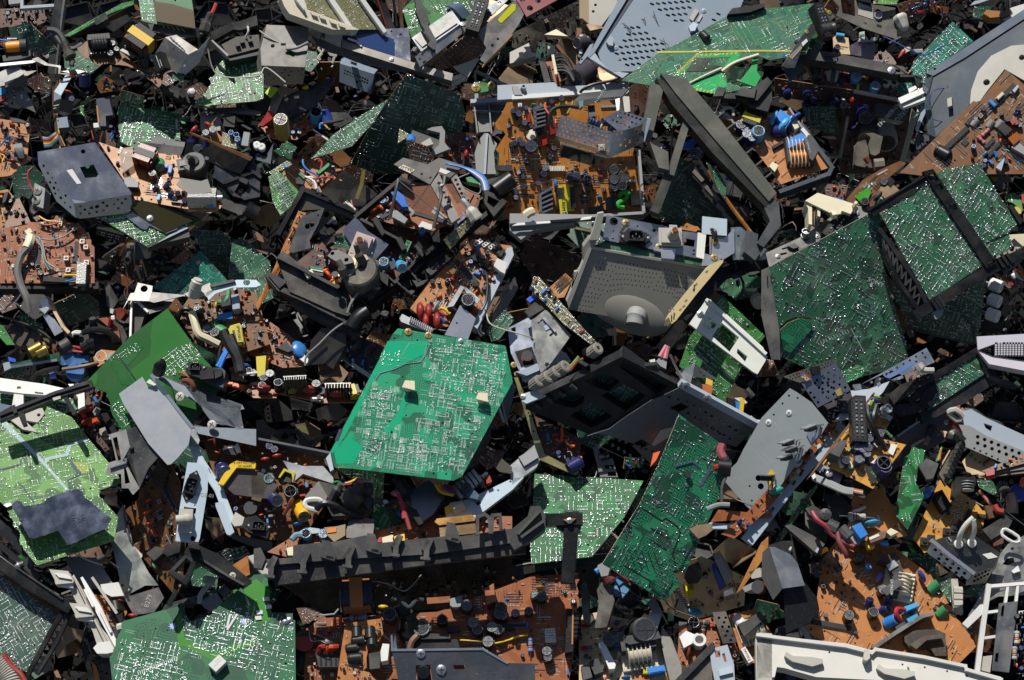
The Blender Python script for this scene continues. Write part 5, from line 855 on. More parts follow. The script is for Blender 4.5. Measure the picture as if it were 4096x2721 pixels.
T(2,1);t.p('right_rim','~450,-72 10,0 18,224 -10,6',GY,-.02,0);t.p('bottom_lip','~-8,192 144,-12 112,-8 224,-14 4,-10 -196,12 -288,-4',GY,-.02,0);t.p('lit_lip','~20,190 116,-8 2,8 -138,10',WH,0,.004);t.p('lit_corner','~244,180 8,-10 36,-4 -8,10',WH,0,.004);t.p('wing','~-8,200 232,-12 0,8 -144,20 -48,34 -40,-34',GY,-.03,-.012);t.u('finger','~48,164,20 12,-10,22 16,-6,20',.009,IV)
T(2,0)
t=Th('screen_box','tilted perforated bright steel screen box with capacitors inside',0,'~178,412 184,62 -14,94 -192,-66',(-.05,-.15),.18);t.p('front','~178,412 184,62 -16,92 -190,-80',TIN,-.0012,0,ci=hg((465,1055),(875,1195),(430,1200),12,5,.0022,1)+hg((500,1290-40),(790,1375-20),(500,1290-40),6,1,.0022));t.fo('right_side','~362,474 -16,92','~362,474 -16,94 130,-58 10,-84',TIN,(.55,-.25),ci=[(945,1205,.002),(985,1190,.0025),(1015,1250,.002),(1055,1270,.0035),(1090,1160,.002),(1120,1180,.0025),(975,1300,.0035),(1020,1310,.0025),(1080,1240,.0022),(1100,1300,.0022),(1145,1130,.0022),(1150,1210,.0025),(960,1250,.002),(1180,1110,.0022),(1130,1260,.0022)]);t.fo('back','~326,426 160,0','~326,426 58,-32 102,32 -30,26 -72,20',BM,(.3,.2),ci=hg((975,1005),(1150,1070),(840,1085),6,1,.0024)+hg((940,1040),(1110,1110),(840,1085),6,1,.0024)+hg((905,1075),(1050,1140),(840,1085),5,1,.0024),ze=0);t.p('lip','~156,486 192,58 -1,14 -193,-56',RUSTM,0,.006);t.c1('trim',(803,1320),IV,.012,20,z=.006);t.cs('ecap','~296,440 8,4 12,4 30,-6 6,22 14,-4 12,-4',NV,.0065,z=-.012,ti=(-.9,.2));t.cs('disc','800,1130',CR,.006,z=-.01);t.p('outer_flap','~476,508 22,-80 -14,-4 -12,80',PB,-.01,0)
t=Th('metal_cover','black gloss steel shield box standing over the amber board behind the screen box','shield box','~224,360 24,-26 168,-18 -20,28',(0,.4),.14);t.p('lid','~224,360 26,-26 168,-16 -22,27',pk('3c4046',.25,.15),-.002,0);t.fo('front','560,900 990,862','~224,360 172,-15 4,59 -24,0 -4,-48 -142,28',CM,(0,-.6));t.p('side','~396,345 22,-27 6,82 -20,4',ST,-.02,-.002);t.p('post','~370,356 16,-4 -2,64 -6,2',TIN,0,.006);t.p('tube_block','~272,380 24,-4 4,40 -24,4',BK,-.04,-.02);t.u('rod','~320,388 52,-2',.006,GR,z=-.01);t.text('0 1 2 3 4 7 0 1',(790,860),.006,6,SI,.0004)
t=Th('foam_block','black foam block tucked under the perforated screen box',0,'~176,518 120,38 -14,36 -114,-32',(-.05,-.2),.13);t.p('block','~176,518 120,38 -14,38 -114,-34',FOAM,-.03,0,be=.002);t.p('side_block','~296,556 44,12 -20,12 -36,12',FOAM,-.03,-.005)
t=Th('cable','black cable with a teal plug curving from the shield box to a red capacitor',0,'~136,380 116,80',(0,.3),.19,xd=(1,0));t.u('cable','~240,386 -40,-4 -40,4 -22,18 -2,28 16,30',.0036,BK);t.p('plug','~239,362 17,-2 -2,20 -12,9',pk('4a7a78'),-.004,.008);t.u('orange_wire','~120,368 -1,20 13,20',.002,OR);t.u('yellow_wire','~219,362 -7,22 -14,24',.002,GO)
t=Th('tv_chassis','large olive black plastic chassis frame with a triangular arm','chassis frame','~512,264 84,12 296,348 -96,0',(.1,.25),.17,xd=(.65,-.75))
T('F');t.p('top_arm','1522,168 1582,182 1660,276 1790,445 1772,464 1645,318 1558,216',OG,-.02,0,be=.002);t.p('side_face','1512,180 1530,185 1558,214 1645,316 1772,464 1765,478 1640,350 1548,240',pk('232521',.45,.2),-.04,-.004);t.p('left_leg','1500,190 1530,200 1500,330 1540,350 1542,392 1518,386 1495,320 1480,300',OG,-.03,-.006);t.b('strut','1548,395 1600,225',.014,.016,OG,-.012);t.b('leg','1546,392 1512,480',.018,.02,pk('33352f',.45,.3),-.02);t.p('gusset','1600,232 1612,228 1680,310 1650,330 1602,262',pk('33352f',.45,.3),-.04,-.02);t.p('hook','1768,440 1795,470 1800,520 1760,570 1745,560 1775,510 1762,480',pk('43474a',.45,.3),-.035,-.005,be=.002);t.p('hook_end','1745,555 1762,570 1740,600 1715,580 1722,530 1748,540',pk('43474a',.45,.3),-.045,-.015)  # side_face darker than the arm top: its shade is put into the colour
for i in range(6):t.b('rib',f'{1655+22*i},{268+28*i} {1668+22*i},{258+28*i}',.003,.02,OG,-.01)
t.text('- ABS -',(1536,290),.008,75,SI,-.01);t.p('mesh_window','1515,345 1526,338 1520,370 1508,372',LB,-.02,-.018)
t=Bd('dark green board marked with a white letter behind the olive black frame','1560,360 1625,395 1690,560 1500,500 1530,400',(.15,-.3),.03,xd=(.5,-.85)).bd(BP,nh=4).sol(420,.0012);T(2,1);t.p('letter_plate','~625,106 19,24 -8,6 -8,-4',PA,.0004,.001);t.text('A',(1582,305),.022,-62,SK,.0014);t.text('SONY',(1570,385),.01,75)
t=Th('plastic_rail','dark slotted plastic rail running down behind the olive black frame',0,'~656,12 40,44 104,136',(.3,.1),.09,xd=(.6,-.8));t.b('rail','~648,0 46,48 10,28 48,56 48,60',.02,.02,pk('2c302c'),0);
for q in('~656,8 24,26','~700,64 36,40','~740,128 16,16','~762,158 28,30'):t.b('slot_edge',q,.008,.004,pk('7a7468',.6),.003)
t=Bd('thin triangular green board pinned upright under the olive black arm','~696,-28 36,20 36,64 -2,50 -22,-26',(.25,.15),.13).bd(BD_,nh=0,eg=CR).sol(60,.0013);t.u('board_edge','~704,0 64,106 92,124',.004,CT,z=-.006)
T(2,0);t=Bd('small brown edged upright board with pins in the triangle of the olive black frame','~648,536 16,20 40,68 -8,8',(-.3,-.1),.1).bd(CC,nh=0);t.p('blue_block','~608,516 32,-16 20,8 -24,28 -24,-4',pk('2a55c0',.35),-.01,.006);t.cs('ecap','~662,544 10,10',NV,.009)
T(2,1);t=Bd('narrow board end with a dark power transistor and resistors below the olive black arm','~772,108 44,12 44,52 -24,16 -40,-44',(.3,.1),.09).bd(CD_,nh=0);t.p('transistor','~816,134 20,-8 24,26 -20,16',CH,.01,.024);t.cs('res','~796,136 16,22 12,10',CR,.007);t.c1('film',(1940,85),BU,.009)
# upper right
T(3,0)
T('F');t=Bd('orange board with bright blue blocks and a copper wound choke in a grey tray','1645,275 1820,255 1850,300 1915,385 1800,425 1740,345',(.05,.4),.11,xd=(.7,-.7)).bd(CO_,nh=8);t.b('tray_rim','1850,290 1918,385 1910,400 1800,440',.008,.03,SL,.008);t.b('tray_wall','1820,250 1848,292',.004,.03,GY,.02)
T(3,0);t.p('blue_block','~32,416 12,-24 36,24 2,18 -16,20 -26,-22',pk('1c78c8',.3),0,.026,be=.002);t.p('blue_block','~66,508 16,-14 38,-18 18,14 -6,14 -58,28',pk('1c78c8',.3),0,.024,be=.002);t.cs('drop','~24,426 -10,14 34,0',SY,.013,rz=30);t.c1('drop',(135,1155),SY,.019,10);t.c1('choke',(260,1390),0,.036,-38,sc=(1,1.2,.75));t.p('ferrite','~128,500 10,-8 44,46 -22,38 -10,-8',FE,0,.034);t.p('white_block','~117,464 10,-8 28,34 -9,10',WH,0,.02);t.c1('ecap',(45,1180),NV,.013,ti=(.8,.8));t.p('flat_chip','~14,524 38,-20 5,8 -39,22',CO,0,.008);t.p('fuse_clip','~4,596 12,-16 22,12 -14,24',IV,0,.014);t.p('socket','~76,424 14,-16 22,48 -16,8',IV,0,.016);t.u('blue_wire','~82,436,16 14,-18,24 18,-10,24',.004,DB);t.text('-1-474-435-11-4',(360,1300),.0055,60,SI,.0345);t.links(24)
T(2,0);t.c1('trafo',(2130,1120),(CO,YEL,YEL),.03,25);t.cs('ecap','~814,468 12,8 22,10 -12,14 20,12',NV,.01);t.c1('ecap',(2190,1240),SY,.013);t.p('connector','~792,452 24,-12 4,12 -20,14',GY,0,.014)
for k in range(4):t.u('grey_wire',f'{1760+12*k},{1045+8*k} {1850},{1010+14*k} {1930+10*k},{1030+16*k} {1985+14*k},{1100+10*k}',.0028,LB if k<2 else GY,z=.02)
t.u('loop_wire','~744,408 24,-20 22,2 4,26',.003,LB,z=.03)
t=Th('coil_former','teal and cream wound former wedged behind the olive black arm','coil','~656,360 24,-16 40,4 -24,56',(.2,.3),.11);t.p('former','~656,362 20,-16 16,-2 -12,30',TEALC,-.02,0);t.p('winding','~680,376 14,-31 18,5 -18,34',CR,-.02,.002);t.p('frame','~690,402 26,-54 6,4 -24,54',GO,-.02,.006);t.u('red_wire','~650,354 10,6 -4,8',.003,RED)
t=Th('chassis_clip','black plastic clip rail crossing the lower edge of the huge green board','plastic rail','~720,344 20,-32 28,4 56,16 56,-28 38,-24',(0,.35),.16);t.p('clip','~720,345 18,-34 29,4 -11,29',CO,-.01,.004);t.p('rail','~756,336 68,-4 32,-12 60,-44 16,20 -52,64 -120,-8',BK,-.02,0);t.p('clip','~800,340 20,-24 44,4 12,-8 -8,40',CO,-.01,.006);t.p('lower_block','~832,360 48,-8 52,-40 0,48 -16,40 -64,-16',BK,-.04,-.01)
T(3,0);t=Th('metal_bracket','worn grey steel panel with a sticker and socket hole at the top of the pile','metal panel','~224,-12 152,0 84,40 2,114 -214,-86',(0,.2),.1,xd=(1,.35));t.p('face','~224,-12 48,0 40,8 60,20 84,12 7,114 -123,-40 -96,-46 12,-28',pk('57534d',.45,.5,'worn_steel_paint'),-.002,0,ci=[(1105,148,.0026)],ho=['~384,36 10,-5 16,11 -2,34 -12,6 -16,-18','~260,-8 50,4 2,62 -46,-11','~343,80 11,2 -1,6 -11,-2']);t.p('sticker','~324,8 52,22 1,40 -54,-18',LB,.0004,.001);t.text('UPDEN',(895,85),.008,190,SK,.0012);t.c1('sock',(980,155),0,.008,0,z=-.01);t.p('slot','~390,86 18,6 -2,7 -17,-6',BK,.0003,.0008);t.p('top_socket','~316,-12 52,4 2,20 -50,-12',BK,0,.012)
t=Bd('lime green scrap of board glinting above the stickered steel panel','~374,-8 98,0 -12,24 -68,-2',(.1,.3),.12).bd(B_LIME,nh=0).sol(20,.0025)
t=Th('plastic_coil','twisted clear plastic sleeve hanging beside the stickered steel panel','plastic sleeve','~464,48 32,64',(.1,.2),.1,xd=(.4,-1));t.u('sleeve','~466,52 12,24 15,34',[.006,.012,.014,.015,.014,.013,.012,.011,.01,.008,.004],LB)
t=Bd('dark board with red and blue specks in the shaded corner beside the twisted sleeve','~460,16 100,-28 56,20 -84,68 -40,20',(0,-.2),.03).bd(CD_,nh=0).sc_('mess',26)
t=Bd('sunlit scrap of copper coloured board behind a folded metal fin','~232,128 56,8 8,60 -60,-4',(.1,.35),0).bd(CC,nh=2);t.cs('film','640,330',SY,.01);t.cs('ecap','610,450',NV,.007);t.links(10)
t=Th('heat_sink','folded tinted metal fin with a yellow mark in the upper gap',0,'~292,160 32,-12 58,0 -2,60 -84,-12',(.1,.1),.04);t.p('fin','~291,165 33,-18 58,2 -1,61 -85,-14',mt('9a8a90',.3,.4),-.002,0,ci=[(860,425,.003)]);t.b('frame','~326,147 56,-1 1,-10',.003,.006,LG,.004);t.p('sticker','~328,116 18,-4 1,32 -21,1',CR,0,.002);t.p('blue_print','~329,124 16,-2 0,6 -16,2',SY,.002,.003)
t=Th('plastic_bar','long grey black plastic bar across the dark corner above the crowded brown strip',0,'~120,176 120,12 248,52 12,24 -28,4 -248,-44 -104,-20',(.05,.35),.09,xd=(1,.2));t.p('bar','~108,188 28,-14 104,16 246,49 16,25 -46,2 -200,-38 -140,-20',pk('3b3a38',.5,.4),-.03,0,be=.003,ho=['~432,248 12,-3 28,5 4,10 -40,-4']);t.p('slot','~202,198 46,8 2,10 -42,-6',BK,.0003,.0008);t.p('paper_flake','~232,208 16,-3 -2,11 -10,3',IV,0,.003);t.cs('screw','1105,635',ALU,.008);t.p('end_block','~472,266 76,6 6,8 -18,40 -12,-44 -48,0',BK,-.02,.006)
t=Bd('long brown board strip with yellow and white parts below the grey black bar','~132,224 124,6 208,38 36,64 -52,16 -148,-28 -140,-16',(.05,.25),.04,xd=(1,.2)).bd(CD_,nh=2,eg=CR).sc_('mess',50).sc_('dull',20);t.cs('film','~354,276 36,0 -70,40',YEL,.008);t.c1('ecap',(770,655),GRN,.01);t.cs('ecap','~309,288 69,34',SY,.01);t.cs('conn','~425,296 29,0',(2,IV),.012,rz=70);t.p('grey_block','~164,262 36,2 -2,18 -32,-2',CH,0,.016);t.p('bobbin','~210,256 22,-8 24,8 -8,32 -32,-8',CR,0,.014);t.p('bobbin_core','~232,240 14,4 -10,56 -12,-4',FE,.014,.024);t.p('lower_rail','~312,320 160,34 -1,6 -163,-32',LB,-.004,.006);t.c1('coil',(980,755),0,.012);t.p('light_strip','~124,228 14,4 24,44 -8,0',CT,0,.004)
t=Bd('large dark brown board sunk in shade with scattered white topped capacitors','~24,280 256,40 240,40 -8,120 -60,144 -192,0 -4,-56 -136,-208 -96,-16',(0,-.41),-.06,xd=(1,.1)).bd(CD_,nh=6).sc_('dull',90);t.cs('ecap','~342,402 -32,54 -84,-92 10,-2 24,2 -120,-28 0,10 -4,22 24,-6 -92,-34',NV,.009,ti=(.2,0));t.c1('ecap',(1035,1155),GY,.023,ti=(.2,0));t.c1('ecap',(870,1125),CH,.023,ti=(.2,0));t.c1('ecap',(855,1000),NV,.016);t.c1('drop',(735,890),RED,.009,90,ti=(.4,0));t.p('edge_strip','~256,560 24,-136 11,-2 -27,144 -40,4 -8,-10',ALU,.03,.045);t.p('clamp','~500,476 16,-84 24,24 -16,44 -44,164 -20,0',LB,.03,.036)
t=Th('transformer','black transformer block printed with part numbers in the shaded corner',0,'~386,384 8,-14 110,24 -10,40 -98,-18',(.1,.1),.02);t.p('block','~394,368 111,26 -9,40 -108,-18',FE,-.03,0,be=.002);t.text('OREGA',(1185,1040),.014,168);t.text('SMT 5310 243',(1090,1015),.012,168);t.text('47310002',(1125,985),.01,168);t.p('foot','~400,416 92,18 -16,8 -72,-14',CR,-.03,-.01)
t=Bd('small dark green dotted daughter card standing in the shaded brown board','~124,384 116,-4 16,104 -32,-4 -84,-28',(.05,-.35),-.02).bd(BP,nh=0,eg=BL).sol(160,.0014,si=.3);t.p('pin_row','~192,491 48,-1 6,10 -22,-1',LB,-.01,-.006)
t=Th('flyback_transformer','dusty beige yoke with a round cap in the shaded corner','deflection yoke','~312,512 40,-36 60,8 -8,76 -60,32',(0,.1),.03,xd=(1,0));t.p('body','~318,510 34,-10 16,16 -8,44 8,16 48,16 -4,12 -68,-4 -32,-8',pk('4a463e',.7,.8),-.05,-.01,be=.004);t.p('clamp','~348,478 28,-2 36,14 -12,58 -16,10 -16,-6 -8,-32 8,-28',pk('5c574d',.7,.7),-.01,.008,be=.003);t.u('peg','~348,566 14,18',.006,BRN);t.u('stub','~380,592 36,-4',.012,pk('5c574d',.7,.7))
t=Bd('teal green board strip sticking up behind the slate steel cover','~662,78 74,70 -112,76 -32,92 -92,-44 20,-48',(-.05,.22),.06,xd=(.7,-.7)).bd(B_SEA,nh=3).sol(420,.0017);t.cs('res','1270,650',RED,.006)
t=Bd('bright green torn strip passing behind the white plastic handle','~448,316 40,-26 32,6 48,60 -8,44 -40,24* 12,-40* -60,-60',(0,.25),.05).bd(B_SEA,nh=0).sol(90,.0018).sol(60,.0022,'~536,360 32,0 -4,44 -32,12')
t=Th('metal_cover','big slate blue steel cover with a beige round speaker disc',0,'~568,260 24,-12 326,-200 42,-24 0,416 -360,40',(-.3,.3),.15,xd=(1,-.6));t.p('rim','~566,262 58,-38 294,-190 62,-38 0,36 -62,36 -214,140 -112,64',paint('4c5966',.32,.15),-.01,0,ho=['~591,247 7,-4 7,4 -7,5']);t.p('face','~592,267 104,-51 222,-140 62,-44 0,328 -62,-40 -186,44 -52,56 -80,72 -24,-160',SL,-.02,-.003,be=.002);t.p('inner_panel','~664,256 24,-20 230,-140 62,-40 0,272 -140,-72 -100,104 -16,12 -36,40',paint('3d4852',.35,.15),-.003,.003,be=.004);t.p('speaker_disc','~724,372 4,-48 24,-68 48,-56 72,-36 48,-4 48,8 0,136 -50,-16 -70,-40 -64,80 -24,34',LB,.003,.012,be=.002,ci=[(1958,738,.0068),(2275,515,.006)]);t.p('plug','~642,354 16,-6 2,30 -16,6',LB,0,.012);t.p('hole','~640,306 6,-1 0,9 -5,1',BK,-.0028,-.0022);t.fo('edge','~592,267 -16,65','~592,267 -16,65 24,160 -28,-12 -12,-120 6,-98',pk('3a444e'),(-.8,-.1))
t=Th('plastic_latch','white plastic latch handle poking from under the slate cover','handle','~464,352 92,-40 20,32 -96,40',(-.1,.35),.16,xd=(1,-.4));t.p('bar','~466,352 88,-38 10,18 -88,40',WH,-.006,.006,be=.002);t.p('jaw','~470,366 10,12 36,-16 48,-14 -2,10 -42,16 -34,12 -12,-8',WH,-.012,0);t.p('tab','~502,318 26,-11 6,9 -28,18',WH,-.012,-.004);t.p('clip','~555,300 21,20 -8,18 -14,-18',SL,-.006,.008)
t=Th('metal_bracket','thin bent grey bracket with slots standing below the white handle','bracket','~536,424 40,-44 -16,96 -32,-12',(-.2,.1),.1);t.p('blade','~578,374 -22,50 -16,40 16,12 -24,-4 -4,-12 20,-56',LG,-.003,0);t.p('black_socket','~556,400 32,-16 4,92 -32,-8',BK,-.03,-.01);t.p('slotted_plate','~532,476 52,12 -24,64 -28,-20',pk('454a52'),-.02,-.012,ho=['~543,502 6,0 6,34 -5,2','~565,506 8,-1 -1,19 -6,0'])
t=Bd('brown chocolate board with long chips slanting up to the edge of the pile','~472,620 264,-258 20,6 96,-118 28,14 32,28 48,-12 0,344 -260,0 -132,8',(-.15,.25),.17,xd=(.72,-.7)).bd(CB,nh=10,amp=.002);t.cs('ic','2110,860,0',16,.004);t.cs('ic','~664,508,0',20,.0038);t.c1('ecap',(1510,1340),BK,.012,0,ti=(1.3,.9));t.cs('film','2010,940',BU,.011);t.cs('film','2080,875',CR,.011);t.cs('icn','~726,432,0 68,84,0 26,8,0 -26,32,0',6,.004);t.cs('ecap','~732,452 56,6 32,2',GY,.007,ti=(1.3,.3));t.cs('res','~780,478 -16,26',PI,.009);t.p('copper_coil','~860,496 32,-24 16,24 -28,24',CU,0,.02,be=.004);t.p('red_socket','~866,432 22,-12 8,16 -20,12',RED,0,.014);t.p('black_part','~820,456 24,-16 32,24 -24,24',BK,0,.02);t.p('slab','~872,528 24,-24 24,24 0,28',GY,0,.016);t.p('clip','~876,324 18,-20 6,6 -16,22',LG,0,.01);t.cs('disc','~778,558',SY,.008);t.cs('sq','~706,512',0,.012);t.p('bracket','~816,600 28,-32 4,4 -12,40',LG,0,.014);t.sc_('mess',34,'~720,400 192,-96 4,312 -196,-16',.8).links(50)
t=Th('mixed_scrap','black and white scraps behind the top edge of the slate cover','scrap','~728,20 190,-32 0,44 -78,40',(.1,.2),.08);t.p('blue_strip','~724,20 16,-16 84,-16 -68,24',PB,-.004,0);t.p('white_panel','~824,60 48,-32 52,-16 0,20 -56,44',WH,-.01,-.004);t.p('copper_spool','~772,48 12,-12 48,4 0,20 -36,4',pk('b07848'),-.02,.004,be=.004);t.u('black_stud','~848,44 8,16',.014,BK)
t=Th('wire_knot','red wire clip with a cream stub in the dark corner','wire','~472,184 52,40',(0,.2),.02,xd=(1,0));t.u('red_wire','~472,212 12,-24 10,-2 18,14 8,32',.005,RED);t.u('stub','~500,172 1,24',.007,IV,k=0);t.u('black_drum','~490,200 10,16',.022,BK,k=0,n=14);t.u('roller','~520,188 34,-2',.006,GY,k=0)
# middle, from the monitor back to the edge of the picture
def sgrid(lc,a,b,c,d,nu,nv,s=7):
 0
 out=[]
 for j in range(nv):
  for i in range(nu):
   u,v=i/(nu-1),j/(nv-1);x=(a[0]*(1-u)+b[0]*u)*(1-v)+(c[0]*(1-u)+d[0]*u)*v;y=(a[1]*(1-u)+b[1]*u)*(1-v)+(c[1]*(1-u)+d[1]*u)*v
   out.append([lc(px(p))for p in((x-s*.3,y-s),(x+s*.9,y-s),(x+s*.3,y+s),(x-s*.9,y+s))])
 return out
T(2,1)
t=Th('monitor_back','beige grey monitor back housing with rows of square vents and a rounded neck','monitor housing','~284,280 412,72 -116,180 -356,-28',(.06,-.22),.1)
def vents(lc):
 o=[]
 for a,b,c,d,n,m in(((800,785),(950,825),(640,1090),(790,1120),5,8),((985,825),(1125,855),(855,1090),(985,1065),5,6),((1165,865),(1320,890),(1040,1030),(1225,1050),6,5),((1370,890),(1525,930),(1275,1075),(1440,1110),6,6),((1590,925),(1640,935),(1455,1140),(1500,1150),3,6),((630,1130),(770,1150),(560,1245),(690,1270),6,4)):o+=sgrid(lc,a,b,c,d,n,m)
 return o
t.fo('vent_panel','~280,280 412,74','~280,280 412,74 -120,178 -20,28 -256,-44 -96,-16',BEIGE,(.06,-.22),.004,hp=vents);t.p('top_rim','~276,282 12,-6 410,72 -6,8',LB,-.006,.004);t.p('side_rim','~276,280 9,5 -81,211 -8,-24',LB,-.02,.006);t.p('side_wall','~256,276 24,-32 28,4 -14,28 -14,6 -20,62 -4,-12',BEIGE,-.03,.004);t.p('side_lug','~308,156 22,-4 -18,98 -36,2 12,-28',LB,0,.012,be=.002);t.p('tab','~224,366 12,-4 -24,54 8,-2',LB,-.01,.004)
b=MB();X=Matrix.Translation(Vector(t.loc(px((1100,1290)),0)+(0,)))@Matrix.Rotation(rad(-10),4,'Z')@Matrix.Diagonal((1.85,1,.5,1));b.lathe([(.042,-.05),(.0415,-.014),(.039,-.006),(.031,.002),(.019,.007),(.009,.009)],BEIGE,40,X);t.mb('neck_dome',b)
t.u('neck_tube','~450,516,4 -6,16,14 -4,22,20',[.02]*6+[.017]*5,GY,n=16);t.p('neck_recess','~424,516 36,-20 26,24 -20,40 -62,-4',pk('2c2b28',.6),.002,.008);t.fo('rear_skirt','~296,516 272,20','~296,516 272,20 24,24 -52,20 -140,-12 -60,-20',BEIGE,(0,-.7),.004)
t=Th('metal_sheet','blue reflecting plated power panel with a mains inlet on top of the beige monitor back','rear panel','~340,162 216,42 132,24 -12,92 -348,-70',(.1,.33),.13,xd=(1,-.2));t.p('panel','~340,161 216,42 -2,9 142,18 -16,90 -354,-70',BM,-.002,0,ho=['~618,244 38,8 -4,24 -36,-6','~505,211 10,2 -1,10 -11,-2','~476,228 15,3 -2,11 -15,-3'],ci=[(912,462,.0085),(1125,505,.0018),(908,548,.0018),(905,616,.0018),(1630,722,.0022),(1628,757,.0022)]);t.p('inlet_base','~394,224 92,20 0,36 -102,-24',BK,0,.006);t.c1('iec',(1105,605),0,.026,-12,z=.006);t.c1('grom',(1415,610),LB,.03,-10,z=.001);t.p('white_label','~666,224 30,6 -8,90 -28,-8',PA,.0005,.0012);t.cs('screw','~407,190 119,86 204,-22 -6,60',GO,.007);t.b('black_link','~416,188 -26,34',.004,.004,BK,.012);t.p('green_board_edge','~312,252 224,42 -2,26 -220,-44',BD_,-.03,-.006);t.p('second_board_edge','~586,308 96,12 -2,26 -96,-20',BD_,-.03,-.006);t.p('bracket','~508,276 78,8 -4,36 -46,-4 -2,-22 -26,-6',CM,-.006,.003);t.p('bracket','~686,298 62,18 -4,24 -64,4',CM,-.01,0);t.p('bright_plate','~710,234 58,6 28,-32 2,88 -38,24 -48,-8',CM,-.012,-.006);t.p('wide_plate','~784,206 64,-2 16,52 54,32 2,32 -128,2',mt('a8b0b0',.15,.15),-.02,-.014,ci=[(2028,592,.0025)]);t.p('wire_loop','~708,236 8,-4 -4,70 -4,0',ST,-.004,-.001)
t=Th('metal_plate','pale blue grey square plate with a black hook above the plated power panel',0,'~682,166 89,10 -1,60 -90,-8',(.05,.3),.12);t.p('plate','~682,166 89,10 -1,60 -90,-7',PB,-.002,0);t.u('hook','~714,214,2 12,4,8 4,14,8 -4,16,2',.0035,BK);t.p('stub','~564,196 28,2 0,10 -29,2',LG,-.01,-.002)
t=Bd('broken orange and green board flakes behind the plated power panel','~596,208 32,-18* 48,26* -16,6 -60,-10',(.1,.3),.09).bd(CO_,nh=1);t.p('green_flake','~594,210 30,-12 20,20 -44,-2',BD_,-.01,-.006)
t=Th('plastic_strip','yellowed cream notched plastic bar leaning along the monitor back','plastic bar','~564,524 188,-204 8,8 -180,216',(.3,.3),.17);t.p('bar','~562,528 10,-20 60,-76 76,-92 50,-20 -2,12 -100,120 -68,88 -16,12',pk('cdb988',.5,.3),-.02,0,be=.002);
for x,y in((1745,910),(1650,1025),(1630,1070),(1560,1170),(1540,1220),(1510,1250)):t.p('notch',f'{x-16},{y+4} {x+4},{y-14} {x+14},{y-4} {x-4},{y+14}',pk('8a7650',.6),0,.0006)
for a in('~570,510,4 -6,-8,14','~580,502,4 -8,-8,14','~652,402,4 -8,-8,14'):t.u('pin',a,.0012,LEAD,k=0)
t=Th('chassis_limb','black plastic frame limb running below the yellowed bar','chassis frame','~560,624 188,-272 132,-24 38,32 -134,32 -144,168',(.2,.1),.05);t.b('limb','~548,636 92,-124 112,-140 68,-24 72,-12',.022,.03,BK,0);t.b('inner_limb','~624,532 64,-68 84,-84 60,-12',.008,.03,CO,.004);t.b('strut','~624,484 32,12',.012,.03,CO,.002);t.b('strut','~676,424 24,24',.012,.03,CO,.002);t.p('lug','~784,376 20,-8 16,16 -20,6',CH,0,.012)
t=Bd('leaf green soldered board behind a white slotted plastic frame','~752,448 156,148 -64,80 -84,156 -160,-128 36,-104',(.1,.2),.05,xd=(.65,-.75)).bd(BL,nh=8).sol(420,.0026,si=.3)
t=Th('plastic_surround','milky white plastic frame with three windows lying on a leaf green board','plastic frame','~696,460 222,228 -50,44 -232,-180',(.1,.25),.09,xd=(.7,-.7));t.p('frame','~698,462 12,2 190,172 16,36 -36,60 -16,-8 -228,-172 4,-8',NATUR,-.008,0,ho=['~698,524 38,32 -16,14 -32,-22','~752,548 62,52 -34,52 -62,-56','~808,640 36,28 -8,20 -30,-32'],be=.0015);t.b('rim','~700,466 208,190',.006,.012,WH,.006);t.p('clip','~685,538 15,-12 8,18 8,10 -4,12 -16,-14',WH,0,.012);t.c1('screw',(1685,1290),TIN,.007)
t=Bd('narrow bristly olive board bent over the pale plate with holes','~76,384 20,-2 160,186 56,59 -32,-3 -96,-72 -64,-72 -54,-50',(-.2,.25),.12,xd=(.6,-.75)).bd(BO,nh=0,eg=CR).sol(420,.0019,si=0);t.p('red_tip','~238,580 18,-10 4,6 -16,10',RED,0,.004);t.sc_('mess',20,k=.6)
t=Th('metal_plate','pale plated steel plate with cut corners and a riveted spring beside the bristly board',0,'~70,540 50,-42 92,94 -92,88',(.1,.35),.11);t.p('plate','~69,542 51,-42 40,36 52,56 -24,35 -48,65 -36,36 -24,-72',mt('b0b0a8',.3,.3),-.002,0,ho=['~90,548 18,-14 3,6 -17,12','~132,592 12,-10 6,6 -12,10'],ci=[(315,1745-0,.0045)]);t.p('spring','~110,532 10,-6 40,50 -6,6',ALU,0,.006);t.p('tab','~114,560 14,-8 8,16 -16,8',LG,0,.002)
t=Th('metal_plate','light blue grey steel chassis plate with folded rails under the pale plated plate',0,'~-8,568 108,-60 116,84 -28,88 -188,80',(.1,.35),.06);t.p('plate','~-16,568 100,-52 36,24 72,60 -24,56 -36,24 -108,36 -28,-60',mt('b4bcc8',.35,.2),-.002,0,ho=['~-4,568 16,-6 2,14 -10,12']);
T(2,2);t.p('lower_plate','~8,36 16,48 128,-60 40,24 20,28 -164,76 -12,-12',paint('c0c8d4',.4),-.004,0);t.p('well','~10,42 62,-18 8,28 20,28 -68,16',BK,-.0038,.001);t.p('rail','~12,116 180,-72 12,20 -160,68',paint('a4b0c0',.35),0,.008);t.cs('screw','~6,90 34,114 -22,-80',GO,.006);t.c1('coil',(130,160),0,.012)
T(2,1)
t=Th('component_block','bright blue component and black plug beside the bristly olive board','connector','~44,464 36,-20 36,56 -56,28',(-.1,.3),.1);t.p('blue_part','~52,464 24,-18 12,10 -24,20',pk('2a62d8',.3),-.006,.004);t.p('plug','~44,508 36,-36 38,24 -54,32',CO,-.02,0)
t=Bd('orange board corner with copper pads beside the monitor back','~136,420 56,-50 24,22 -28,64 -28,4',(-.1,.3),.04).bd(CO_,nh=3).links(14)
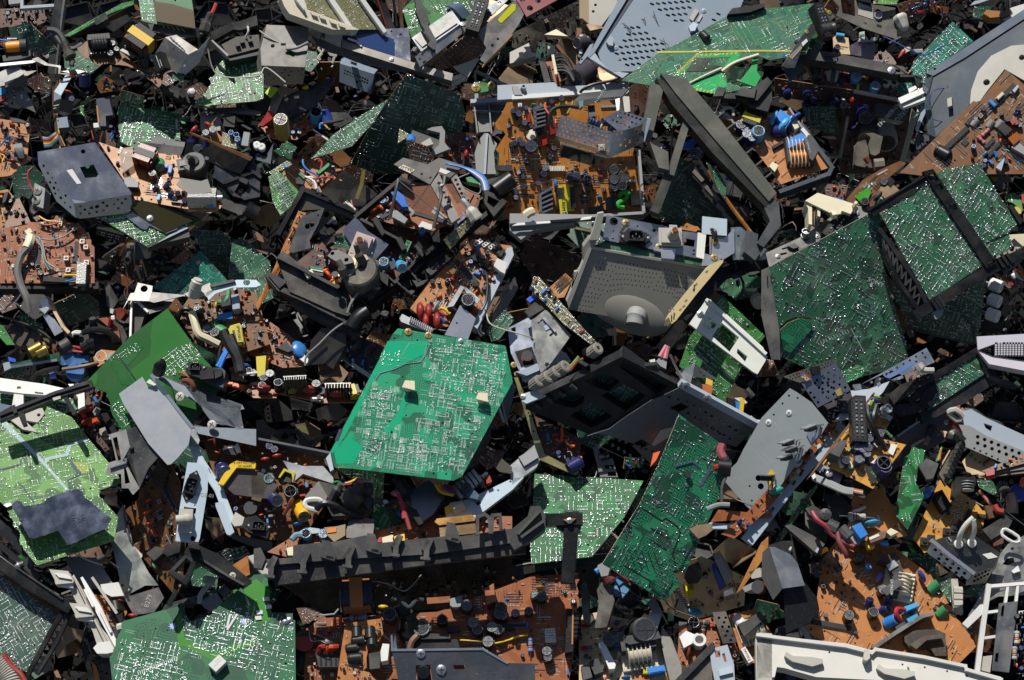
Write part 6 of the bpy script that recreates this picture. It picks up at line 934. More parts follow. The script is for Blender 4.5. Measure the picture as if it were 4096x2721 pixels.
t=Bd('dusky brown board panels in the shaded hollow beside the monitor back','~24,304 56,-64 88,36 88,44 -32,52 -72,28 -80,-24',(-.05,-.2),-.06).bd(CD_,nh=6).sc_('dull',16)
t=Bd('curled olive board edge below the light grey housing lip','~150,185 58,7 84,27 -4,5 -80,-16 -48,-12',(0,.2),.06).bd(BO,nh=0);t.cs('drop','470,440',DB,.012)
t=Th('component_cluster','dusty cream and copper terminals below the monitor neck','terminal','~336,572 84,-4 -12,56 -48,3',(0,.1),0);t.p('strip','~338,570 34,-2 6,24 -30,0',CR,-.01,0);t.p('plate','~366,560 54,8 -20,59 -40,0',CB,-.03,-.012);t.b('pin','~368,568 2,56',.004,.006,IV,0)
t=Th('drum','pale metal can in the dark below the white slotted frame','can','~876,468 20,-8',(0,.2),.03,xd=(1,0));t.u('can','~878,464,-10 8,12,6',.014,LB,k=0,n=14);t.u('wire','~820,384,0 10,32,6 -10,36,0',.0025,CH);t.p('white_strip','~836,424 44,0 -4,10 -32,-2',IV,-.01,0)
# large dark green boards
T(3,1)
t=Bd('very large dark green soldered board standing on a steel side frame','~4,348 394,-210 14,182 24,112 60,192 8,76 -248,60 -208,-88 -4,-96* -16,-8',(.12,-.12),.13,xd=(.88,.47)).bd(BD_,nh=14,eg=CR).sol(1500,.0018).sol(90,.0034,si=0);t.text('SONY',(965,1010),.013,6);t.p('letter_plate','~364,408 10,-2 1,11 -9,2',SI,.0003,.0007);t.text('4UOL',(650,1440),.008,0);t.p('torn_lobe','~42,576 30,-28 40,-16 40,6 8,30 -80,88 -36,-16',B_FOREST,.002,.004,me=EDGE);t.p('gap','~36,568 32,-28 32,-12 52,2 -16,6 -56,12',BK,.0002,.0015)
for a,n in(('~176,616 116,-48',12),('~296,568 48,88',9)):
 p,q=[z for z,_ in U(a)]
 for i in range(n):x,y=p[0]+(q[0]-p[0])*i/n,p[1]+(q[1]-p[1])*i/n;t.p('hatch',f'{x},{y} {x+5},{y} {x+24},{y+28} {x+18},{y+30}',SI,.0002,.0006)
t=Th('side_chassis','grey steel side frame with sockets behind the very large dark green board','side frame','0,740 320,600 870,330 990,350 10,870',(.05,.42),.145);t.p('frame','~-8,298 136,-62 168,-116 64,20 36,-2 -300,158 -92,51',ST,-.004,0,ho=['~42,300 24,-5 3,6 -23,6','~48,282 18,-6 4,5 -18,6']);t.c1('scart',(630,500),0,.042,28,z=.0005);t.c1('sock',(335,595),0,.008,0,z=0,ti=(-.3,.1));t.cs('screw','88,775 440,600 800,390',TIN,.005);t.p('spring','~70,272 26,-10 16,14 -20,6',DS,0,.008);t.fo('left_wall','~4,347 36,221','~4,347 36,221 4,112 -32,0 -36,-160 0,-160',DS,(-.45,-.1),ho=['~-4,380 4,0 2,44 -4,0'])
t=Th('plastic_bridge','creamy white plastic bridge clipped onto the grey steel side frame',0,'~134,110 42,-28 128,38 -60,40',(.05,.4),.18);t.p('deck','~133,110 45,-28 138,42 -20,26 -48,10 -12,0',IV,-.006,0,be=.001);t.p('leg','~134,112 24,8 0,76 -12,-2 -2,-58 -4,-4',IV,-.05,-.006);t.p('leg','~176,128 12,4 -1,36 -9,-4',CR,-.05,-.006);t.p('clip','~264,146 12,-8 28,6 -8,14',IV,0,.01);t.p('blue_edge','~232,100 12,-3 42,17 -10,4',BU,-.03,-.02);t.u('peg','~228,164 16,-4',.008,IV,k=0);t.u('peg','~308,120 8,6',.007,IV,k=0)
t=Bd('thin brown board edge with a bright green tag above the creamy bridge','~280,106 60,-70 60,-36 72,-32 24,8 -92,76 -20,80 -88,-8',(-.15,.15),.13,xd=(.75,.65)).bd(CB,nh=2);t.p('green_tag','~312,96 44,-34 14,18 -10,20 -28,16',pk('3aa51c',.35,.1),.002,.005);t.p('chip','~420,44 16,-20 20,16 -16,20',CO,0,.012);t.p('sticker','~356,52 18,-9 2,9 -16,12',PA,.0004,.001);t.text('E',(918,133),.007,90,SK,.0015);t.p('print','~388,16 40,-20 2,4 -38,21',LB,.0004,.001);t.cs('ecap','~416,48 -68,72',FE,.008);t.cs('drop','985,245',FE,.012);t.links(12)
t=Bd('tall board hidden behind the bridge with a torn green corner','~160,42* 12,-6 46,8 -30,42 -12,-6',(.1,.1),.08).bd(BO,nh=1).sol(14,.0015)
t=Th('framed_board','green board thick with solder held in a black plastic frame with a broad strap','circuit board','~402,160 222,-160 132,-24 138,216 -26,32* 8,56 -68,36 -228,152',(.15,.13),.18,xd=(.82,.57)).bd(BD_,nh=8,eg=CT).sol(1500,.0021);t.p('white_dot','~588,242 4,-2 2,5 -4,3',PA,.0003,.0008);t.p('crack','~780,260 44,-20 40,-16 2,5 -38,17 -46,20',BK,.0002,.0008)
t=Th('strapped_surround','black plastic board frame with a lattice side and a wide slotted strap','plastic frame','~400,140 160,-108 256,300 -240,152',(.15,.13),.19,xd=(.82,.57));t.p('strap','~554,6 38,-10 228,336 -36,20',BK,-.003,.006,ho=['~568,24 28,-12 16,24 -24,8','~596,56 24,-8 10,20 -18,8','~648,130 24,-10 8,20 -20,10','~778,332 30,-12 8,10 -30,16'],be=.001);t.b('edge_rail','~384,144 52,-32 68,-36 64,-48',.018,.02,BK,0);t.b('thin_rail','~360,144 136,-84 64,-36',.003,.01,CO,.004);t.b('lower_rail','~544,512 80,-52 168,-100 126,-64 26,-16',.02,.03,BK,0);t.b('lattice_rail','~404,216 132,188 28,64',.008,.02,CO,0);t.b('lattice_rail','~416,288 52,108 76,108',.007,.02,BK,0)
for i in range(9):a=(1030+42*i,580+66*i);c=(1055+36*i,740+58*i);t.b('lattice_strut',f'{a[0]},{a[1]} {c[0]},{c[1]}',.003,.012,CH,-.002);t.b('lattice_strut',f'{c[0]},{c[1]} {a[0]+42},{a[1]+66}',.003,.012,CH,-.002)if i<8 else None
for x,y in((1480,1180),(1510,1165),(1540,1150),(2070,800),(2110,780),(2150,760)):t.b('clip',f'{x},{y} {x+40},{y+60}',.006,.016,CO,.006)
t.p('broken_tab','~588,510 44,-14 -8,20 -12,20 -12,-2',GY,-.012,-.006);t.p('latch','~836,356 64,-44 12,16 -64,48',BK,-.02,.002);t.p('end_clip','~864,132 12,-8 40,56 -12,16',CO,-.01,.004)
t=Bd('dark board in shade hanging below the black lattice frame with a bold pale outline','~440,404 100,108 140,-52 104,-76 -24,176 -16,64 -152,-32 -96,-32',(.1,-.43),.04,xd=(1,.3)).bd(BP,nh=8).sol(620,.0016);t.u('outline','~480,560,1 112,32,1 144,32,1 6,-64,1 -50,-52,1 -36,-36,1',.0018,SL,k=0);t.text('B',(1920,1210),.02,70,GY);t.text('A',(1900,1360),.02,70,GY)
for i in range(9):t.b('comb',f'{1680+20*i},{1230+28*i} {1700+20*i},{1218+28*i}',.0018,.001,SL,.0012)
for i in range(3):
 t=Th('roller',('topmost','middle','lowest')[i]+' of three white ribbed rollers in the dark hollow below the black frame','roller','~796,400 40,16',(0,0),.02,group='white rollers in the dark hollow',c=((2040,1035),(2028,1170),(2012,1300))[i],xd=(1,0));b=MB();X=Matrix.Rotation(rad(62),4,'Y')@Matrix.Rotation(rad(20),4,'X');n=20
 b.lathe([(.01,-.012),(.0125,-.01)]+[(.0125+.0004*(k%2),-.009+.002*k)for k in range(10)]+[(.0125,.011),(.0115,.0125),(.005,.0125),(.0045,.008)],WH,n,X);t.mb('drum',b);b=MB();b.lathe([(.002,-.022),(.002,.009)],GY,10,X);t.mb('axle',b)
t=Th('plastic_sheet','pale cream panel edge sticking out past the framed board','plastic panel','~868,232 64,-8 0,52 -60,-4',(0,.3),.12);t.p('panel','~864,232 72,-4 0,44 -60,0',IV,-.006,0);t.p('slot_edge','~860,202 76,2 0,16 -76,-2',BK,-.01,-.002)
t=Bd('small bright green card with a red connector at the edge of the pile','~852,84 28,-2 36,18 -4,48 -32,-28 -32,-12',(-.1,.35),.14).bd(BL,nh=1).sol(12,.003);t.p('red_part','~908,88 24,-2 0,30 -20,4',RED,0,.01);t.p('yellow_pins','~884,132 24,0 0,24 -18,2',YEL,-.006,0)
t=Th('wire_tangle','copper coil wires with white plugs at the edge below the framed board','wiring','~872,352 48,48',(0,.2),.06,xd=(1,0))
for i in range(5):t.u('copper_strand',f'{2210+20*i},{880+10*i} {2250+10*i},{930} {2300},{960+14*i}',.0022,CU,z=.004*i)
t.u('white_plug','~876,384 16,-12',.006,WH,k=0);t.u('white_wire','~880,360 20,24 20,12',.003,WH)
t=Bd('orange brown fragments with dull parts at the edge below the framed board','~808,372 124,-12 0,60 -72,4',(0,.2),.02).bd(CD_,nh=0).sc_('mess',14)
t=Th('plastic_sheet','dark metal wedge and yellow tab beyond the corner of the framed board','plastic panel','~784,8 64,-32 -4,96 -44,-32',(.2,.2),.12);t.p('panel','~780,-8 68,-16 -6,100 -38,-40',GR,-.01,0);t.p('yellow_tab','~800,24 24,0 0,14 -12,2',GO,0,.004)
# lower left
T(0,1)
t=Bd('deep teal card with fine rows of dots rising from behind a torn metal bracket','~546,420 174,-130 98,110 -50,52 -176,-4',(-.1,.15),.02,xd=(.8,.6)).bd(B_SEA,nh=2).sol(240,.0013,si=.2);t.p('round_spot','~702,332 6,-7 8,1 3,7 -6,7 -8,-1',LB,.0003,.0007)
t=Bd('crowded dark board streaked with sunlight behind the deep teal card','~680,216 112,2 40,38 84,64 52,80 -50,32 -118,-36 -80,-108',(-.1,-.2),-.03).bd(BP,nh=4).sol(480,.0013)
t=Bd('half lit dark green board between the deep teal card and the black chassis','~832,256 32,-16 104,88 12,132 -62,28 -102,-92',(-.05,.2),-.01).bd(BD_,nh=3).sol(260,.0015)
t=Bd('board hidden in deep shade below the brown board with the thick grey lead','~192,480 104,-48 56,40 8,48 -112,40',(0,-.45),-.05).bd(BP,nh=1).sol(60,.0014)
t=Th('metal_bracket','torn pale metal bracket with a round hole and a ribbed cable boot','bracket','~444,464 50,-60 54,14 370,-26',(0,.38),.1,xd=(1,0));t.p('left_plate','~468,442 14,-2 12,-36 53,12 -3,24 -12,30 -72,-2 -20,32',ZINC,-.002,0,ci=[(1292,1065,.0072)]);t.p('middle_plate','~532,470 14,-32 110,10 96,-44 14,32 -38,28 -72,-12 -104,24',ST,-.002,0);t.p('arm','~736,440 112,-46 70,0 18,18 -18,8 -86,2 -60,22 -24,24',PB,-.002,0,ci=[(2210,1008,.0068)]);t.p('black_arm','~752,412 84,-20 8,8 -84,20',BK,0,.006);t.u('ribbed_boot','~696,450,2 2,-14,12 4,-20,24 8,-24,34',[.011,.012]*7+[.009,.009],LB,n=12);t.p('boot_base','~660,444 28,-12 32,0 14,12 -22,12 -36,0',LB,0,.006,be=.001)
t=Th('metal_sheet','bent white edged dark steel frame in front of the torn pale bracket','metal frame','~468,464 56,32 116,-52 -104,72',(0,.4),.09,xd=(1,0));t.p('flap','~504,476 136,-32 -40,52 -64,20',DS,-.002,0);t.p('slot','~528,490 58,-10 2,6 -56,10',BK,.0002,.001);t.b('edge','~466,624 5,-161 15,1 42,42',.004,.01,WH,.002);t.p('side','~472,464 52,36 -20,68 -34,56',pk('2c2622',.6,.5),-.03,-.012)
t=Th('wire','two thin stiff wires standing in the gap beside the torn pale bracket',0,'~440,372 44,108',(0,.2),.1,xd=(1,0));t.u('wire','~456,372 2,48 -2,28',.0014,BRN);t.u('wire','~482,396 -30,28 -6,20 14,32',.0014,CH)
t=Bd('clean green board with a bare corner and two clusters of solder','~596,494 160,130 68,80 -148,92 -200,8 -174,-44 6,-12 140,-124',(.02,.26),.11,xd=(.75,-.65),c=(1400,1650))
T('F');t.poly=P('386,711 465,822 520,880 445,975 275,985 245,905 197,882 300,775');t.bd(B_GRASS,nh=4)
T(0,2);t.sol(200,.0018,'~592,44 88,-32 44,40 -20,52 -104,28 -40,-28',si=0).sol(140,.0019,'~400,240 24,-24 68,80 -12,16 -40,12',si=0).sol(40,.0018,'~392,68 104,-60 8,32 -104,40',si=0);t.b('black_print','~418,47 68,97',.0022,.0004,BK,.0006);t.p('ground_print','~400,64 76,-48 40,8 -24,32 -32,36',pk('145a24',.35,.1,'dark_green_mask'),.0002,.0005);t.p('ground_print','~392,80 32,-12 68,100 -56,-8',pk('145a24',.35,.1,'dark_green_mask'),.0002,.0005);t.p('ground_print','~394,240 22,-16 80,80 -56,22 -36,-54',pk('145a24',.35,.1,'dark_green_mask'),.0001,.0003)
T(0,1)
t=Th('power_board','cluttered brown power board with a yellow labelled transformer behind the clean green board','circuit board','~636,520 44,-68 160,-32 80,20 48,184 -168,56 -96,-56',(.02,.35),.05,xd=(1,0)).bd(CB,nh=4).sc_('mess',70);t.p('blue_relay','~776,520 56,-14 2,26 -56,4',pk('1c78c8',.3),0,.014);t.c1('ecap',(1910,1410),GRN,.013,ti=(.6,1.2));t.p('label_block','~828,448 28,-4 4,52 -26,4',pk('8a95a8'),0,.03);t.p('black_block','~792,452 32,-8 4,56 -34,-4',BK,0,.02);t.p('yellow_frame','~816,576 10,-18 32,-9 8,11 10,64 -36,-8',YEL,.01,.03);t.p('dark_core','~832,576 24,-8 10,59 -22,0',CO,.03,.034);t.p('yellow_label','~836,558 26,-6 10,64 -20,2',YEL,.034,.036);t.text('SPW2SEC',(2140,1465),.008,-80,SK,.0365);t.u('green_wire','~784,472,6 20,2,16 12,-18,18 2,-24,6',.004,pk('2c9a68'));t.u('white_pipe','~688,512,20 8,28,24 16,48,24 36,20,20 36,19,14',.008,IV);t.u('black_cable','~636,532,10 20,-32,20 28,4,20 16,28,10',.005,BK);t.cs('ecap','~744,584 28,12 -60,-84',CH,.009);t.cs('disc','~776,492',Y2,.008)
t=Th('cable_bundle','thick black cable bundle running down over the yellow labelled transformer','cable','~804,592 76,168',(0,.3),.12,xd=(1,0));T(0,2);t.u('cable','~800,-32 20,48 28,48 12,52',.01,BK);t.u('cable','~824,-16 20,48 16,48 4,36',.008,CO);t.u('blue_wire','~816,28 -20,36 -18,32',.004,pk('2a7ad0'));t.u('blue_wire','~820,36 -16,28 -16,36',.004,pk('2a7ad0'));t.u('black_wire','~792,20 -8,40 -6,26',.003,BK)
T(0,1)
t=Th('metal_scrap','crumpled bright foil strip curling over a brown board edge','foil','~144,476 24,-20 56,120 -28,18',(-.1,.3),.08);t.p('strip','~146,472 16,-16 10,8 4,32 -8,20 28,20 30,42 -30,17 -20,-35 -18,-32 -18,-30',CM,-.001,0);t.p('fold','~140,498 28,-8 8,8 -16,18',ALU,.001,.006);t.b('board_edge','~172,460 28,56 24,44 20,20',.006,.03,CC,-.004)
t=Th('deflection_yoke','dusty black deflection yoke with a copper ring and a screw clamp',0,'~304,560 40,-24 96,8 12,83 -172,0',(0,.25),.06,xd=(1,0));t.p('ring','~312,560 32,-22 56,-2 40,24 16,40 -16,27 -152,0 -8,-27',CH,-.05,-.005,be=.006);t.p('copper_ring','~352,532 32,-4 40,40 8,40 -32,8 4,-40',pk('8a4a30',.6,.5),-.01,.008);t.p('block','~304,560 44,-12 24,12 28,8 -24,28 -60,-20',CO,0,.016,be=.002);t.u('stud','~330,560,10 2,-20,24 -1,-8,28',.007,FE);t.u('cable','~296,584,20 48,-12,28 48,12,22 32,28,10',.006,BK);t.u('white_lead','~256,596 8,-10 24,0',.0035,WH);t.u('white_lead','~260,586 12,-6 20,2',.003,WH);t.u('red_stub','~394,560,10 6,-28,20',.005,RED);t.u('white_stub','~400,534,18 12,-2,18',.006,WH)
t=Th('deflection_yoke','brown bell shaped yoke housing in shade with a green board behind','yoke housing','~36,560 36,-28 104,56 0,52 -136,-40',(.1,.2),.04);t.p('bell','~34,568 18,-24 28,2 88,34 12,32 -4,28 -128,-16',pk('3a322a',.6,.6),-.05,0,be=.006);t.b('rim','~80,548 16,32 -24,44',.008,.012,pk('4a4036',.6,.5),.006);t.b('rim','~132,566 12,30 -20,40',.006,.01,pk('4a4036',.6,.5),.005);t.u('cord','~-4,524,10 48,12,14 56,20,14 60,32,12 40,36,8',.0025,CH)
t=Bd('rounded green board scrap behind the brown yoke housing','~58,524* 46,0* 48,28 4,24 -24,0 -52,-28',(0,.3),.03).bd(BG,nh=2).sol(50,.0018)
t=Bd('green board corner slanting along the edge below the grey lead','~-8,552 20,8 40,67 -28,0 -32,-35',(-.2,.3),.05).bd(BL,nh=0).sol(20,.0016)
t=Th('cable','brown grey cable loop at the edge below the arched brown board',0,'~0,456 68,-20',(0,.3),.08,xd=(1,0));t.u('cable','~2,456 22,-22 28,-6 14,12 -18,28 -24,20 -8,16',.0028,GR)
t=Th('metal_sheet','dark streaked metal splinter with a small connector in the gap under the tuner can','metal splinter','~372,392 44,48 -16,52 -10,0',(-.3,.1),.03);t.p('blade','~372,394 12,2 40,72 -24,36 -16,-16',ST,-.002,0);t.p('connector','~394,496 14,4 -4,16 -10,-4',WH,0,.008);t.p('mahogany_part','~408,500 24,-8 16,24 -16,24 -28,-12',BRN,-.02,0,be=.003)
T(0,2)
t=Th('brass_capacitor','pair of brass canned capacitors on a splintered brown board','capacitor','260,110 440,60',(0,.3),.08,xd=(1,0));t.u('can','270,115 375,60',.0125,mt('a8904a',.3,.2),k=0,n=16);t.u('can','330,125 420,85',.0105,mt('a8904a',.3,.2),k=0,n=16);t.p('board','~144,4 16,4 16,44 -8,8 -12,-36',CT,-.01,-.004)
t=Bd('long green board with a ribbed edge and bare metal rail','~36,88 176,-44 4,32 -172,22 -28,18',(0,.1),.07).bd(BD_,nh=3,eg=CT);t.b('metal_rail','~46,96 154,-24',.005,.01,ALU,.006);t.p('clip','~10,84 22,-6 8,22 -24,12',LG,0,.012);t.p('blue_tab','~28,60 28,8 0,12 -24,-4',pk('2a62d8',.3),-.01,0)
t=Th('plastic_part','round blue cap and blue painted bracket among wires beside the clean green board','cap','~236,100 20,-18 40,2 10,32 -26,32 -36,-12',(0,.3),.09);b=MB();b.lathe([(.018,-.018),(.019,-.004),(.017,0)],pk('1e68b0',.5,.4),20);t.mb('cap',b);t.text('80',(690,235),.008,20,SK,.0005);t.p('bracket','~212,60 44,-12 64,4 -4,28 -92,12 -10,-8',mt('3a6288',.4,.6),-.03,-.02);t.u('brown_cable','~224,106,8 56,-8,14 40,-8,14 32,-8,8',.004,pk('7a6048'));t.u('black_cable','~112,144,4 24,-24,10 40,-14,12 36,-6,8',.004,BK);t.p('violet_part','~176,120 20,-6 4,18 -22,2',pk('5a70c8'),-.01,.002)
t=Th('scrap_parts','dusty ribbed sleeve with red wires and dark plugs above the clean green board','cable','530,80 780,80',(0,.3),.07,xd=(1,0));t.u('sleeve','545,70 590,45 625,20',.012,GR,n=12);t.p('light_wedge','~240,42 20,-22 20,8 -4,16',LB,-.01,0);t.u('red_wire','~264,24 24,6 12,6 -4,8 -36,-4',.0028,RED);t.u('boot','740,90 790,55 850,35',[.01]*6+[.013]*5,BK)
t=Bd('small orange board with a white ring print beside the clean green board','~334,62 28,-28 54,6 -32,36 -32,20 -14,-20',(0,.35),.08).bd(CO_,nh=1);b=MB();q=t.loc(px((905,145)))
n=20;b.prism(circ(q,.011,n),.0002,.0006,SI,[circ(q,.0095,n)]);t.mb('ring_print',b);t.p('chip','~372,72 24,-28 16,2 -24,26',GY,0,.01)
t=Th('plastic_surround','chunky white plastic frame over green boards at the edge of the pile','plastic frame','~-16,136 256,40 64,16 -8,56 -40,-36 -272,44',(0,.4),.1,xd=(1,-.1));t.p('top_rail','~-16,134 176,24 80,18 0,16 -48,8 -52,-4 -60,-4 -96,-12',WH,-.01,.004,ho=['~60,167 14,-1 2,8 -14,2','~124,185 30,3 2,7 -30,-3']);t.p('cross_rail','~50,192 34,0 0,44 -60,28 20,-32',WH,-.01,.002);t.p('end_rail','~244,158 20,0 0,18 38,2 2,58 -24,12 0,-40',NATUR,-.01,.002);t.p('lower_part','~24,276 28,-20 100,-12 8,20 -24,32 -48,-8 48,44 -56,-12',LB,-.02,-.01,ci=[(347,672,.0035)]);t.p('blue_panel','~-16,224 60,12 -20,24 -40,12',pk('3a5470'),-.02,-.014)
t=Bd('bright green boards showing through the chunky white frame','~-16,180 64,12 40,4 188,16 4,36 -56,16 -136,-36 -104,0',(0,.38),.07).bd(BG,nh=2).sol(200,.0022)
t=Th('plastic_rail','long black plastic arm lying diagonally across the white frame and lime board',0,'20,680 760,390',(0,.3),.16,xd=(1,.4));t.b('arm','20,685 480,500 790,400',.016,.015,BK,0,be=.001);t.b('rail','30,655 500,470 780,385',.006,.02,CO,.004);t.b('side_strut','~236,208 30,52',.008,.012,BK,-.002);t.p('hook','~64,264 22,-4 10,44 -14,4 -12,-28',BK,-.012,0);t.b('catch','~4,264 44,-24 6,16',.007,.012,CO,.004);t.p('gap','~188,208 28,-8 2,10 -26,8',LB,.0002,.0008)
t=Bd('big lime green board with pale bands and maker lettering at the edge of the pile','~-24,276 32,-4* 64,60* 40,0* 48,-76* 8,-18 88,38 60,76 104,124 14,36 -74,26 -4,22 68,76 -16,84 -276,88 -40,-48* -64,-160* -52,-48',(.05,.4),.11,xd=(1,-.25),c=(450,1250)).bd(B_LIME,nh=20).sol(1100,.0017)
PALE=plain('pale_mask','9fb8b4',.6);DBAND=plain('dark_mask','2b3e4c',.5)
t.p('band','~-16,256 20,16 156,164 88,102 -12,2 -84,-96 -160,-156',PALE,.0002,.0006);t.p('band','~160,432 12,-12 60,-12 12,-34 68,-23 4,11 -60,18 -12,36 -68,14 -12,12',PALE,.0003,.0008);t.p('dark_band','~244,432 12,0 34,42 -4,12 -38,16 2,14 10,16 -12,-2 -8,-26 36,-24',DBAND,.0003,.0008);t.p('dark_band','~-8,464 80,-20 4,5 -84,23',DBAND,.0003,.0008);t.p('dark_band','~72,518 8,2 44,60 -4,4',DBAND,.0003,.0008);t.text('BEKO ELEKTRONIK U99 190',(182,905),.0105,-49);t.p('yellow_patch','~256,436 56,4 8,32 -24,8',pk('8a9a3a'),.0001,.0003);t.p('solder_glob','~12,592 24,-10 8,10 -20,8',SO,0,.006)
t=Th('metal_plate','black blue steel screen plate with a slotted sun pattern on the lime green board',0,'~40,592 224,-60 36,4 16,40 56,48 28,48',(.05,.4),.15,xd=(1,.25))
T(0,3)
ss=[]
for i in range(12):
 a=i*math.pi/6+.2;r0,r1=(32,66)if i%3 else(26,54);dx,dy=math.cos(a),math.sin(a)*.85;ss.append(' '.join(f'{705+dx*r-dy*w_:.1f},{130+dy*r+dx*w_:.1f}'for r,w_ in((r0,-5),(r1,-5),(r1,5),(r0,5))))
t.p('plate','~40,0 20,-18 16,6 10,16 70,-12 16,-18 84,-28 24,-4 18,14 4,16 14,8 56,48 28,20 -18,35 -50,21 -76,37 -14,1 -34,-51 -88,30 -15,-5 -35,-64',mt('4a5262',.22,.04),-.001,0,ho=ss,ci=[(705,130,.0018)]);t.p('emboss','~250,22 12,0 56,12 2,6 -8,42 -6,2 -62,-18',mt('4a5464',.25,.15),-.0025,-.0012)
for x,y in((180,130),(400,262),(660,330),(955,210)):t.p('clip',f'{x-14},{y-8} {x+10},{y-14} {x+16},{y+6} {x-8},{y+12}',CO,0,.004)
t=Th('aerial_plug','dull silver coaxial plug under the corner of the lime green board',0,'~52,224 56,-24',(0,.2),.09,xd=(1,0));t.u('plug','~56,225 20,-11 10,-4',.0075,DS,k=0,n=12);t.u('ring','~66,219 6,-3',.009,TIN,k=0,n=12);t.p('body','~86,200 30,-32 8,8 -8,48 -24,4',DS,-.01,.004)
T(0,2)
t=Bd('chocolate brown board strip with orange and blue parts beside the lime green board','~256,264 72,-36* 4,28 28,92 44,60 -4,28 -40,-56 -72,-68',(-.2,.15),.05).bd(pk('4a241a',.5,.4),nh=2).sc_('mess',26);t.cs('film','~304,266 36,30',OR,.013);t.cs('drop','~316,256 4,38',RED,.013);t.p('clamp','~332,256 12,-16 8,8 -12,24',GY,0,.016)
t=Th('plastic_part','jumble of white and dark plastic latches in the gap beside the clean green board','plastic moulding','~332,276 92,36 -8,36 -64,-4',(0,.2),.02);t.p('dark_bar','~360,264 24,-4 40,76 -20,4',CO,-.01,0);t.p('white_part','~356,320 20,-8 8,24 -12,12 -16,-12',LB,-.01,.006);t.p('pale_tab','~368,348 28,0 0,8 -26,1',WH,-.004,.002);t.p('blue_tab','~326,212 14,-12 14,24 -22,-6',BU,0,.004)
t=Th('metal_plate','broad plain aluminium sheet folded along a bright edge','metal sheet','~426,192 84,-60 42,36 20,-12 112,152 -8,76 -72,65',(-.15,.2),.15,xd=(.6,-.8));t.p('sheet','~426,193 84,-61 22,38 24,-10 132,150 -12,66 -40,48 -24,22 -12,2 -68,-76 -60,-96 -28,-44',mt('a8acb0',.5,.35,name='satin_aluminium',met=.35),-.0015,0);t.fo('back_panel','~554,158 134,152','~540,124 16,-4 100,36 116,44 146,120 0,60 -206,-44 -24,-26',mt('6a727a',.5,.2,met=.4),(.35,.2),ci=[(1940,740,.0035),(1992,750,.003),(1900,725,.002)],z=0,ho=['~844,312 28,-2 0,10 -22,2','~852,236 16,-4 8,16 -16,2']);t.b('bright_edge','~544,128 48,60 48,64 48,60',.006,.004,CM,.002);t.u('knob','~568,116,10 6,-24,26 -6,-10,28',.012,BK,n=12);t.cs('screw','1615,510',LB,.009,z=.003);t.p('latch','~524,152 12,-12 24,20 -8,4',WH,0,.008);t.u('brown_loop','~656,148,10 24,0,18 14,20,16 2,12,8',.005,BRN);t.cs('screw','1900,760',LB,.009)
t=Th('metal_bracket','folded zinc bracket with rectangular cut outs beside the broad aluminium sheet','bracket','~388,340 64,-20 44,216 -20,20 -92,-76',(-.1,.25),.13);t.p('face','~388,340 64,-20 14,64 -26,48 12,12 48,88 -24,24 -16,-24 -24,0 -2,-52 -54,2 10,-42 26,-8 -16,-72',ZINC,-.002,0,ho=['~404,352 16,-5 14,81 -10,6','~444,460 6,-6 16,58 -18,4']);t.p('side','~452,320 40,-10 80,106 -40,44 -32,72 -34,-132',mt('4a4c4c',.4,.4),-.012,-.002,ho=['~450,392 30,-8 3,22 -29,8']);t.p('raised_rib','~392,458 62,-22 -2,6 -58,19',ALU,0,.006)
t=Bd('amber brown board full of chips wedged beside the folded zinc bracket','~570,416 70,64 24,144 -40,96 -176,-93 72,-123',(-.25,.1),.06,xd=(.5,.85))
T('F');t.poly=P('386,1052* 290,1185 300,1250 405,1375 420,1345 430,1225 418,1200 415,1110');t.bd(CB,nh=3)
T(0,2);t.cs('icn','~596,540,0',20,.004);t.cs('disc','~540,576',OR,.007);t.sc_('dull',40).links(26)
for k in range(5):t.p('switch_bank',f'{1350+12*k},{1230-34*k} {1370+12*k},{1210-34*k} {1470+10*k},{1310-30*k} {1450+10*k},{1330-30*k}',pk('4a3a30',.6),0,.012)
T(0,3);t.cs('disc','~536,26 8,42 16,32',OR,.009);t.p('relay','~524,172 32,-24 28,24 -32,28',CH,0,.02);t.p('relay','~580,168 20,-28 48,-8 -4,36 -44,16',CO,0,.02);t.c1('drop',(1400,540),pk('6aa07a'),.009);t.p('sticker','~482,148 30,32 -8,14 -22,-26',PA,.0004,.001)
t=Th('metal_sheet','curved translucent steel strip falling between boards with a stamped number',0,'~384,92 48,-92 44,132 84,156 24,48 -40,48 -84,4',(.1,.35),.05);t.p('strip','~384,90 56,-90 6,0 30,136 56,104 36,48 -48,0 -80,44 -16,-92 -20,-88',mt('a0a49c',.3,.25),-.002,0,ci=[(995,218,.0022)]);t.p('lower','~446,332 122,-38 20,38 -36,52 -72,10 -20,-34',mt('a29a92',.22,.3),-.004,.002);t.text('8279',(1330,860),.013,8,LB,.003);t.p('cream_clip','~430,248 20,0 14,56 -24,12 -14,-28',CR,0,.008,ci=[(1095,720,.003)]);t.u('strip_edge','~442,0,4 6,48,6 12,56,6 14,32,4',.002,ST)
T(0,2)
t=Th('inlet_bracket','pale blue bracket with a black mains inlet and a grey grommet','bracket','~672,438 74,22 -26,280 -76,-116',(.05,.2),.16,xd=(.2,-1));t.p('strip','~672,438 38,4 36,22 -2,76 -28,172 -8,20 -80,-12 16,-120',PB,-.002,0,ci=[(1745,1482,.0015),(1728,1780,.005)],ho=['~660,598 44,6 -4,20 -44,-8']);t.c1('iec',(1715,1310),0,.026,-8,z=0);T(0,3);t.p('grommet','~646,12 46,2 -6,86 -50,-4',LB,0,.012,be=.002);t.u('stub','~676,52,12 -20,0,20 -26,1,22',[.011]*4+[.009]*7,LB,n=12);t.text('S6VO5-01',(1820,-90),.01,-85,GY)
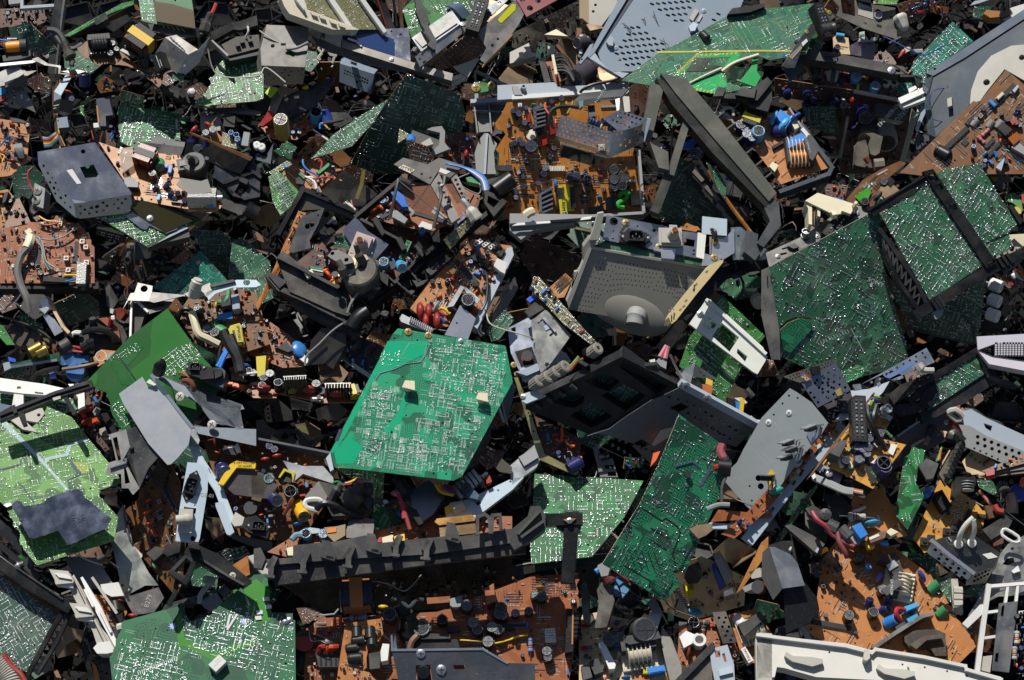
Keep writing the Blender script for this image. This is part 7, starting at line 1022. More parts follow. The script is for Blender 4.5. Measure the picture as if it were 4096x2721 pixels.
# lower middle: teal board, open chassis, long frame
T(1,2)
t=Bd('large bright teal green board with two white plastic supports','~472,-8 28,-36 392,32 26,84 0,88 -186,320 -16,4 -4,21 -272,-39 -164,-12 -16,-46',(.1,.3),.2,xd=(1,.13),c=(1480,560))
T('F');t.poly=P('905,770 917,757 1165,797 1182,880 1065,1098 1045,1108 770,1075 762,1040');t.bd(B_TEAL,nh=40,eg=EDGEG)
T(1,2);LT=pk('06a878',.35,.05,'teal_mask');t.p('clear_area','~472,4 144,0 -8,44 -64,32 -120,52 -40,92 -56,104 -48,76 -16,0 136,-244',LT,.0001,.0003);t.p('clear_area','~280,400 48,-56 56,40 -36,60 -60,0',LT,.0001,.0003);t.p('clear_area','~456,320 48,-48 28,-84 16,0 -28,108 -52,40',LT,.0001,.0003);t.sol(900,.0017,si=.6,region='~624,12 236,4 32,104 -156,352 -128,0 -48,-112 60,-160').sol(300,.0016,'~372,192 148,0 -40,120 -80,32',si=.6).sol(460,.0016,'~392,344 208,16 0,112 -240,-20',si=.6).sol(60,.003,'~796,52 116,0 -52,172 -140,-64',si=0).sol(30,.0026,'~412,176 88,8 -4,8 -84,0',si=0).sol(36,.0026,'~440,40 80,-8 -8,68 -68,-12',si=0);t.u('gap_line','~620,20,.4 -12,36,.4 -20,24,.4 -52,6,.4 -36,18,.4 -56,16,.4 -16,24,.4',.0012,pk('5a6a80'),k=0,n=4);t.u('silk_box','~550,11,.4 62,13,.4 -16,56,.4 -78,-14,.4 32,-55,.4',.0005,SI,k=0,n=4);t.u('silk_chip','~524,394,.4 98,12,.4 -10,18,.4 -100,-12,.4 12,-18,.4',.0006,SI,k=0,n=4);t.cs('post','~546,172 262,42',0,.0145,rz=0);t.cs('screw','~734,4',TIN,.005);T(1,1);t.cs('screw','~545,581 73,12',GO,.007);T(1,2);t.p('tape','~282,360 16,-40 14,0 -18,44',SL,.0004,.0008);t.p('tape','~754,428 16,-42 14,0 -22,40',SL,.0004,.0008)
t=Th('chassis_block','dark stack of sheet metal and plastic wedged under the teal board','chassis','~840,280 78,-128 14,152 -132,156 -60,20',(.2,-.2),.1);t.p('wall','~918,156 14,12 -32,128 -24,-8 -12,-40',DS,-.04,0);t.p('box','~824,312 24,-24 -8,72 -60,96 -44,24 -16,-8',pk('2a2826',.5,.5),-.04,0);t.b('fin','~880,208 16,80',.004,.02,ST,.006);t.b('fin','~868,232 20,60',.004,.02,LB,.006)
t=Th('power_board','brown power board seen from the side with yellow coils and silver heat sinks','circuit board','~-88,152 208,36 260,-8 -28,44 -112,2 -160,-34 -8,16 -80,0',(0,.6),.1,xd=(1,.1)).bd(CR_,nh=1);t.c1('heat',(365,470),10,.022,8,sc=(1,1,2.4));t.c1('heat',(740,490),9,.028,6,sc=(1,1,1.3));t.cs('trafo','320,450 880,500',(CO,YEL,YEL),.02,rz=20);t.cs('ecap','~52,144 30,32 136,4 -188,-24 -6,28',BK,.009,rz=0);t.cs('drop','~30,188 160,4 100,16',pk('8a2a1c',.35),.014,rz=0);t.c1('coil',(590,480),0,.009);t.p('white_clip','~194,206 46,-2 0,6 -44,2',WH,0,.008);t.sc_('mess',40)
T(0,2);t.cs('film','~824,164 24,8 16,4',OR,.009,rz=0);t.c1('disc',(2195,300),BU,.014,20);t.cs('ecap','~892,136 16,4',BK,.009);t.b('white_tie','~860,122 58,-6',.004,.004,LB,.03)
t=Th('inlet_socket','black mains socket and ribbed cable boot on a grey metal flange','mains inlet','~664,80 132,20 12,60 -136,-40',(-.1,.3),.15,xd=(1,-.2));t.p('flange','~716,100 80,0 12,12 -8,60 -32,-12 -48,-20',SL,-.03,0);t.p('block','~666,96 10,-18 120,30 -2,20 -26,12 -52,-4 -50,-16',BK,-.02,.012,be=.003);t.c1('iec',(1755,245),0,.017,-15,z=.012);
for i in range(6):t.b('boot_rib',f'{1800+20*i},{285-2*i} {1806+20*i},{345-2*i}',.004,.012,BK,.022)
t.p('board_edge','~640,114 24,-2 88,40 -4,6 -68,-22',CR_,-.03,-.022)
T(1,2)
t=Bd('orange brown board strewn with dull parts below the long diagonal board of the black tray','~-8,-96 60,32 124,88 48,36 -56,36 -72,4 -120,-48',(-.1,.35),.03).bd(CR_,nh=3).sc_('mess',46).links(16);t.c1('drop',(455,75),pk('2a7ac0',.3),.02,-35,ti=(1,0));t.p('white_switch','~156,68 12,-20 24,24 -12,14',WH,0,.012);t.p('yellow_block','~0,60 36,-4 -4,72 -28,4',YEL,0,.03);t.p('chip','~76,28 32,-24 24,32 -16,8',FE,0,.008)
t=Th('metal_sheet','dark glossy folded sheet between the teal board and the brown boards',0,'~200,0 28,-44 80,44 -32,100 -92,-12',(-.1,.1),.07);t.p('sheet','~196,4 40,-48 84,20 4,40 -48,88 -28,-20 -64,8',mt('5a5650',.25,.2),-.002,0);t.fo('dark_side','690,260 810,40','~276,104 48,-88 16,16 -20,24 100,72 -20,4 -88,-64',pk('1e2024'),(.4,-.3));t.u('grey_wire','~248,-4 -32,28 -36,36 -4,32',.002,GY,z=.01)
t=Th('circuit_board','dark blue toned cluttered module with cables beside the top of the teal board','module','~320,64 20,-88 120,48 -44,100',(0,-.1),.06).bd(pk('1b2436',.5,.3),nh=0).sc_('mess',16);t.b('pale_edge','~316,68 88,60',.008,.02,PB,0);t.u('cable','~376,-8 -16,32 -20,4',.006,CH,z=.014);t.u('cable','~424,12 -20,20 -8,32',.006,CH,z=.014);t.p('label','~220,114 44,-8 8,14 -48,8',pk('3a332a',.6),-.004,-.002)
t=Th('metal_plate','tarnished perforated sheet and dark panels in the hollow below the dull power board',0,'~-24,224 144,-20 80,28 -8,16 -64,0',(-.05,-.1),-.01);t.p('perforated','~120,206 82,22 -6,20 -68,2',DS,-.002,0,ci=hg((325,545),(470,580),(335,600),6,3,.0022,1));t.p('dark_panel','~-32,224 104,-16 56,48 4,32 -92,8',pk('1c1a18',.6),-.02,-.01,ci=hg((60,560),(150,600),(70,680),3,4,.0025));t.p('card','~140,304 36,-6 14,42 -38,-16',BO,0,.003)
t=Th('plastic_block','black ribbed plastic block among dark rods beside the teal board',0,'~52,320 100,-4 44,68 -100,-24',(-.1,.1),.04);t.p('block','~56,344 24,-24 68,-2 48,62 -8,16 -88,-28',CO,-.03,0,ho=['~88,348 16,-20 16,20 -20,12','~120,336 24,-4 16,28 -28,-4']);t.b('rod','480,920 760,800',.006,.008,BK,0);t.b('rod','510,950 600,860',.006,.008,CH,.004);t.p('grey_wing','~0,288 24,-4 36,48 -16,12 -44,-24',pk('4a4a4c'),0,.006)
T(0,2)
t=Th('power_chassis','open grey metal power supply chassis full of parts with a yellow transformer frame','power supply','~704,304 214,48 262,48 16,60 -116,164 -256,32',(0,.3),.11,xd=(1,-.18));t.p('floor','~712,316 448,100 24,144 -104,160 -240,-8',CB,-.03,-.026);t.bp=t.lp('~720,320 420,96 20,136 -100,128 -208,0');t.b('back_wall','~700,308 218,44 266,52',.004,.05,pk('4a4e55'),.02);t.b('left_wall','~680,348 40,92 64,96 40,104',.017,.012,PB,.012,be=.001);t.p('corner_lug','~680,320 16,-12 20,52 -8,20 -32,-8',ALU,.012,.02);t.p('back_lit','~1184,404 12,60 -12,8 -16,-48',PB,0,.02)
T(0,3);t.p('front_rail','~768,-8 32,-4 40,108 -16,12 -12,-4',PB,0,.012);t.fo('front_wall','~824,108 144,28','~816,96 12,8 148,28 0,36 -44,-8 -100,-40',SL,(0,-.5))
T(1,2)
T('F');t.p('yellow_frame','502,1115 530,1070 545,1062 590,1068 588,1080 545,1078 515,1118',Y2,.02,.032);t.p('dark_screen','515,1118 545,1078 605,1090 640,1120 620,1150 540,1140',pk('4a4644',.25,.3),.01,.022)
T(0,2);t.text('6179TW2138A',(2190,1100),.0065,-10,SK,.033);t.text('SC-62450',(2195,1130),.0065,-10,SK,.033)
T(1,2);t.p('yellow_frame','~80,492 20,-32 40,16 -8,36 -4,-32 -24,-10 -18,24',YEL,.012,.02);t.p('core','~86,494 18,-24 24,10 -4,32 -24,-4',CO,0,.012);t.p('heat_wall','~96,432 72,20 72,0 36,40 4,24 -112,-36 -28,24',ALU,0,.016);t.p('clear_shield','~-16,484 40,0 20,32 -28,64 -32,-8',clear('smoked_film','6e6250',.15,.82),.02,.022);t.p('steel_shield','~176,560 48,-54 32,54 -16,40 -52,8',ST,.02,.024);t.p('shield_side','~224,506 96,22 -8,32 -56,32',pk('232324'),.01,.02);t.c1('ecap',(370,1480),pk('e0a818',.35),.0125,0,ti=(.75,.3),sc=(1,1,1.6));t.c1('ecap',(140,1420),NV,.0125,0,ti=(.4,.3),sc=(1,1,1.4));t.cs('ecap','~50,508',pk('2a7a78'),.01);t.cs('ecap','~50,388 18,12',NV,.007);t.cs('drop','~34,432 42,-12',RED,.01);t.c1('ecap',(320,1390),BK,.013)
T(0,2);t.p('chip_board','~804,376 28,-4 28,32 -16,16 -44,-12',CO,0,.01);t.p('paper','~816,384 16,0 14,28 -18,-2',PA,.0101,.011);t.p('white_block','~838,384 14,-16 10,28 -14,8',WH,0,.02);t.c1('ecap',(1990,1160),NV,.015,0,ti=(.5,.2));t.cs('disc','~760,366 12,6 52,-16',BRN,.009);t.c1('disc',(1975,1255),BU,.009);t.sc_('mess',90)
T(0,3);t.c1('coil',(2250,40),0,.014);t.p('socket_body','~864,76 16,-32 38,-8 50,44 -8,40 -72,-24',BK,-.005,.02,be=.003);t.c1('iec',(2320,190),0,.02,-15,z=.02);t.p('clear_block','~828,60 16,-36 32,20 -8,28 -28,4',LB,0,.02)
T(1,2);t.u('brown_wire','~100,627,20 24,-47,30 8,-12,30',.004,BRN);t.u('white_handle','~224,612,26 -44,-12,30 0,-24,30 44,-4,28 16,16,26',.005,WH,k=3);t.c1('disc',(380,1660),BU,.009)
t=Th('flyback_transformer','dark flyback with capped stubs and a black lead before the grey power chassis','transformer','~256,624 24,-84 136,-4 4,88',(0,.25),.13,xd=(1,0));t.p('body','~256,600 24,-40 40,-8 40,16 40,-8 20,32 -20,32 -128,8',pk('2b2a29',.6,.5),-.04,0,be=.004);t.p('diamond','~296,560 12,-18 36,46 -16,16',pk('333231',.6,.5),0,.02,be=.002);t.u('stub','~336,580,10 24,-32,24 14,-34,30',[.02]*6+[.012]*5,pk('333130',.6,.6),n=12);t.u('arm','~372,532,20 44,4,20',.012,pk('333130',.6,.6),k=0,n=12);t.u('thin_stub','~272,576,8 20,-40,20 14,-18,22',[.01]*6+[.007]*5,pk('333130',.6,.6));t.u('lead','~216,608,30 24,-22,36 40,6,34 40,24,26 64,16,10',.006,BK);t.u('red_tip','~374,514,30 2,-9,33',.007,PI,k=0);t.p('grey_face','~376,576 28,-20 16,20 -16,32',GR,.004,.01)
t=Th('wiring','fanned yellow blue and pink wires under the lower corner of the teal board',0,'~280,512 100,-16',(0,.3),.14,xd=(1,0));[t.u('wire',f'{800-30*i},{1290+6*i} {850},{1275+8*i} {920-5*i},{1240+12*i}',.0028,m,z=.004)for i,m in enumerate((Y2,DB,RED))];t.u('green_wire','~272,516 20,-8 24,16',.0022,GRN)
t=Bd('dark green soldered board standing behind the fanned wires below the teal board','~280,456 180,16 -8,152 -12,64 -24,-8 8,-120',(-.1,-.35),.05).bd(BD_,nh=2).sol(190,.0018)
t=Th('frame_module','pale blue metal frame with ribbed heat sinks coloured wires and a white plastic gear','module','~536,560 88,-60 294,-20 2,52 -136,92',(.05,.38),.13,xd=(1,.5));t.p('grey_box','~534,560 84,-58 38,30 20,28 -40,64 -44,32',mt('7a7e88',.35,.2),-.03,0);t.p('frame','~680,616 16,-32 64,-12 158,-76 42,-4 -40,44 -148,112 -60,32 -24,-24',PB,-.01,.004,ho=['~782,580 18,-8 8,14 -14,8'],ci=[(2170,1347,.002),(2280,1268,.002)])
for i in range(6):t.p('fin',f'{1750+35*i},{1310-28*i} {1775+35*i},{1292-28*i} {1860+34*i},{1400-28*i} {1835+34*i},{1418-28*i}',ALU,0,.02)
for i,m in enumerate((Y2,OR,DB,RED)):t.u('wire',f'{1610+38*i},{1290+4*i} {1660+36*i},{1360} {1770+6*i},{1390-6*i}',.0035,m,z=.022)
t.p('tank','~732,528 28,-14 40,42 -8,16 -32,-8',pk('3a5a6a',.3),.016,.03,be=.003);t.u('tank_wire','~740,536,32 12,-16,38 12,4,38 -12,16,34',.004,CH);t.p('red_part','~818,488 18,-6 10,26 -18,8',RED,0,.018,be=.003);t.p('clear_cap','~852,452 28,-28 38,32 -2,24 -44,-8',clear('smoked_wall','56544a',.15,.88),.01,.014);t.p('yellow_part','~676,600 24,-12 8,16 -28,20',Y2,0,.01);t.u('gear','~704,612,6 40,-20,8',.01,IV,k=0,n=10);t.p('white_corner','~808,484 16,-12 8,4 -16,18',WH,0,.006)
T(2,2);t.p('frame_end','~-8,452 60,-52 28,-24 20,56 -12,24 -88,64',ALU,-.01,.004,ci=[(155,1065,.0022)]);t.p('end_clip','~24,420 56,-36 16,36 -52,32',GY,.004,.012)
T(1,2);t=Th('wiring','pink and black jointed leads hanging beside the pale blue frame module',0,'~464,600 96,24',(0,.3),.15,xd=(1,0));t.u('pink_wire','~488,556 12,-8 32,8',.005,pk('d05a6a'));t.u('red_wire','~496,540 20,28 12,32 4,40',.005,pk('b83a48'));t.u('black_wire','~464,600 36,-24 40,-4 16,-4',.004,BK);t.u('black_wire','~424,588 16,-16 24,8',.004,CH);t.p('plug','~454,576 14,-4 8,10 -16,6',LB,0,.01);t.p('tie','~494,540 12,-2 -2,20 -8,2',LB,.004,.008);t.u('boot','~492,496 24,20 28,36',[.007]*5+[.013]*6,BK,n=10)
T(1,3);t.u('red_wire','~526,-8 14,56 12,40',.004,RED);t.p('black_bracket','~544,0 32,16 24,48 -16,8 -32,-48',BK,-.01,0)
t=Th('tv_frame_bar','long charcoal plastic frame bar with hooked lugs crossing the lower middle of the pile','frame bar','~0,192 36,0 882,-112 22,52 -876,156',(0,.2),.19,xd=(1,.13));t.p('beam','~34,194 98,-6 2,-44 102,-10 44,-2 112,-24 48,28 232,-24 60,0 186,-28 50,-4 0,48 -344,48 -304,16 -276,24',GR,-.02,0,be=.002);t.p('lower_flange','~40,212 280,-22 304,-16 344,-54 0,52 -376,44 -312,44 -212,28',pk('29282a',.5,.3),-.03,-.008)
for x,y in((640,420),(1045,360),(1760,260)):t.p('lug',f'{x-50},{y-110} {x+20},{y-100} {x+75},{y+50} {x+60},{y+80} {x-70},{y+40}',GR,0,.026,be=.003);t.p('slot',f'{x-10},{y+30} {x+50},{y+40} {x+55},{y+62} {x-10},{y+50}',BK,.026,.0266)
for x,y in((130,560),(420,520),(825,470),(1525,400),(1250,370)):t.b('hook',f'{x+35},{y-80} {x+5},{y-10} {x},{y+75}',.01,.016,GR,.012);t.b('hook_side',f'{x+15},{y-75} {x-25},{y-10}',.006,.014,CH,.012);t.b('hook_foot',f'{x-40},{y+72} {x+25},{y+80}',.005,.012,GR,.014)
t.b('arch','~794,100 0,-58 26,-10 16,12 4,52',.006,.012,GR,.03);t.b('arch','~844,96 4,-60 26,-2 4,46',.006,.012,GR,.03);t.p('left_block','~-8,156 24,-4 18,40 -14,36 -28,-4',GR,-.01,.02,be=.002)
T(2,3);t.p('right_block','~-8,136 0,-44 64,-52 10,-36 34,-2 20,34 0,48 -56,44 -56,32',GR,-.02,.03,be=.002);t.b('block_rib','60,250 240,60',.005,.02,OG,.04);t.b('block_rib','90,280 270,150',.005,.02,OG,.04);t.b('cross_arm','~120,52 112,-4',.022,.03,BK,.02);t.b('down_arm','535,110 505,640',.026,.02,BK,.016,be=.002);t.b('brace','~172,76 32,24',.01,.02,BK,.012);t.p('copper_flake','~182,51 48,-4 -22,19',CT,.021,.024);t.c1('screw',(515,140),ALU,.006,z=.024);t.p('catch','~232,72 16,1 -2,27 -16,-4',BK,0,.014)
T(1,3)
t=Th('component_row','rusty tin tuner with row of yellow and blue parts standing behind the long charcoal bar','circuit board','~40,168 92,-56 308,-20 200,-56 278,4 0,52 -478,40 -320,56',(0,.4),.12,xd=(1,.15)).bd(CR_,nh=0);t.sc_('mess',46);t.p('rusty_lid','~640,60 8,-12 124,-14 16,10 -4,12 -128,16',mt('8a6a3a',.5,.7,1),.02,.05);t.p('rusty_front','~656,72 128,-20 6,48 -130,14',mt('7a6a50',.5,.8,1),.02,.046);t.p('steel_card','~316,116 24,-82 84,18 -4,52 -36,16',DS,.02,.024);t.text('+1',(940,160),.02,-10,pk('8a2a2a'),.0245);t.cs('ecap','~182,116 62,0',SY,.01,rz=0);t.p('ivory_block','~452,116 36,-10 4,30 -38,4',IV,0,.03);t.p('yellow_block','~494,112 38,-10 2,30 -36,0',Y2,0,.03);t.p('red_edge','~440,116 11,-2 0,18 -9,2',RED,0,.02);t.p('coil_block','~244,80 44,-4 32,-8 0,40 -40,24 -24,-24',pk('8a7a5a'),0,.03,be=.003);t.p('copper_winding','~256,84 32,-4 0,16 -32,4',CU,.03,.032);t.p('white_film','~148,100 32,-22 60,8 0,12 -56,6 -24,16',LG,.01,.014);t.p('green_block','~109,154 23,-6 2,32 -20,0',IV,.02,.04);t.cs('drop','~344,114 32,-4',pk('c08a5a'),.014,rz=0);t.u('blue_pipes','~128,124 16,-16 24,0',.006,pk('6a8aa0'),z=.02)
t=Bd('small green soldered board pieces behind the rusty tin tuner','~412,40 40,-72 28,84 16,28 -56,24 -16,-32',(0,.2),.08).bd(BG,nh=1).sol(70,.0022)
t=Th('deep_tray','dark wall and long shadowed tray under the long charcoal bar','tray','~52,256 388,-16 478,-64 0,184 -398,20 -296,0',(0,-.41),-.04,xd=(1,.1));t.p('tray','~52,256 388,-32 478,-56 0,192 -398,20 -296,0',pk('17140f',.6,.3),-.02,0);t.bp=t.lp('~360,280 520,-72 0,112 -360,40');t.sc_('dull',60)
# bottom row
T(1,3)
t=Bd('wide rust brown board crowded with capacitors under the long charcoal bar','~176,404 56,-34 288,-2 398,-112 122,-8 16,132 -16,260 -560,0 -280,-48',(0,.33),.06,xd=(1,0));T('F');t.poly=P('705,1450 738,1425 1010,1410 1220,1330 1335,1320* 1325,1490 1310,1575 700,1575');t.bd(CR_,nh=12);T(1,3);t.c1('trafo',(915,860),(pk('1c2030'),pk('b0682a',.3),pk('b0682a',.3)),.06,4,sc=(1,.8,1.1));t.c1('res',(920,1010),pk('8a9ac0'),.017,6);t.cs('drop','1140,925',Y2,.01);t.cs('disc','~304,420 -20,8',OR,.012);t.cs('ecap','~668,420 126,36 -16,-24 90,24 -36,44 14,-52 -90,-76 122,8 -6,20 12,4',BK,.011);t.c1('ecap',(1490,1140),CH,.017);t.c1('ecap',(1205,1010),CH,.014);t.p('chip','~684,434 44,-2 4,20 -44,2',CO,0,.01);t.p('chip','~866,428 54,-4 4,20 -52,6',CO,0,.01);t.p('filter_can','~818,300 34,-20 6,64 -30,12',mt('a86a4a',.4,.4),0,.034);t.p('small_board','~612,332 84,-6 -4,22 -78,6',CR_,.008,.01);t.p('grey_heat_sink','~694,336 42,-12 8,28 -24,20 -24,-12',GY,0,.02);t.p('grey_socket','~212,524 84,4 0,52 -72,0',CH,0,.034)
for i in range(4):t.p('socket_slot',f'{570+45*i},{1345} {590+45*i},{1345} {592+45*i},{1440} {575+45*i},{1440}',BK,.034,.0346)
for x,m in((580,RED),(650,OR),(700,RED)):t.u('lead',f'{x-30},1330,30 {x},1275,44 {x+40},1270,44',.005,m)
t.u('grey_lead','~212,478,30 44,18,40 40,20,34 24,20,20',.009,BK);t.u('black_bushing','~172,480,0 0,16,10',.021,BK,k=0,n=18);t.u('red_disc','~172,490,16 0,-1,20',.018,pk('a04038'),k=0,n=18);t.u('post','~160,504,-20 0,88,-20',.022,BK,k=0,n=14);t.u('boot','~556,472,10 -2,-40,30 -2,-38,40',[.022]*4+[.017]*4+[.012]*3,BK,n=12);t.u('black_loop','~500,384,14 20,-8,24 20,24,24 -4,32,14',.01,BK);t.u('wave_cable','~500,340,10 16,0,14 32,26,14 28,-26,14 24,0,10',.004,SL);t.p('clamp','~584,468 12,-10 100,6 0,14 -104,2',FE,.03,.036);t.p('black_core','~536,488 184,-8 12,36 -192,0',BK,0,.03);t.u('twin_leads','~552,516,30 8,-28,36 20,-22,38',.006,pk('8a6a5a'));t.u('red_wire','~818,352,20 14,40,24 12,28,20 -36,24,14 -44,22,10',.002,RED);t.u('yellow_wire','~732,484,14 68,4,18 52,8,16 66,-16,12',.0018,Y2);t.p('board_slot','~512,456 24,-80 32,-4 -32,80',BK,.0004,.001)
for a in('~228,392 16,2 36,-4 16,-18','~466,372 -14,68','~456,464 32,28'):t.u('white_line',' '.join(q+',.4'for q in a.split()),.0015,SI,k=0,n=4)
T(2,3);t.p('black_rail','~196,370 20,2 2,152 -28,4',BK,0,.03);t.b('pin_strip','~219,360 -3,136',.003,.01,CT,.032);[t.u('pin',f'545,{980+40*i},26 620,{985+38*i},26',.006,BK,k=0)for i in range(6)];t.p('sticker','~116,443 38,-3 5,52 -39,3',PA,.0004,.001);t.p('stamp','~136,466 6,0 0,4 -6,0',RED,.001,.0014);t.c1('res',(165,1260),pk('6a8ac0'),.013,90);t.cs('ecap','~82,332 24,6 -94,58 48,-8 64,144 4,20',BK,.009);t.cs('disc','250,750',CT,.01);t.cs('trim','~216,280 4,68',BK,.01);t.c1('ic',(45,1080),9,.0032,0);t.u('yellow_wire','~-4,480,8 28,-10,10 32,-4,8',.002,Y2);t.sc_('brown',110);t.links(120)
T(1,3);t=Bd('cracked bright orange board piece lying on the wide rust brown board','~320,424 128,-18 8,54 -16,28* -40,32* -16,72* 48,35 -144,13 12,-88',(0,.3),.12,xd=(1,.1)).bd(CO_,nh=5,amp=.003);t.cs('ecap','~360,436 48,2 -64,50 -20,28 8,36 82,-90',BK,.01,ti=(1.3,.6));t.sc_('brown',22);t.links(14);t.p('white_block','~446,524 8,-28 24,2 -6,58 -24,4',WH,-.01,.03);t.p('grey_block','~404,532 40,-8 0,60 -36,4',CH,-.02,.01)
t=Th('metal_plate','long dull steel heat sink plate with a black socket window along the bottom edge',0,'~486,516 326,0 88,52 60,0 0,72 -456,0',(0,.05),.16,xd=(1,0));t.p('plate','~486,518 326,-2 88,50 100,2 0,88 -484,0',mt('6c6f72',.4,.35,brush=1,name='brushed_steel'),-.002,0,ho=['~572,574 52,-2 12,84 -60,0','~706,573 42,-1 2,16 -40,1'],ci=[(1735-60,1518,.0016),(1980,1512,.0012),(2135,1515,.0012)]);t.b('edge','~486,470 2,50 324,-4 88,50',.0035,.012,CM,.002);t.p('fold','~485,516 13,-48 2,2 6,46',ALU,-.012,0);t.cs('screw','~591,532 73,58',TIN,.009,z=0);t.p('socket','~576,580 46,-2 10,78 -52,0',BK,-.02,-.006);t.u('knob','~600,596,0 0,4,6',.012,CO,n=14,k=0);t.p('red_part','~710,576 36,-1 0,11 -34,1',RED,-.012,-.006)
t=Th('plastic_tray','dark blue black tray below the rust brown board at the bottom edge','tray','~176,600 304,0 0,56 -320,0',(0,.2),.03);t.p('tray','~176,596 316,4 0,56 -332,0',pk('20242c',.4,.2),-.03,0)
T(0,3)
t=Bd('huge dark green broken board with tan torn edges and solder stars','~394,568* 42,-72* 32,-52 208,-82* 28,72 48,-10* 88,-104* 28,-44 50,-12 146,128 -4,268 -660,0',(.03,.4),.15,xd=(1,.25),c=(1800,1200));T('F');t.poly=P('253,1520* 280,1445* 283,1432 425,1393* 438,1432 480,1420* 555,1350* 585,1325 615,1322 625,1410 680,1430 682,1600 262,1600');t.bd(pcb('board_bottle','0b4a30','17643a',26,.34,.06),nh=26,amp=.003);T(0,3);t.sol(420,.0019,'~436,480 204,12 40,168 -276,0').sol(320,.0021,'~648,400 270,-40 0,240 -238,-68').sol(60,.0036,'~760,440 158,-100 0,200 -118,-20',si=0);t.c1('relay',(1955,1440),WH,.018,60,sc=(1,1.2,1));LM=pk('2f7a1c',.35,.1,'leaf_mask');t.p('light_track','~632,408 16,-24 12,88 100,60 158,-60 0,24 -158,60 -104,-52 -16,16',LM,.0001,.0003);t.p('light_track','~872,288 46,-24 50,40 0,112 -50,8 -38,-72',LM,.0001,.0003)
for x,y in((1547,1085),(2185,1045)):b=MB();q=t.loc(px((x,y)));b.prism([((.0085 if i%2 else .004)*math.cos(math.pi*i/8)+q[0],(.0085 if i%2 else .004)*math.sin(math.pi*i/8)+q[1])for i in range(16)],.0003,.0008,plain('tin_star','8fa0c8',.4,.5));t.mb('star',b)
for a in('~848,394 -32,50','~824,394 -10,42','~892,356 -12,-32'):t.b('solder_bar',a,.004,.003,SO,.002)
for i in range(20):t.p('comb_pad',f'{1230+18*i},{1490-7*i} {1238+18*i},{1487-7*i} {1248+18*i},{1520-7*i} {1240+18*i},{1523-7*i}',SI,.0003,.0007)
T(1,3);t.sol(160,.0019,'~0,460 80,-100 56,40 0,240 -136,0');[t.p('blob',f'{x-30},{y-14} {x+26},{y-20} {x+32},{y+14} {x-22},{y+20}',SO,.0003,.003)for x,y in((90,840),(110,910),(30,960),(20,1010))];t.p('patch','~60,384 72,2 0,46 -36,4 -32,-12',pk('17402e',.4,.1),.0002,.0006);t.cs('screw','~106,418 14,-6',SO,.006)
T(0,3)
t=Th('plastic_rack','off white plastic rack with square latches tumbling towards the broken bottom board',0,'~176,232 72,8 168,260 -84,20 -92,-160',(-.1,.35),.12,xd=(.5,-.85));t.p('spine','~240,280 24,-32 32,56 36,68 28,64 68,80 -12,28 -56,-4 -28,-88 -52,-92',LB,-.012,0);t.p('rail','~288,260 8,-4 64,104 64,140 -8,16 -72,-132',WH,-.004,.006);t.p('rail','~260,256 16,24 116,224 -8,8',LB,0,.012)
for x,y in((550,650),(730,950)):t.p('latch',f'{x-110},{y-75} {x+60},{y-60} {x+110},{y+25} {x+105},{y+45} {x-50},{y+60} {x-60},{y+20}',LB,0,.018,be=.003);t.p('latch_face',f'{x-62},{y-45} {x+55},{y-30} {x+95},{y+15} {x-25},{y-5}',WH,.018,.022,be=.002);t.p('latch_lip',f'{x-65},{y+25} {x-45},{y+5} {x+100},{y+35} {x+105},{y+90} {x-45},{y+70}',WH,0,.012)
t.p('end_latch','~334,512 18,-20 40,-4 24,36 -32,8 -36,0',WH,0,.016,be=.002);t.p('web','~224,184 120,4 60,92 -108,16',pk('6a6c70'),-.05,-.03);t.p('cream_wall','~360,284 64,-8 20,48 -44,4 -32,-16',WH,-.02,-.008);t.b('pale_strip','~332,262 84,122',.005,.004,LB,.01);t.b('rib','~304,304 28,56',.004,.014,WH,.014);t.b('rib','~360,380 36,72',.004,.014,WH,.012)
t=Bd('narrow orange brown board with a split core lying beside the off white rack','~338,320 94,12 24,52 -32,68 -16,-8 -40,-60',(.1,.3),.1).bd(CO_,nh=1);t.sc_('mess',16);t.p('ferrite_core','~418,376 18,-16 4,48 -20,44 -12,8',BK,0,.016);t.p('ferrite_core','~408,460 16,-36 36,16 -4,32 -40,0',CO,0,.02,be=.003);t.u('white_coil','~424,440,22 20,-4,26 20,10,20',.008,LB,k=2);t.cs('drop','~432,344 44,56',RED,.01);t.c1('ecap',(1030,865),BK,.012,ti=(1,.6))
t=Bd('grey green board dense with solder at the edge beneath black rails','~-24,248 48,8 184,132 -112,212 -120,-68',(-.05,.3),.07,xd=(.8,-.55)).bd(pcb('board_greygreen','27483c','3a5c4c',60,.36,.2),nh=4,eg=CT).sol(760,.0019);t.b('orange_edge','~16,256 100,64 96,68',.007,.003,CB,.002)
t=Th('plastic_surround','black plastic lattice strut beside the grey green board','plastic frame','~228,360 28,12 -124,228 -36,0',(.1,.2),.1,xd=(.5,.85));t.b('rail','~236,362 -52,86 -84,156',.008,.02,BK,0);t.b('rail','~256,372 -52,116 -68,112',.006,.02,CO,0);[t.b('lattice',f'{585-37*i},{930+58*i} {600-34*i},{1010+56*i} {545-37*i},{995+58*i}',.003,.012,CH,-.002)for i in range(9)]
t=Th('plastic_rail','broad black slotted rails slanting down beside the lime green board',0,'~-24,48 32,4 232,296 -24,20',(-.1,.2),.11,xd=(.75,-.65));t.b('rail','~-16,196 116,84 68,40 68,40',.024,.025,BK,0,be=.002);t.b('upper_rail','~-16,68 68,52 40,48',.022,.02,CO,-.02);t.b('inner','~-16,132 88,72 60,52',.01,.02,CO,-.01);t.b('edge','150,560 560,840',.003,.006,CH,.004);t.p('green_card','~52,188 24,-12 20,24 -32,8',BL,-.03,-.02)
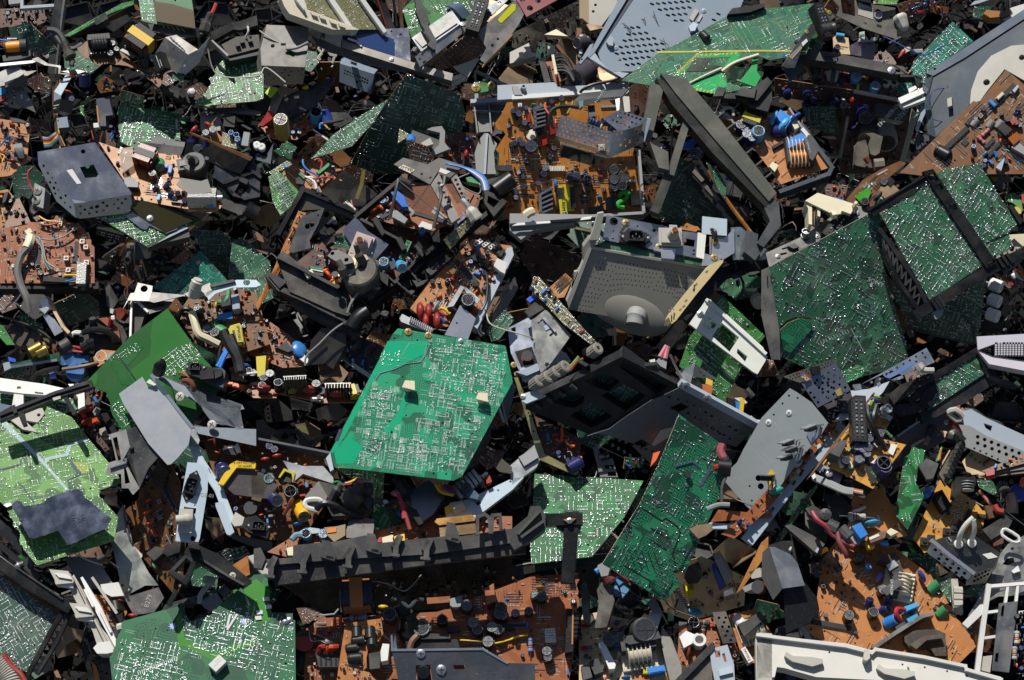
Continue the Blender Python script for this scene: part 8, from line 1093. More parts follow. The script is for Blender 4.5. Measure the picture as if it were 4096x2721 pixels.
t=Bd('green soldered board strip between the black rails and the off white rack','~104,236 16,-8 76,52 -8,8',(-.1,.2),.06).bd(BD_,nh=0).sol(40,.002)
t=Th('plastic_lever','long black plastic arm with cups and a steel rivet lying above the broken bottom board','plastic arm','~596,248 84,-116 32,4 206,144 -38,12',(.1,.3),.19,xd=(.85,-.5));t.p('arm','~660,172 16,-32 36,4 72,32 120,96 -32,22 -76,-38 -76,-44',BK,-.02,0,be=.002);t.p('cup','~602,240 62,-64 40,24 -24,64 -16,12 -40,-20',CO,-.02,.004,ho=['~624,236 44,-48 20,16 -24,48']);t.b('wall','~618,240 46,36 28,-68',.008,.03,BK,.012);t.b('leg','~636,260 -12,60 -16,28',.008,.02,BK,-.01);t.p('post','~674,138 6,-10 32,4 4,28 -36,-8',BK,0,.03);t.c1('screw',(2085,632),LB,.0065);t.b('thin_edge','~720,192 76,48 76,44',.004,.01,CH,.006)
t=Bd('green soldered card and orange flake behind the black arm with the steel rivet','~680,240 28,-32 76,36 -8,60 -88,-16',(0,.2),.12).bd(BD_,nh=1).sol(60,.0022);t.p('orange_flake','~832,216 56,-36 8,68 -16,8 -48,-32',CO_,0,.003)
t=Bd('dotted dark board hidden behind the black arm with the steel rivet','~760,176 60,-20 60,-8 16,28 -56,40',(0,-.2),.08).bd(BP,nh=0).sol(90,.002,si=0)
t=Th('metal_strip','perforated dark metal strip with a frayed cable above the broken bottom board',0,'~568,396 20,-36 188,-60 28,64 -44,16',(0,.2),.13,xd=(1,.3));t.p('strip','~576,384 16,-28 184,-54 4,30 -156,40',DS,-.003,0,ci=hg((1560,905),(1920,790),(1580,930),12,2,.0022));t.p('curl','~716,348 60,-36 28,44 -12,28 -32,0 -28,-16',ST,-.006,.006);t.u('frayed_cable','~752,256,14 -8,32,14 -24,32,10 -4,32,4',[.012]*5+[.005]*11,GY);t.u('clear_tube','~792,320 24,-24',.01,SL,k=0,n=10);t.p('dark_lid','~572,384 28,-16 24,16 -8,16 -40,0',CO,-.01,.002);t.u('cable','~584,390 56,-30 56,0',.004,BK);t.p('lime_card','~816,340 28,-40 20,8 -32,40',BL,-.01,-.008)
t=Th('speaker_scrap','broken magnet with glittering resin stuck in the notch of the broken bottom board','magnet','~696,404 56,-4 8,24 -52,12',(0,.3),.13);t.p('magnet','~698,404 18,-16 28,6 18,10 -14,20 -36,10',CH,-.02,0,be=.004);t.p('resin','~716,404 24,-4 8,12 -24,12',LB,0,.008)
t=Th('metal_sheet','dark perforated steel panel with an orange board behind it at the bottom','metal panel','~292,508 48,-24 64,68 0,104 -76,0',(-.1,-.1),.04);t.p('panel','~290,510 50,-28 64,70 0,104 -76,0',pk('1d1b1a',.4,.3),-.003,0,ci=hg((800,1330),(930,1400),(860,1600),4,6,.0028,1));t.p('orange_board','~328,560 16,16 24,80 -24,0',CO_,.001,.003);t.p('bracket','~236,504 28,-16 24,28 -16,16 -32,8',CB,-.01,.012)
t=Th('corrugated_hose','cream corrugated hose with red and green wires in the bottom corner','hose','~0,552 52,60',(0,.3),.14,xd=(1,0));t.u('hose','~-12,560 24,24 24,32 12,40',[.022 if i%2 else .0245 for i in range(31)],LB,k=10,n=14);t.u('red_wire','~14,538 26,38 36,32 16,32',.005,RED,z=.02);t.u('green_wire','~24,552 28,44 28,44',.005,pk('2a4a38'),z=.012)
# lower right
T(2,2)
t=Th('black_chassis','black plastic front frame with dark windows and clip slots beside the teal board','front frame','110,600 990,60 1530,410 640,880',(-.03,-.44),.14,xd=(.85,.5));t.p('frame','~48,248 4,-24 336,-156 220,100 -84,48 -92,60 -84,48 -68,16',pk('0e0e0f',.5,.1),-.03,0,ho=['~144,224 72,-48 44,28 -4,20 -32,20 -32,-4','~260,148 72,-34 56,34 -40,36 -52,-16','~208,272 72,-48 80,48 -8,8 -64,36','~320,200 80,-40 80,40 -72,56','~384,96 20,-24 156,96 -40,28']);t.p('inner_board','200,600 980,190 1450,420 760,820',BP,-.035,-.031);t.bp=t.lp('200,600 980,190 1450,420 760,820');o=len(t.ks);t.sol(240,.0015,'~212,276 68,-48 124,-60 76,32 -184,112');[setattr(k,'location',(0,0,-.031))for k in t.ks[o:]];t.fo('top_edge','115,590 985,150','~46,236 348,-176 4,-40 -14,16 -144,72 -40,48 -148,66',BK,(-.1,.55));t.fo('right_edge','~394,60 216,108','~394,60 216,108 2,-10 -32,-18 -104,-64 -76,-56',CO,(.35,.5));[t.b('slot',f'{220+105*i},{590-55*i} {250+105*i},{615-55*i}',.006,.014,CH,.01)for i in range(4)];t.p('tab','~476,94 44,-4 8,26 -44,-10',CO,0,.014)
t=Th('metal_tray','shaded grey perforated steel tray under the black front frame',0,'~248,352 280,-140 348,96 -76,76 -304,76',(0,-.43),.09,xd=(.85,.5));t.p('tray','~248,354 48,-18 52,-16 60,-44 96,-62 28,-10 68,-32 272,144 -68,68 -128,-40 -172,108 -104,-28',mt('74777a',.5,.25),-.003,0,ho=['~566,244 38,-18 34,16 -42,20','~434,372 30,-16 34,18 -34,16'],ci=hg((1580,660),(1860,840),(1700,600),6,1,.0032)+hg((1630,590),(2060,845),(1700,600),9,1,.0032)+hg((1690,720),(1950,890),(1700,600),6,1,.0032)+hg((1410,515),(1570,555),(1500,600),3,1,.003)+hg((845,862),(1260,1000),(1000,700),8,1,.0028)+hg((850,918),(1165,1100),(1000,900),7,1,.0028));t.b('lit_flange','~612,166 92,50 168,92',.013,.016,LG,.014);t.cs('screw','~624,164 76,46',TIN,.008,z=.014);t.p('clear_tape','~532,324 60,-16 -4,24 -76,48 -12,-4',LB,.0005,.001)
t=Th('knob_bracket','row of ribbed grey knobs on a pale bracket beside the black front frame','knob panel','80,500 460,330',(-.2,.3),.15,xd=(.85,.5));t.p('bracket','~32,196 48,-16 40,20 -28,12 -40,16 -16,-8',PB,-.006,0);[t.c1('knob',q,pk('8a857a',.5,.3),.0125,10,z=.002,ti=(-.5,.75))for q in((190,410),(270,370),(345,325),(420,280),(710,120))];t.cs('screw','100,510',TIN,.006);t.u('green_wire','~188,116 28,-28 24,-28',.003,pk('6aa02a'));t.u('red_wire','~208,112 24,-32 24,-12',.003,RED);t.p('black_part','~232,76 8,-8 36,20 -12,8',BK,0,.014)
t=Th('metal_surround','yellow passivated metal frame edge holding a board of wires below the black front frame','metal frame','~36,168 64,256 136,52 20,-76',(-.1,.2),.07);t.p('edge','~8,136 12,-4 44,124 52,152 124,64 -16,12 -128,-56 -44,-148',mt('b0a878',.3,.3),-.01,.004,ci=[(92,460,.002),(148,655,.002),(195,820,.002)]);t.p('board','~80,272 168,80 -8,120 -124,-64',CD_,-.02,-.012);t.bp=t.lp('~84,280 160,72 -4,108 -120,-56');t.sc_('mess',30);[t.u('orange_wire',a,.003,OR,z=.006)for a in('~178,316 2,24 -4,20','~156,356 16,8 12,-8','~192,356 8,16 24,10','~222,444 14,-12 16,-12')];t.c1('ecap',(620,1090),NV,.0125,0,ti=(1.1,.7))
t=Th('metal_post','grey slotted steel post standing in the dark below the perforated tray',0,'~292,384 20,-4 68,108 -68,0',(-.1,.1),.04);t.p('post','~288,384 20,-2 12,46 40,-4 20,68 -64,0',GY,-.01,0,ho=['~332,448 32,0 2,16 -34,-2','~342,472 30,0 2,16 -30,0']);t.p('plug','~308,408 40,-2 0,22 -28,6',CO,0,.014)
t=Th('wire_clip','grey plug with two copper pink leads beside the white slotted frame','connector','~496,64 64,40',(.1,.3),.16,xd=(1,0));t.p('plug','~516,76 16,-16 24,12 -4,32 -20,-10',GY,-.012,.004);t.u('lead','~530,62 24,-40',.005,PI,k=0);t.u('lead','~548,68 9,-44',.005,PI,k=0);t.b('strap','~568,56 44,92',.005,.004,CH,.004);t.p('white_part','~492,72 20,-4 2,12 -18,2',WH,-.01,0)
t=Th('metal_box','bent bright steel bracket over a black relay with yellow and orange tape','metal bracket','~586,116 70,-30 80,54 -24,60',(.05,.25),.12);t.p('bracket','~586,116 70,-31 -16,75 -16,8',ALU,-.002,0);t.fo('top','~656,85 -8,47','~656,85 80,55 -12,2 -76,-10',ST,(.3,.5),ci=[(1690,292,.002),(1720,320,.002),(1670,270,.002)]);t.p('relay','~644,140 36,16 8,28 -48,-16',BK,-.01,.006);t.p('yellow_tape','~696,136 24,10 -2,18 -24,-6',Y2,.006,.008);t.p('orange_tape','~682,158 38,6 -6,36 -30,-12',pk('b8601c'),.004,.008)
t=Th('coil_assembly','coil with blue winding and yellow tape beside the perforated steel tray','coil','~772,208 68,8 -4,52 -52,-12',(.1,.2),.11);t.p('core','~772,204 28,12 4,40 -28,-16',CO,-.01,.004);t.p('winding','~800,220 20,4 -2,36 -16,-4',BU,-.006,.002);t.p('tape','~820,208 14,4 -6,56 -13,-4',Y2,0,.008);t.p('paper','~796,208 28,-2 20,18 -12,8',WH,-.01,-.002);t.u('white_lead','~852,276 20,16 36,4',.004,WH);t.u('stub','~840,176 24,28',.006,FE,k=0)
t=Bd('long deep green board printed with black bands standing diagonally in the lower middle','~602,266 178,122 16,52 -196,388 -24,24 -60,64 -184,-128 96,-164',(.18,-.02),.17,xd=(.85,.5));T('F');t.poly=P('1565,955 1660,1022 1685,1080 1580,1320 1550,1315* 1575,1345* 1528,1383 1388,1300 1475,1160 1520,1065');t.bd(B_FOREST,nh=8,eg=IV);T(2,2);t.sol(520,.0021,si=0).sol(90,.0036,si=0);T(2,3)
for a in('~460,6 76,50 16,-8 40,28 12,24 -28,76 16,64','~404,218 68,38 24,16 -4,20 48,40 36,-52','~496,124 56,36','~460,6 -48,70 16,4 -24,44','~500,84 40,24'):t.b('black_band',a,.0028,.0003,SK,.0005)
for i in range(6):t.b('black_line',f'{1000+55*i},{400+6*i} {1050+58*i},{560+10*i}',.0016,.0003,SK,.0005)
for i in range(14):t.b('hatch',f'{1470+13*i},{610-22*i} {1500+13*i},{600-22*i}',.0014,.0003,SK,.0005)
T(2,2);[t.b('hatch',f'{1085+21*i},{1530-44*i} {1110+21*i},{1500-44*i} {1120+21*i},{1535-44*i}',.0014,.0003,SK,.0005)for i in range(14)];t.c1('coil',(1570,1200),0,.007);t.b('solder_strip','~676,520 36,-56',.006,.001,SO,.001);t.b('jumper','~588,452 60,-16 24,20',.003,.003,SO,.002);T(2,3);t.text('DIP',(1025,210),.012,60,SK,.0006);t.text('HOT',(1425,290),.008,60,SK,.0006);t.text('COLD',(1490,410),.008,60,SK,.0006)
T(2,2);t=Th('plastic_tag','red orange plastic part peeking past the long deep green board','plastic part','~496,452 12,-48 24,-6 -32,50',(-.1,.3),.11);t.p('part','~496,454 10,-48 26,-8 -16,34',OR,-.012,0)
t=Bd('flat mid green board half covered by the black arm in the lower middle','~86,478 392,20 -38,82 -100,212 -276,40 -4,-40',(0,.42),.07,xd=(1,0));T('F');t.poly=P('1232,1092 1483,1108 1440,1190 1365,1283 1225,1300 1222,1270');t.bd(BG,nh=10);T(2,2);t.sol(560,.002);t.sol(24,.004,si=0)
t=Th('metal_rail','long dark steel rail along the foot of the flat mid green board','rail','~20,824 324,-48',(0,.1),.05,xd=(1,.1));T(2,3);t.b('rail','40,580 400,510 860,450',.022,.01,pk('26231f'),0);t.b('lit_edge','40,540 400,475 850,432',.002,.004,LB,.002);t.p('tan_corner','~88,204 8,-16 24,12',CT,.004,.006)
t=Th('metal_sheet','black plastic sheet with round holes in the dark below the steel rail','plastic sheet','~224,224 120,-32 0,168 -96,-56',(.1,-.3),0);t.p('sheet','560,560 860,480 870,900 620,760',BK,-.004,0,ci=[(645,592,.004),(610,682,.004)]);t.p('behind','~236,224 36,0 0,56 -36,0',BL,-.02,-.016)
T(3,2)
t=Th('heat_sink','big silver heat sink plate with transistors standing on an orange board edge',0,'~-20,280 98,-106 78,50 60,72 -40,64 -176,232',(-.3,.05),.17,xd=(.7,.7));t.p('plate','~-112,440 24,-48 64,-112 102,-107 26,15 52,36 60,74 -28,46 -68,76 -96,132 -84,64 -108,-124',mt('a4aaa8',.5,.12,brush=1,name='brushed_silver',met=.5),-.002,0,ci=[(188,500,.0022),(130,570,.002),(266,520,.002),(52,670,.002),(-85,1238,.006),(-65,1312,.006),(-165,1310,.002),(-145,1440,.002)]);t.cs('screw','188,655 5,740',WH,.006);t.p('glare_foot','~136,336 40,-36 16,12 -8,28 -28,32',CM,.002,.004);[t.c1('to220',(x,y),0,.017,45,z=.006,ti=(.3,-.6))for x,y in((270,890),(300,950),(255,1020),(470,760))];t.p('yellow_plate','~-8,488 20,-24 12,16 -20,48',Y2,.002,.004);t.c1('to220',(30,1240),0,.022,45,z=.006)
t=Bd('orange board strip with white print along the foot of the big silver heat sink','~212,294 36,0 -8,26 -248,296 -112,96 -48,-16 88,-72',(.2,.35),.13,xd=(.7,.7)).bd(CR_,nh=4).sc_('mess',30);t.cs('drop','60,1370',TEALC,.014,rz=60);t.cs('screw','~228,298 14,36 -156,152',GO,.008);t.c1('ecap',(245,1110),WH,.008);[t.p('print',f'{500-62*i},{870+75*i} {530-62*i},{850+75*i} {540-62*i},{880+75*i} {505-62*i},{905+75*i}',SI,.0002,.0006)for i in range(6)]
t=Th('metal_rail','pale blue painted rail with slots below the orange board strip','rail','~240,320 24,-24 -252,352 -28,-8',(.2,.3),.11,xd=(.7,.7));t.b('rail','~252,316 -84,104 -88,100 -88,116 -52,68',.024,.012,PB,0);[t.b('slot',a,.005,.002,BK,.0006)for a in('~124,468 -8,16','~96,508 -5,8','~176,396 -4,12','~18,604 -6,8')]
T(2,3);t.p('foot','~668,72 56,-12 8,4 128,8 0,14 -140,-2',PB,-.01,0);t.p('curled_tab','~636,86 28,-14 52,-6 4,22 -24,20 -28,12',RUSTM,0,.008);t.p('orange_corner','~712,60 28,-44 178,16 14,-24 0,36 -112,8',CR_,.004,.006)
T(2,2);t=Th('cable','ferrite bead and red lead at the edge of the big silver heat sink',0,'~720,460 64,-4',(0,.3),.19,xd=(1,0));t.u('bead','~738,456 46,4',.016,BK,k=0,n=14);t.u('red_lead','~724,460 16,-4',.006,RED,k=0);t.u('pink_lead','~754,374 -6,26 10,24',.008,pk('a04a58'));t.u('boot','~758,424 6,20',.01,CH,k=0);t.u('ground_wire','~764,496 -12,36 0,40 -4,28',.003,FE);t.u('grey_wire','~698,608 42,-16 40,0',.005,GY)
T(3,2)
t=Th('metal_plate','bright perforated steel plate with a black blue reflection above the silver heat sink',0,'~120,154 120,-72 58,98 -122,62',(.1,.1),.16);t.p('plate','~120,156 122,-75 56,99 -120,63',BM,-.001,0,ci=hg((440,360),(595,265),(560,560),4,6,.0026,1)+hg((345,430),(500,340),(450,560),3,4,.0026));t.p('rear','~52,132 184,-64 12,12 -132,74',pk('4e4f48',.4,.4),-.02,-.01,ci=hg((200,330),(570,195),(220,350),14,2,.0014));t.p('clip','~240,184 20,-12 6,24 -16,6',GO,0,.003);[t.u('wire_end',f'{270+14*i},{290+22*(i%3)} {340},{320+10*i} {380},{350}',.0024,m,z=.004)for i,m in enumerate((RED,BU,Y2,GRN,WH,RED))];t.u('black_stub','430,310 420,240',.01,BK,k=0)
t=Bd('broken bright green board corner beneath the bright perforated plate','~256,116 64,-26* 36,18 -24,24 -52,24',(0,.2),.1).bd(BG,nh=1).sol(60,.002)
t=Th('metal_strip','long pale blue stained perforated strip with a frayed cable at its end',0,'~332,158 236,-130 28,52 -252,96',(.1,.25),.18,xd=(.87,.48));t.p('strip','~332,160 236,-132 30,52 -158,64 -72,32',mt('a8b0bc',.35,.35),-.002,0,ci=hg((930,378),(1385,118),(940,390),9,1,.0022)+hg((1000,350),(1410,158),(940,390),6,1,.0026),ho=['~390,156 10,-6 6,10 -10,10','~462,134 20,-8 4,10 -20,8']);t.p('flange','~304,160 28,-2 4,18 -24,4',ALU,-.006,.002);t.u('cable_end','~538,88 18,20 38,2',[.009]*5+[.006]*6,LB,z=.008);t.p('blue_stain','~416,132 104,-56 12,4 -44,32 -52,26',pk('5a76a8'),.0002,.0004)
t=Th('foam_strip','black foam strip under the pale stained strip','foam','~430,196 154,-80 18,24 -150,92',(-.1,.1),.14);t.p('foam','~430,198 46,-38 108,-44 18,22 -70,38 -80,56',FOAM,-.03,0,be=.002);t.p('dark_side','~392,212 38,-14 22,34 116,-8 -8,32 -88,16',BK,-.04,-.012)
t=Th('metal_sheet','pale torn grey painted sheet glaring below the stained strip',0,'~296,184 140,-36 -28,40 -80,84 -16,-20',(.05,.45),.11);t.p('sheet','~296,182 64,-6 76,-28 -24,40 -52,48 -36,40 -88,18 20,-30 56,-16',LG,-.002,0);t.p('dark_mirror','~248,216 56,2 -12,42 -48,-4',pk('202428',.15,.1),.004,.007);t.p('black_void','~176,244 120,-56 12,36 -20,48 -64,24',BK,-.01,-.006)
t=Th('framed_board','narrow green board in a black plastic frame reaching towards the dark corner','circuit board','~536,200 204,-148 40,68 -204,132',(.1,.15),.12,xd=(.84,.54)).bd(BD_,nh=3).sol(260,.0022);t.b('frame','~516,216 108,-100 124,-76',.012,.03,BK,.004);t.b('lower_frame','~572,260 108,-52 116,-76',.03,.03,CO,-.004);t.p('end_wall','~748,38 12,10 36,80 84,24 20,20 -56,-12 -56,-28 -12,-28',CH,-.02,.008);t.p('dark_part','~556,188 44,-36 12,20 -36,76 -36,-16',BK,.002,.006)
for i in range(7):t.b('black_ribbon',f'{1150+6*i},{600+14*i} {1440+8*i},{530+12*i}',.004,.004,CO,-.01)
t=Th('metal_sheet','large dull grey panel with round holes running under the scart board','metal panel','~464,344 224,-138 2,34 -134,164 -116,72',(-.05,-.1),.08,xd=(.84,.54));t.p('panel','~464,346 56,-38 168,-100 -2,28 -46,124 -120,64 -68,44 -32,-28',DS,-.003,0,ci=[(1602,737,.0052),(1532,850,.0045),(1520,800,.003)]);t.b('lit_edge','~466,345 54,-38 169,-101',.003,.008,ALU,.002);t.u('grommet','~646,260,10 26,-10,16 28,26,14 -24,12,10 -30,-28,10',.006,LB,k=2);t.u('brown_wire','~664,276 16,-28 8,-4',.007,pk('8a4a48'));t.u('orange_wire','~676,276 16,-16 12,-10',.006,pk('a86a4a'));t.u('brown_wire','~666,276 2,28 12,40',.008,BRN,z=.004);t.u('grey_wire','~704,252 36,4 40,28 52,20 18,32',.005,CH);t.p('black_angle','~560,376 20,-68 24,4 -32,68',CO,.004,.02);t.b('pale_pin','~516,382 44,-26',.004,.006,LB,.006)
t=Bd('amber board with a scart socket long chip and blue capacitors near the large orange board','~384,188 116,180 -124,166 -112,-58 -128,28',(.1,.4),.17,xd=(.7,-.7));T('F');t.poly=P('1985,1000 2088,1025 2012,1127 1940,1090 1895,1070 1965,965');t.bd(C_GOLD,nh=6);T(3,2);t.p('side_wall','~136,504 84,-116 160,-202 4,6 -52,68 -172,220',CB,.01,.012);t.c1('scart',(790,745),0,.044,45,z=.006);t.c1('ic',(890,1130),18,.0042,62);t.p('sticker','~368,440 26,-20 16,12 -26,12',PA,.012,.013);t.p('sticker','~430,404 12,-32 22,4 -16,38',PA,.004,.005);t.cs('ecap','~312,396 18,-8 14,-2 6,14 -18,4 22,-38 -82,78 46,-2 10,-94 20,72 46,-72',NV,.0085);t.cs('ecap','~400,464 6,12',NV,.014);t.cs('film','~368,378 -34,48 -76,20 32,6',IV,.01,rz=60);t.cs('can','960,950',0,.014);t.cs('res','~432,342 -146,60 8,62 84,22',GRN,.008);t.p('grey_block','~220,404 36,-44 30,0 -30,60',GR,0,.03);t.c1('ic',(905,880),9,.004,62);t.links(26);t.u('black_cable','~356,236,30 4,36,36 20,44,34 20,44,24 24,36,10',.005,BK);t.u('black_cable','~388,236,30 -10,36,34 -2,32,30',.005,BK);t.sc_('navy',16)
t=Th('tuner_can','shiny tuner box with an aerial stub and a teal side behind the scart board','tuner','~356,244 90,36 -22,40 -48,-16',(.15,.2),.13);t.p('lid','~360,244 24,-8 64,40 -10,16',TIN,-.002,0);t.fo('side','~376,252 62,40','~372,264 68,28 -16,28 -46,-14',mt('a08a60',.2,.2),(0,-.5));t.p('teal_side','~360,252 16,10 -4,32 -10,-14',TEALC,0,.003);t.c1('sock',(1040,640),0,.009,0,ti=(-.3,.2));t.cs('drop','960,520 925,570',pk('8a9a2a'),.01);t.c1('drop',(945,545),DB,.01)
t=Th('heat_sink','blue grey heat sink with a power transistor and a flat grey ribbon cable',0,'~176,460 24,-28 68,48 -12,36',(-.1,.4),.16,xd=(.8,-.5));t.p('plate','~172,464 28,-32 20,0 46,52 -10,32 -32,-12',mt('78808e',.35,.2),-.006,0);t.p('transistor','~188,468 12,-10 30,18 -6,12',CO,0,.01);t.c1('screw',(548,1195),TIN,.008,z=.01);[t.u('ribbon_wire',f'{420-4*i},{1215+9*i} {560},{1270+12*i} {680},{1325+11*i} {770},{1340+10*i}',.003,GY,z=.004)for i in range(5)];[t.u('wire_end',f'765,{1342+8*i} 850,{1360+9*i}',.0034,m,z=.006,k=0)for i,m in enumerate((RED,Y2,BRN,BK))];t.p('white_plug','~156,488 12,-12 4,16 -10,8',WH,0,.012)
t=Bd('narrow green edge board tucked beneath the pale blue rail','~182,510 -10,26 -124,184 -56,64 40,-72 100,-152',(-.2,.2),.09,xd=(-.6,.8)).bd(BL,nh=0,eg=CT).sol(110,.0016);t.sc_('dull',8)
t=Bd('snapped dark green board with an orange broken rim beside the scart board','~488,424* 28,-38* 48,10* -28,72* -8,44* 32,44 -12,32 -48,92 -44,-53',(.05,.3),.14,xd=(.1,1)).bd(BG,nh=3,amp=.003).sol(70,.0024)
t=Th('cable_comb','dark comb strip of rubber studs beside the snapped green board','stud strip','~616,468 72,-100 28,8 -76,140',(-.1,.25),.17,xd=(.45,.9));t.p('strip','~612,480 64,-112 32,12 -48,108 -24,32',pk('3a342c',.6,.6),-.02,0);[t.u('stud',f'{1590+17*i},{1200-37*i},4 {1630+17*i},{1200-37*i},10',.0085,RUBBER,k=0,n=8)for i in range(8)];t.p('label','~614,456 36,-62 4,2 -36,64',CC,0,.001);t.p('grey_base','~540,452 28,-28 44,20 -20,52 -24,4',GR,-.03,-.006);t.u('black_stub','~656,360 10,-20 30,28',.012,BK);[t.u('thin_wire',f'{1510+14*i},{1090-10*i} {1560-6*i},{960+10*i}',.0022,m,k=0,z=.01)for i,m in enumerate((GRN,Y2,OR))]
t=Th('metal_tray','light grey steel tray with rows of round holes beside the dark hollow',0,'~684,304 36,-48 198,92 0,64 -158,-8 -56,-72',(0,.2),.12,xd=(.9,-.45));t.p('wall','~696,256 32,-8 56,32 60,28 116,52 0,44 -42,0 -134,-60 -80,-36',LG,-.02,-.008,ho=['~772,298 32,10 -4,20 -20,-12']);t.p('floor','~684,304 36,2 64,38 176,72 0,32 -42,-16 -70,12 -148,-64 -2,-48',GY,-.006,0,ci=hg((1880,868),(2250,1014),(1,1),7,1,.0036)+hg((1880,925),(2200,1050),(1,1),6,1,.0036)+hg((1850,972),(2060,1068),(1,1),5,1,.0022))
t=Bd('cream green printed paper board broken beside the light grey tray','~696,436 36,-46 92,54* -44,60* -68,-32',(0,.35),.09).bd(CC,nh=1);[t.p('green_print',f'{1800+40*i},{1030+28*i} {1830+40*i},{1035+28*i} {1820+40*i},{1060+28*i}',GRN,.0002,.0006)for i in range(5)];t.u('copper_pins','~772,444,2 28,-18,10',.003,BRN);t.p('torn_paper','~692,360 20,-14 14,14 -6,24 -16,16',PA,.01,.012);t.p('card','~618,324 22,4 36,28 -20,8 -24,-16',CC,.01,.012)
t=Bd('two stacked board edges with a red socket beside the light grey tray','~760,472 158,-64 42,-8 0,32 -156,40',(-.1,.5),.14,xd=(.93,.36)).bd(CB,nh=0);t.sc_('mess',14);t.p('red_socket','~778,474 10,-10 24,0 0,18 -28,6',RED,-.006,.012);t.b('lower_board','~760,490 158,-18 42,-8',.006,.004,CD_,-.01);t.p('grey_parts','~812,464 68,-24 38,-4 0,28 -94,12',GR,-.02,-.006)
t=Th('plastic_housing','light grey slatted plastic housing above the dark hollow',0,'~744,4 188,-20 0,128 -136,-24',(-.1,.3),.15,xd=(1,-.1));SLT=[f'{2035+26*i},{20+20*j} {2052+26*i},{20+20*j} {2050+26*i},{34+20*j} {2033+26*i},{34+20*j}'for i in range(11)for j in range(6)];t.p('grille','~748,-12 212,-12 0,104 -28,-4 -128,-18 -52,-22',pk('b4b0ba',.5,.2),-.01,0,ho=SLT);t.p('base','~752,37 52,22 156,23 0,34 -42,-6 -126,-24',pk('c4bcc4',.5,.2),-.03,-.002)
t=Bd('golden board with a bold white number and push switches near the large orange board','~548,524 76,-28 48,88 44,-16 60,24 2,64 -258,124 -52,-20 32,-48',(.05,.38),.1,xd=(.9,.4));T('F');t.poly=P('2135,1175 2165,1107* 2225,1140 2255,1165* 2273,1178 2265,1215 2130,1275 2105,1240');t.bd(C_GOLD,nh=4);T(3,2);t.p('capacitor_block','~596,548 28,-12 36,60 -32,16 -28,-44',BK,0,.026,be=.004);t.p('white_socket','~554,532 38,-12 8,12 -40,18',WH,0,.016);t.u('blue_wire','~576,536,16 -4,16,22 -10,6,10',.007,pk('2a7ad0'));T(3,3);t.text('2',(1535,85),.016,10,SI,.0006);t.text('H',(1685,110),.014,15,SI,.0006);t.text('SONY',(1500,190),.008,190,SI,.0006);t.cs('switch','~638,100 28,-11 26,-12 -134,58 24,-10',0,.015,rz=15);t.cs('film','~714,40',BK,.013);t.c1('conn',(1930,110),(4,BK),.006,15);t.u('white_zigzag','~576,36,.4 32,24,.4 32,-36,.4 48,-8,.4 48,-32,.4 36,20,.4',.0012,SI,k=0,n=4);t.cs('ic','~528,60',7,.0035);t.links(10);t.sc_('dull',8)
t=Th('core_coil','black ferrite core transformer with silver rings above the golden board','transformer','~664,492 80,0 -4,56 -68,12',(0,.3),.17,xd=(1,0));T(3,2);t.p('core','~668,490 76,2 2,28 -42,0 -32,48 -12,-8',BK,-.02,.006,be=.002);[t.u('ring',f'1790,{1270+24*i},{8-3*i} 1790,{1278+24*i},{8-3*i}',.012,LB if i%2 else TIN,k=0,n=16)for i in range(4)]
t=Bd('green torn board scraps with a roller beside the golden board','~748,500 52,4* 44,48* -20,12 -68,-36',(0,.25),.1).bd(BD_,nh=3).sol(24,.002);t.c1('knob',(2095,1310),CH,.012,ti=(.8,.3));t.p('blue_drum','~876,520 42,-12 6,64 -40,8',pk('24409a'),-.02,0,be=.003);t.u('orange_tip','~906,508 14,6',.01,OR,k=0);t.u('black_plug','~864,552 8,28 2,44',.012,BK);t.u('salmon_wire','~756,540 24,28 24,28 32,20',.003,pk('c07a5a'))
T(3,3)
t=Bd('orange board corner with lightning marks and a blue block above the large orange board','~304,-40 40,16 28,-28 36,-12 32,56 60,116 -36,8* -64,16 -120,-12',(.05,.4),.12).bd(CO_,nh=16);t.p('blue_block','~300,76 32,-14 26,42 -26,16',pk('1c78c8',.3),0,.03);t.c1('disc',(920,190),SY,.015,30);t.c1('res',(790,115),LB,.017,20);t.p('warning_label','~294,40 10,-20 44,-18 4,8 -32,18 -4,24 -20,8',PA,.004,.005);t.p('ferrite','~360,116 34,-18 30,-6 -4,24 -52,20',pk('6a4a30'),0,.03);t.p('white_label','~362,116 34,-14 4,8 -35,15',PA,.03,.031);t.p('yellow_part','~352,128 12,-2 20,22 -24,6',Y2,0,.014);t.p('ivory_socket','~424,96 16,-14 28,14 -28,14',IV,0,.02);t.text('25AH',(770,70),.008,30,SK,.0053);t.c1('drop',(1030,355),BU,.01)
for x,y in((1000,130),(1180,200)):t.u('lightning',f'{x-15},{y-40},.4 {x+2},{y+5},.4 {x-8},{y},.4 {x+22},{y+30},.4',.0016,SI,k=0,n=4)
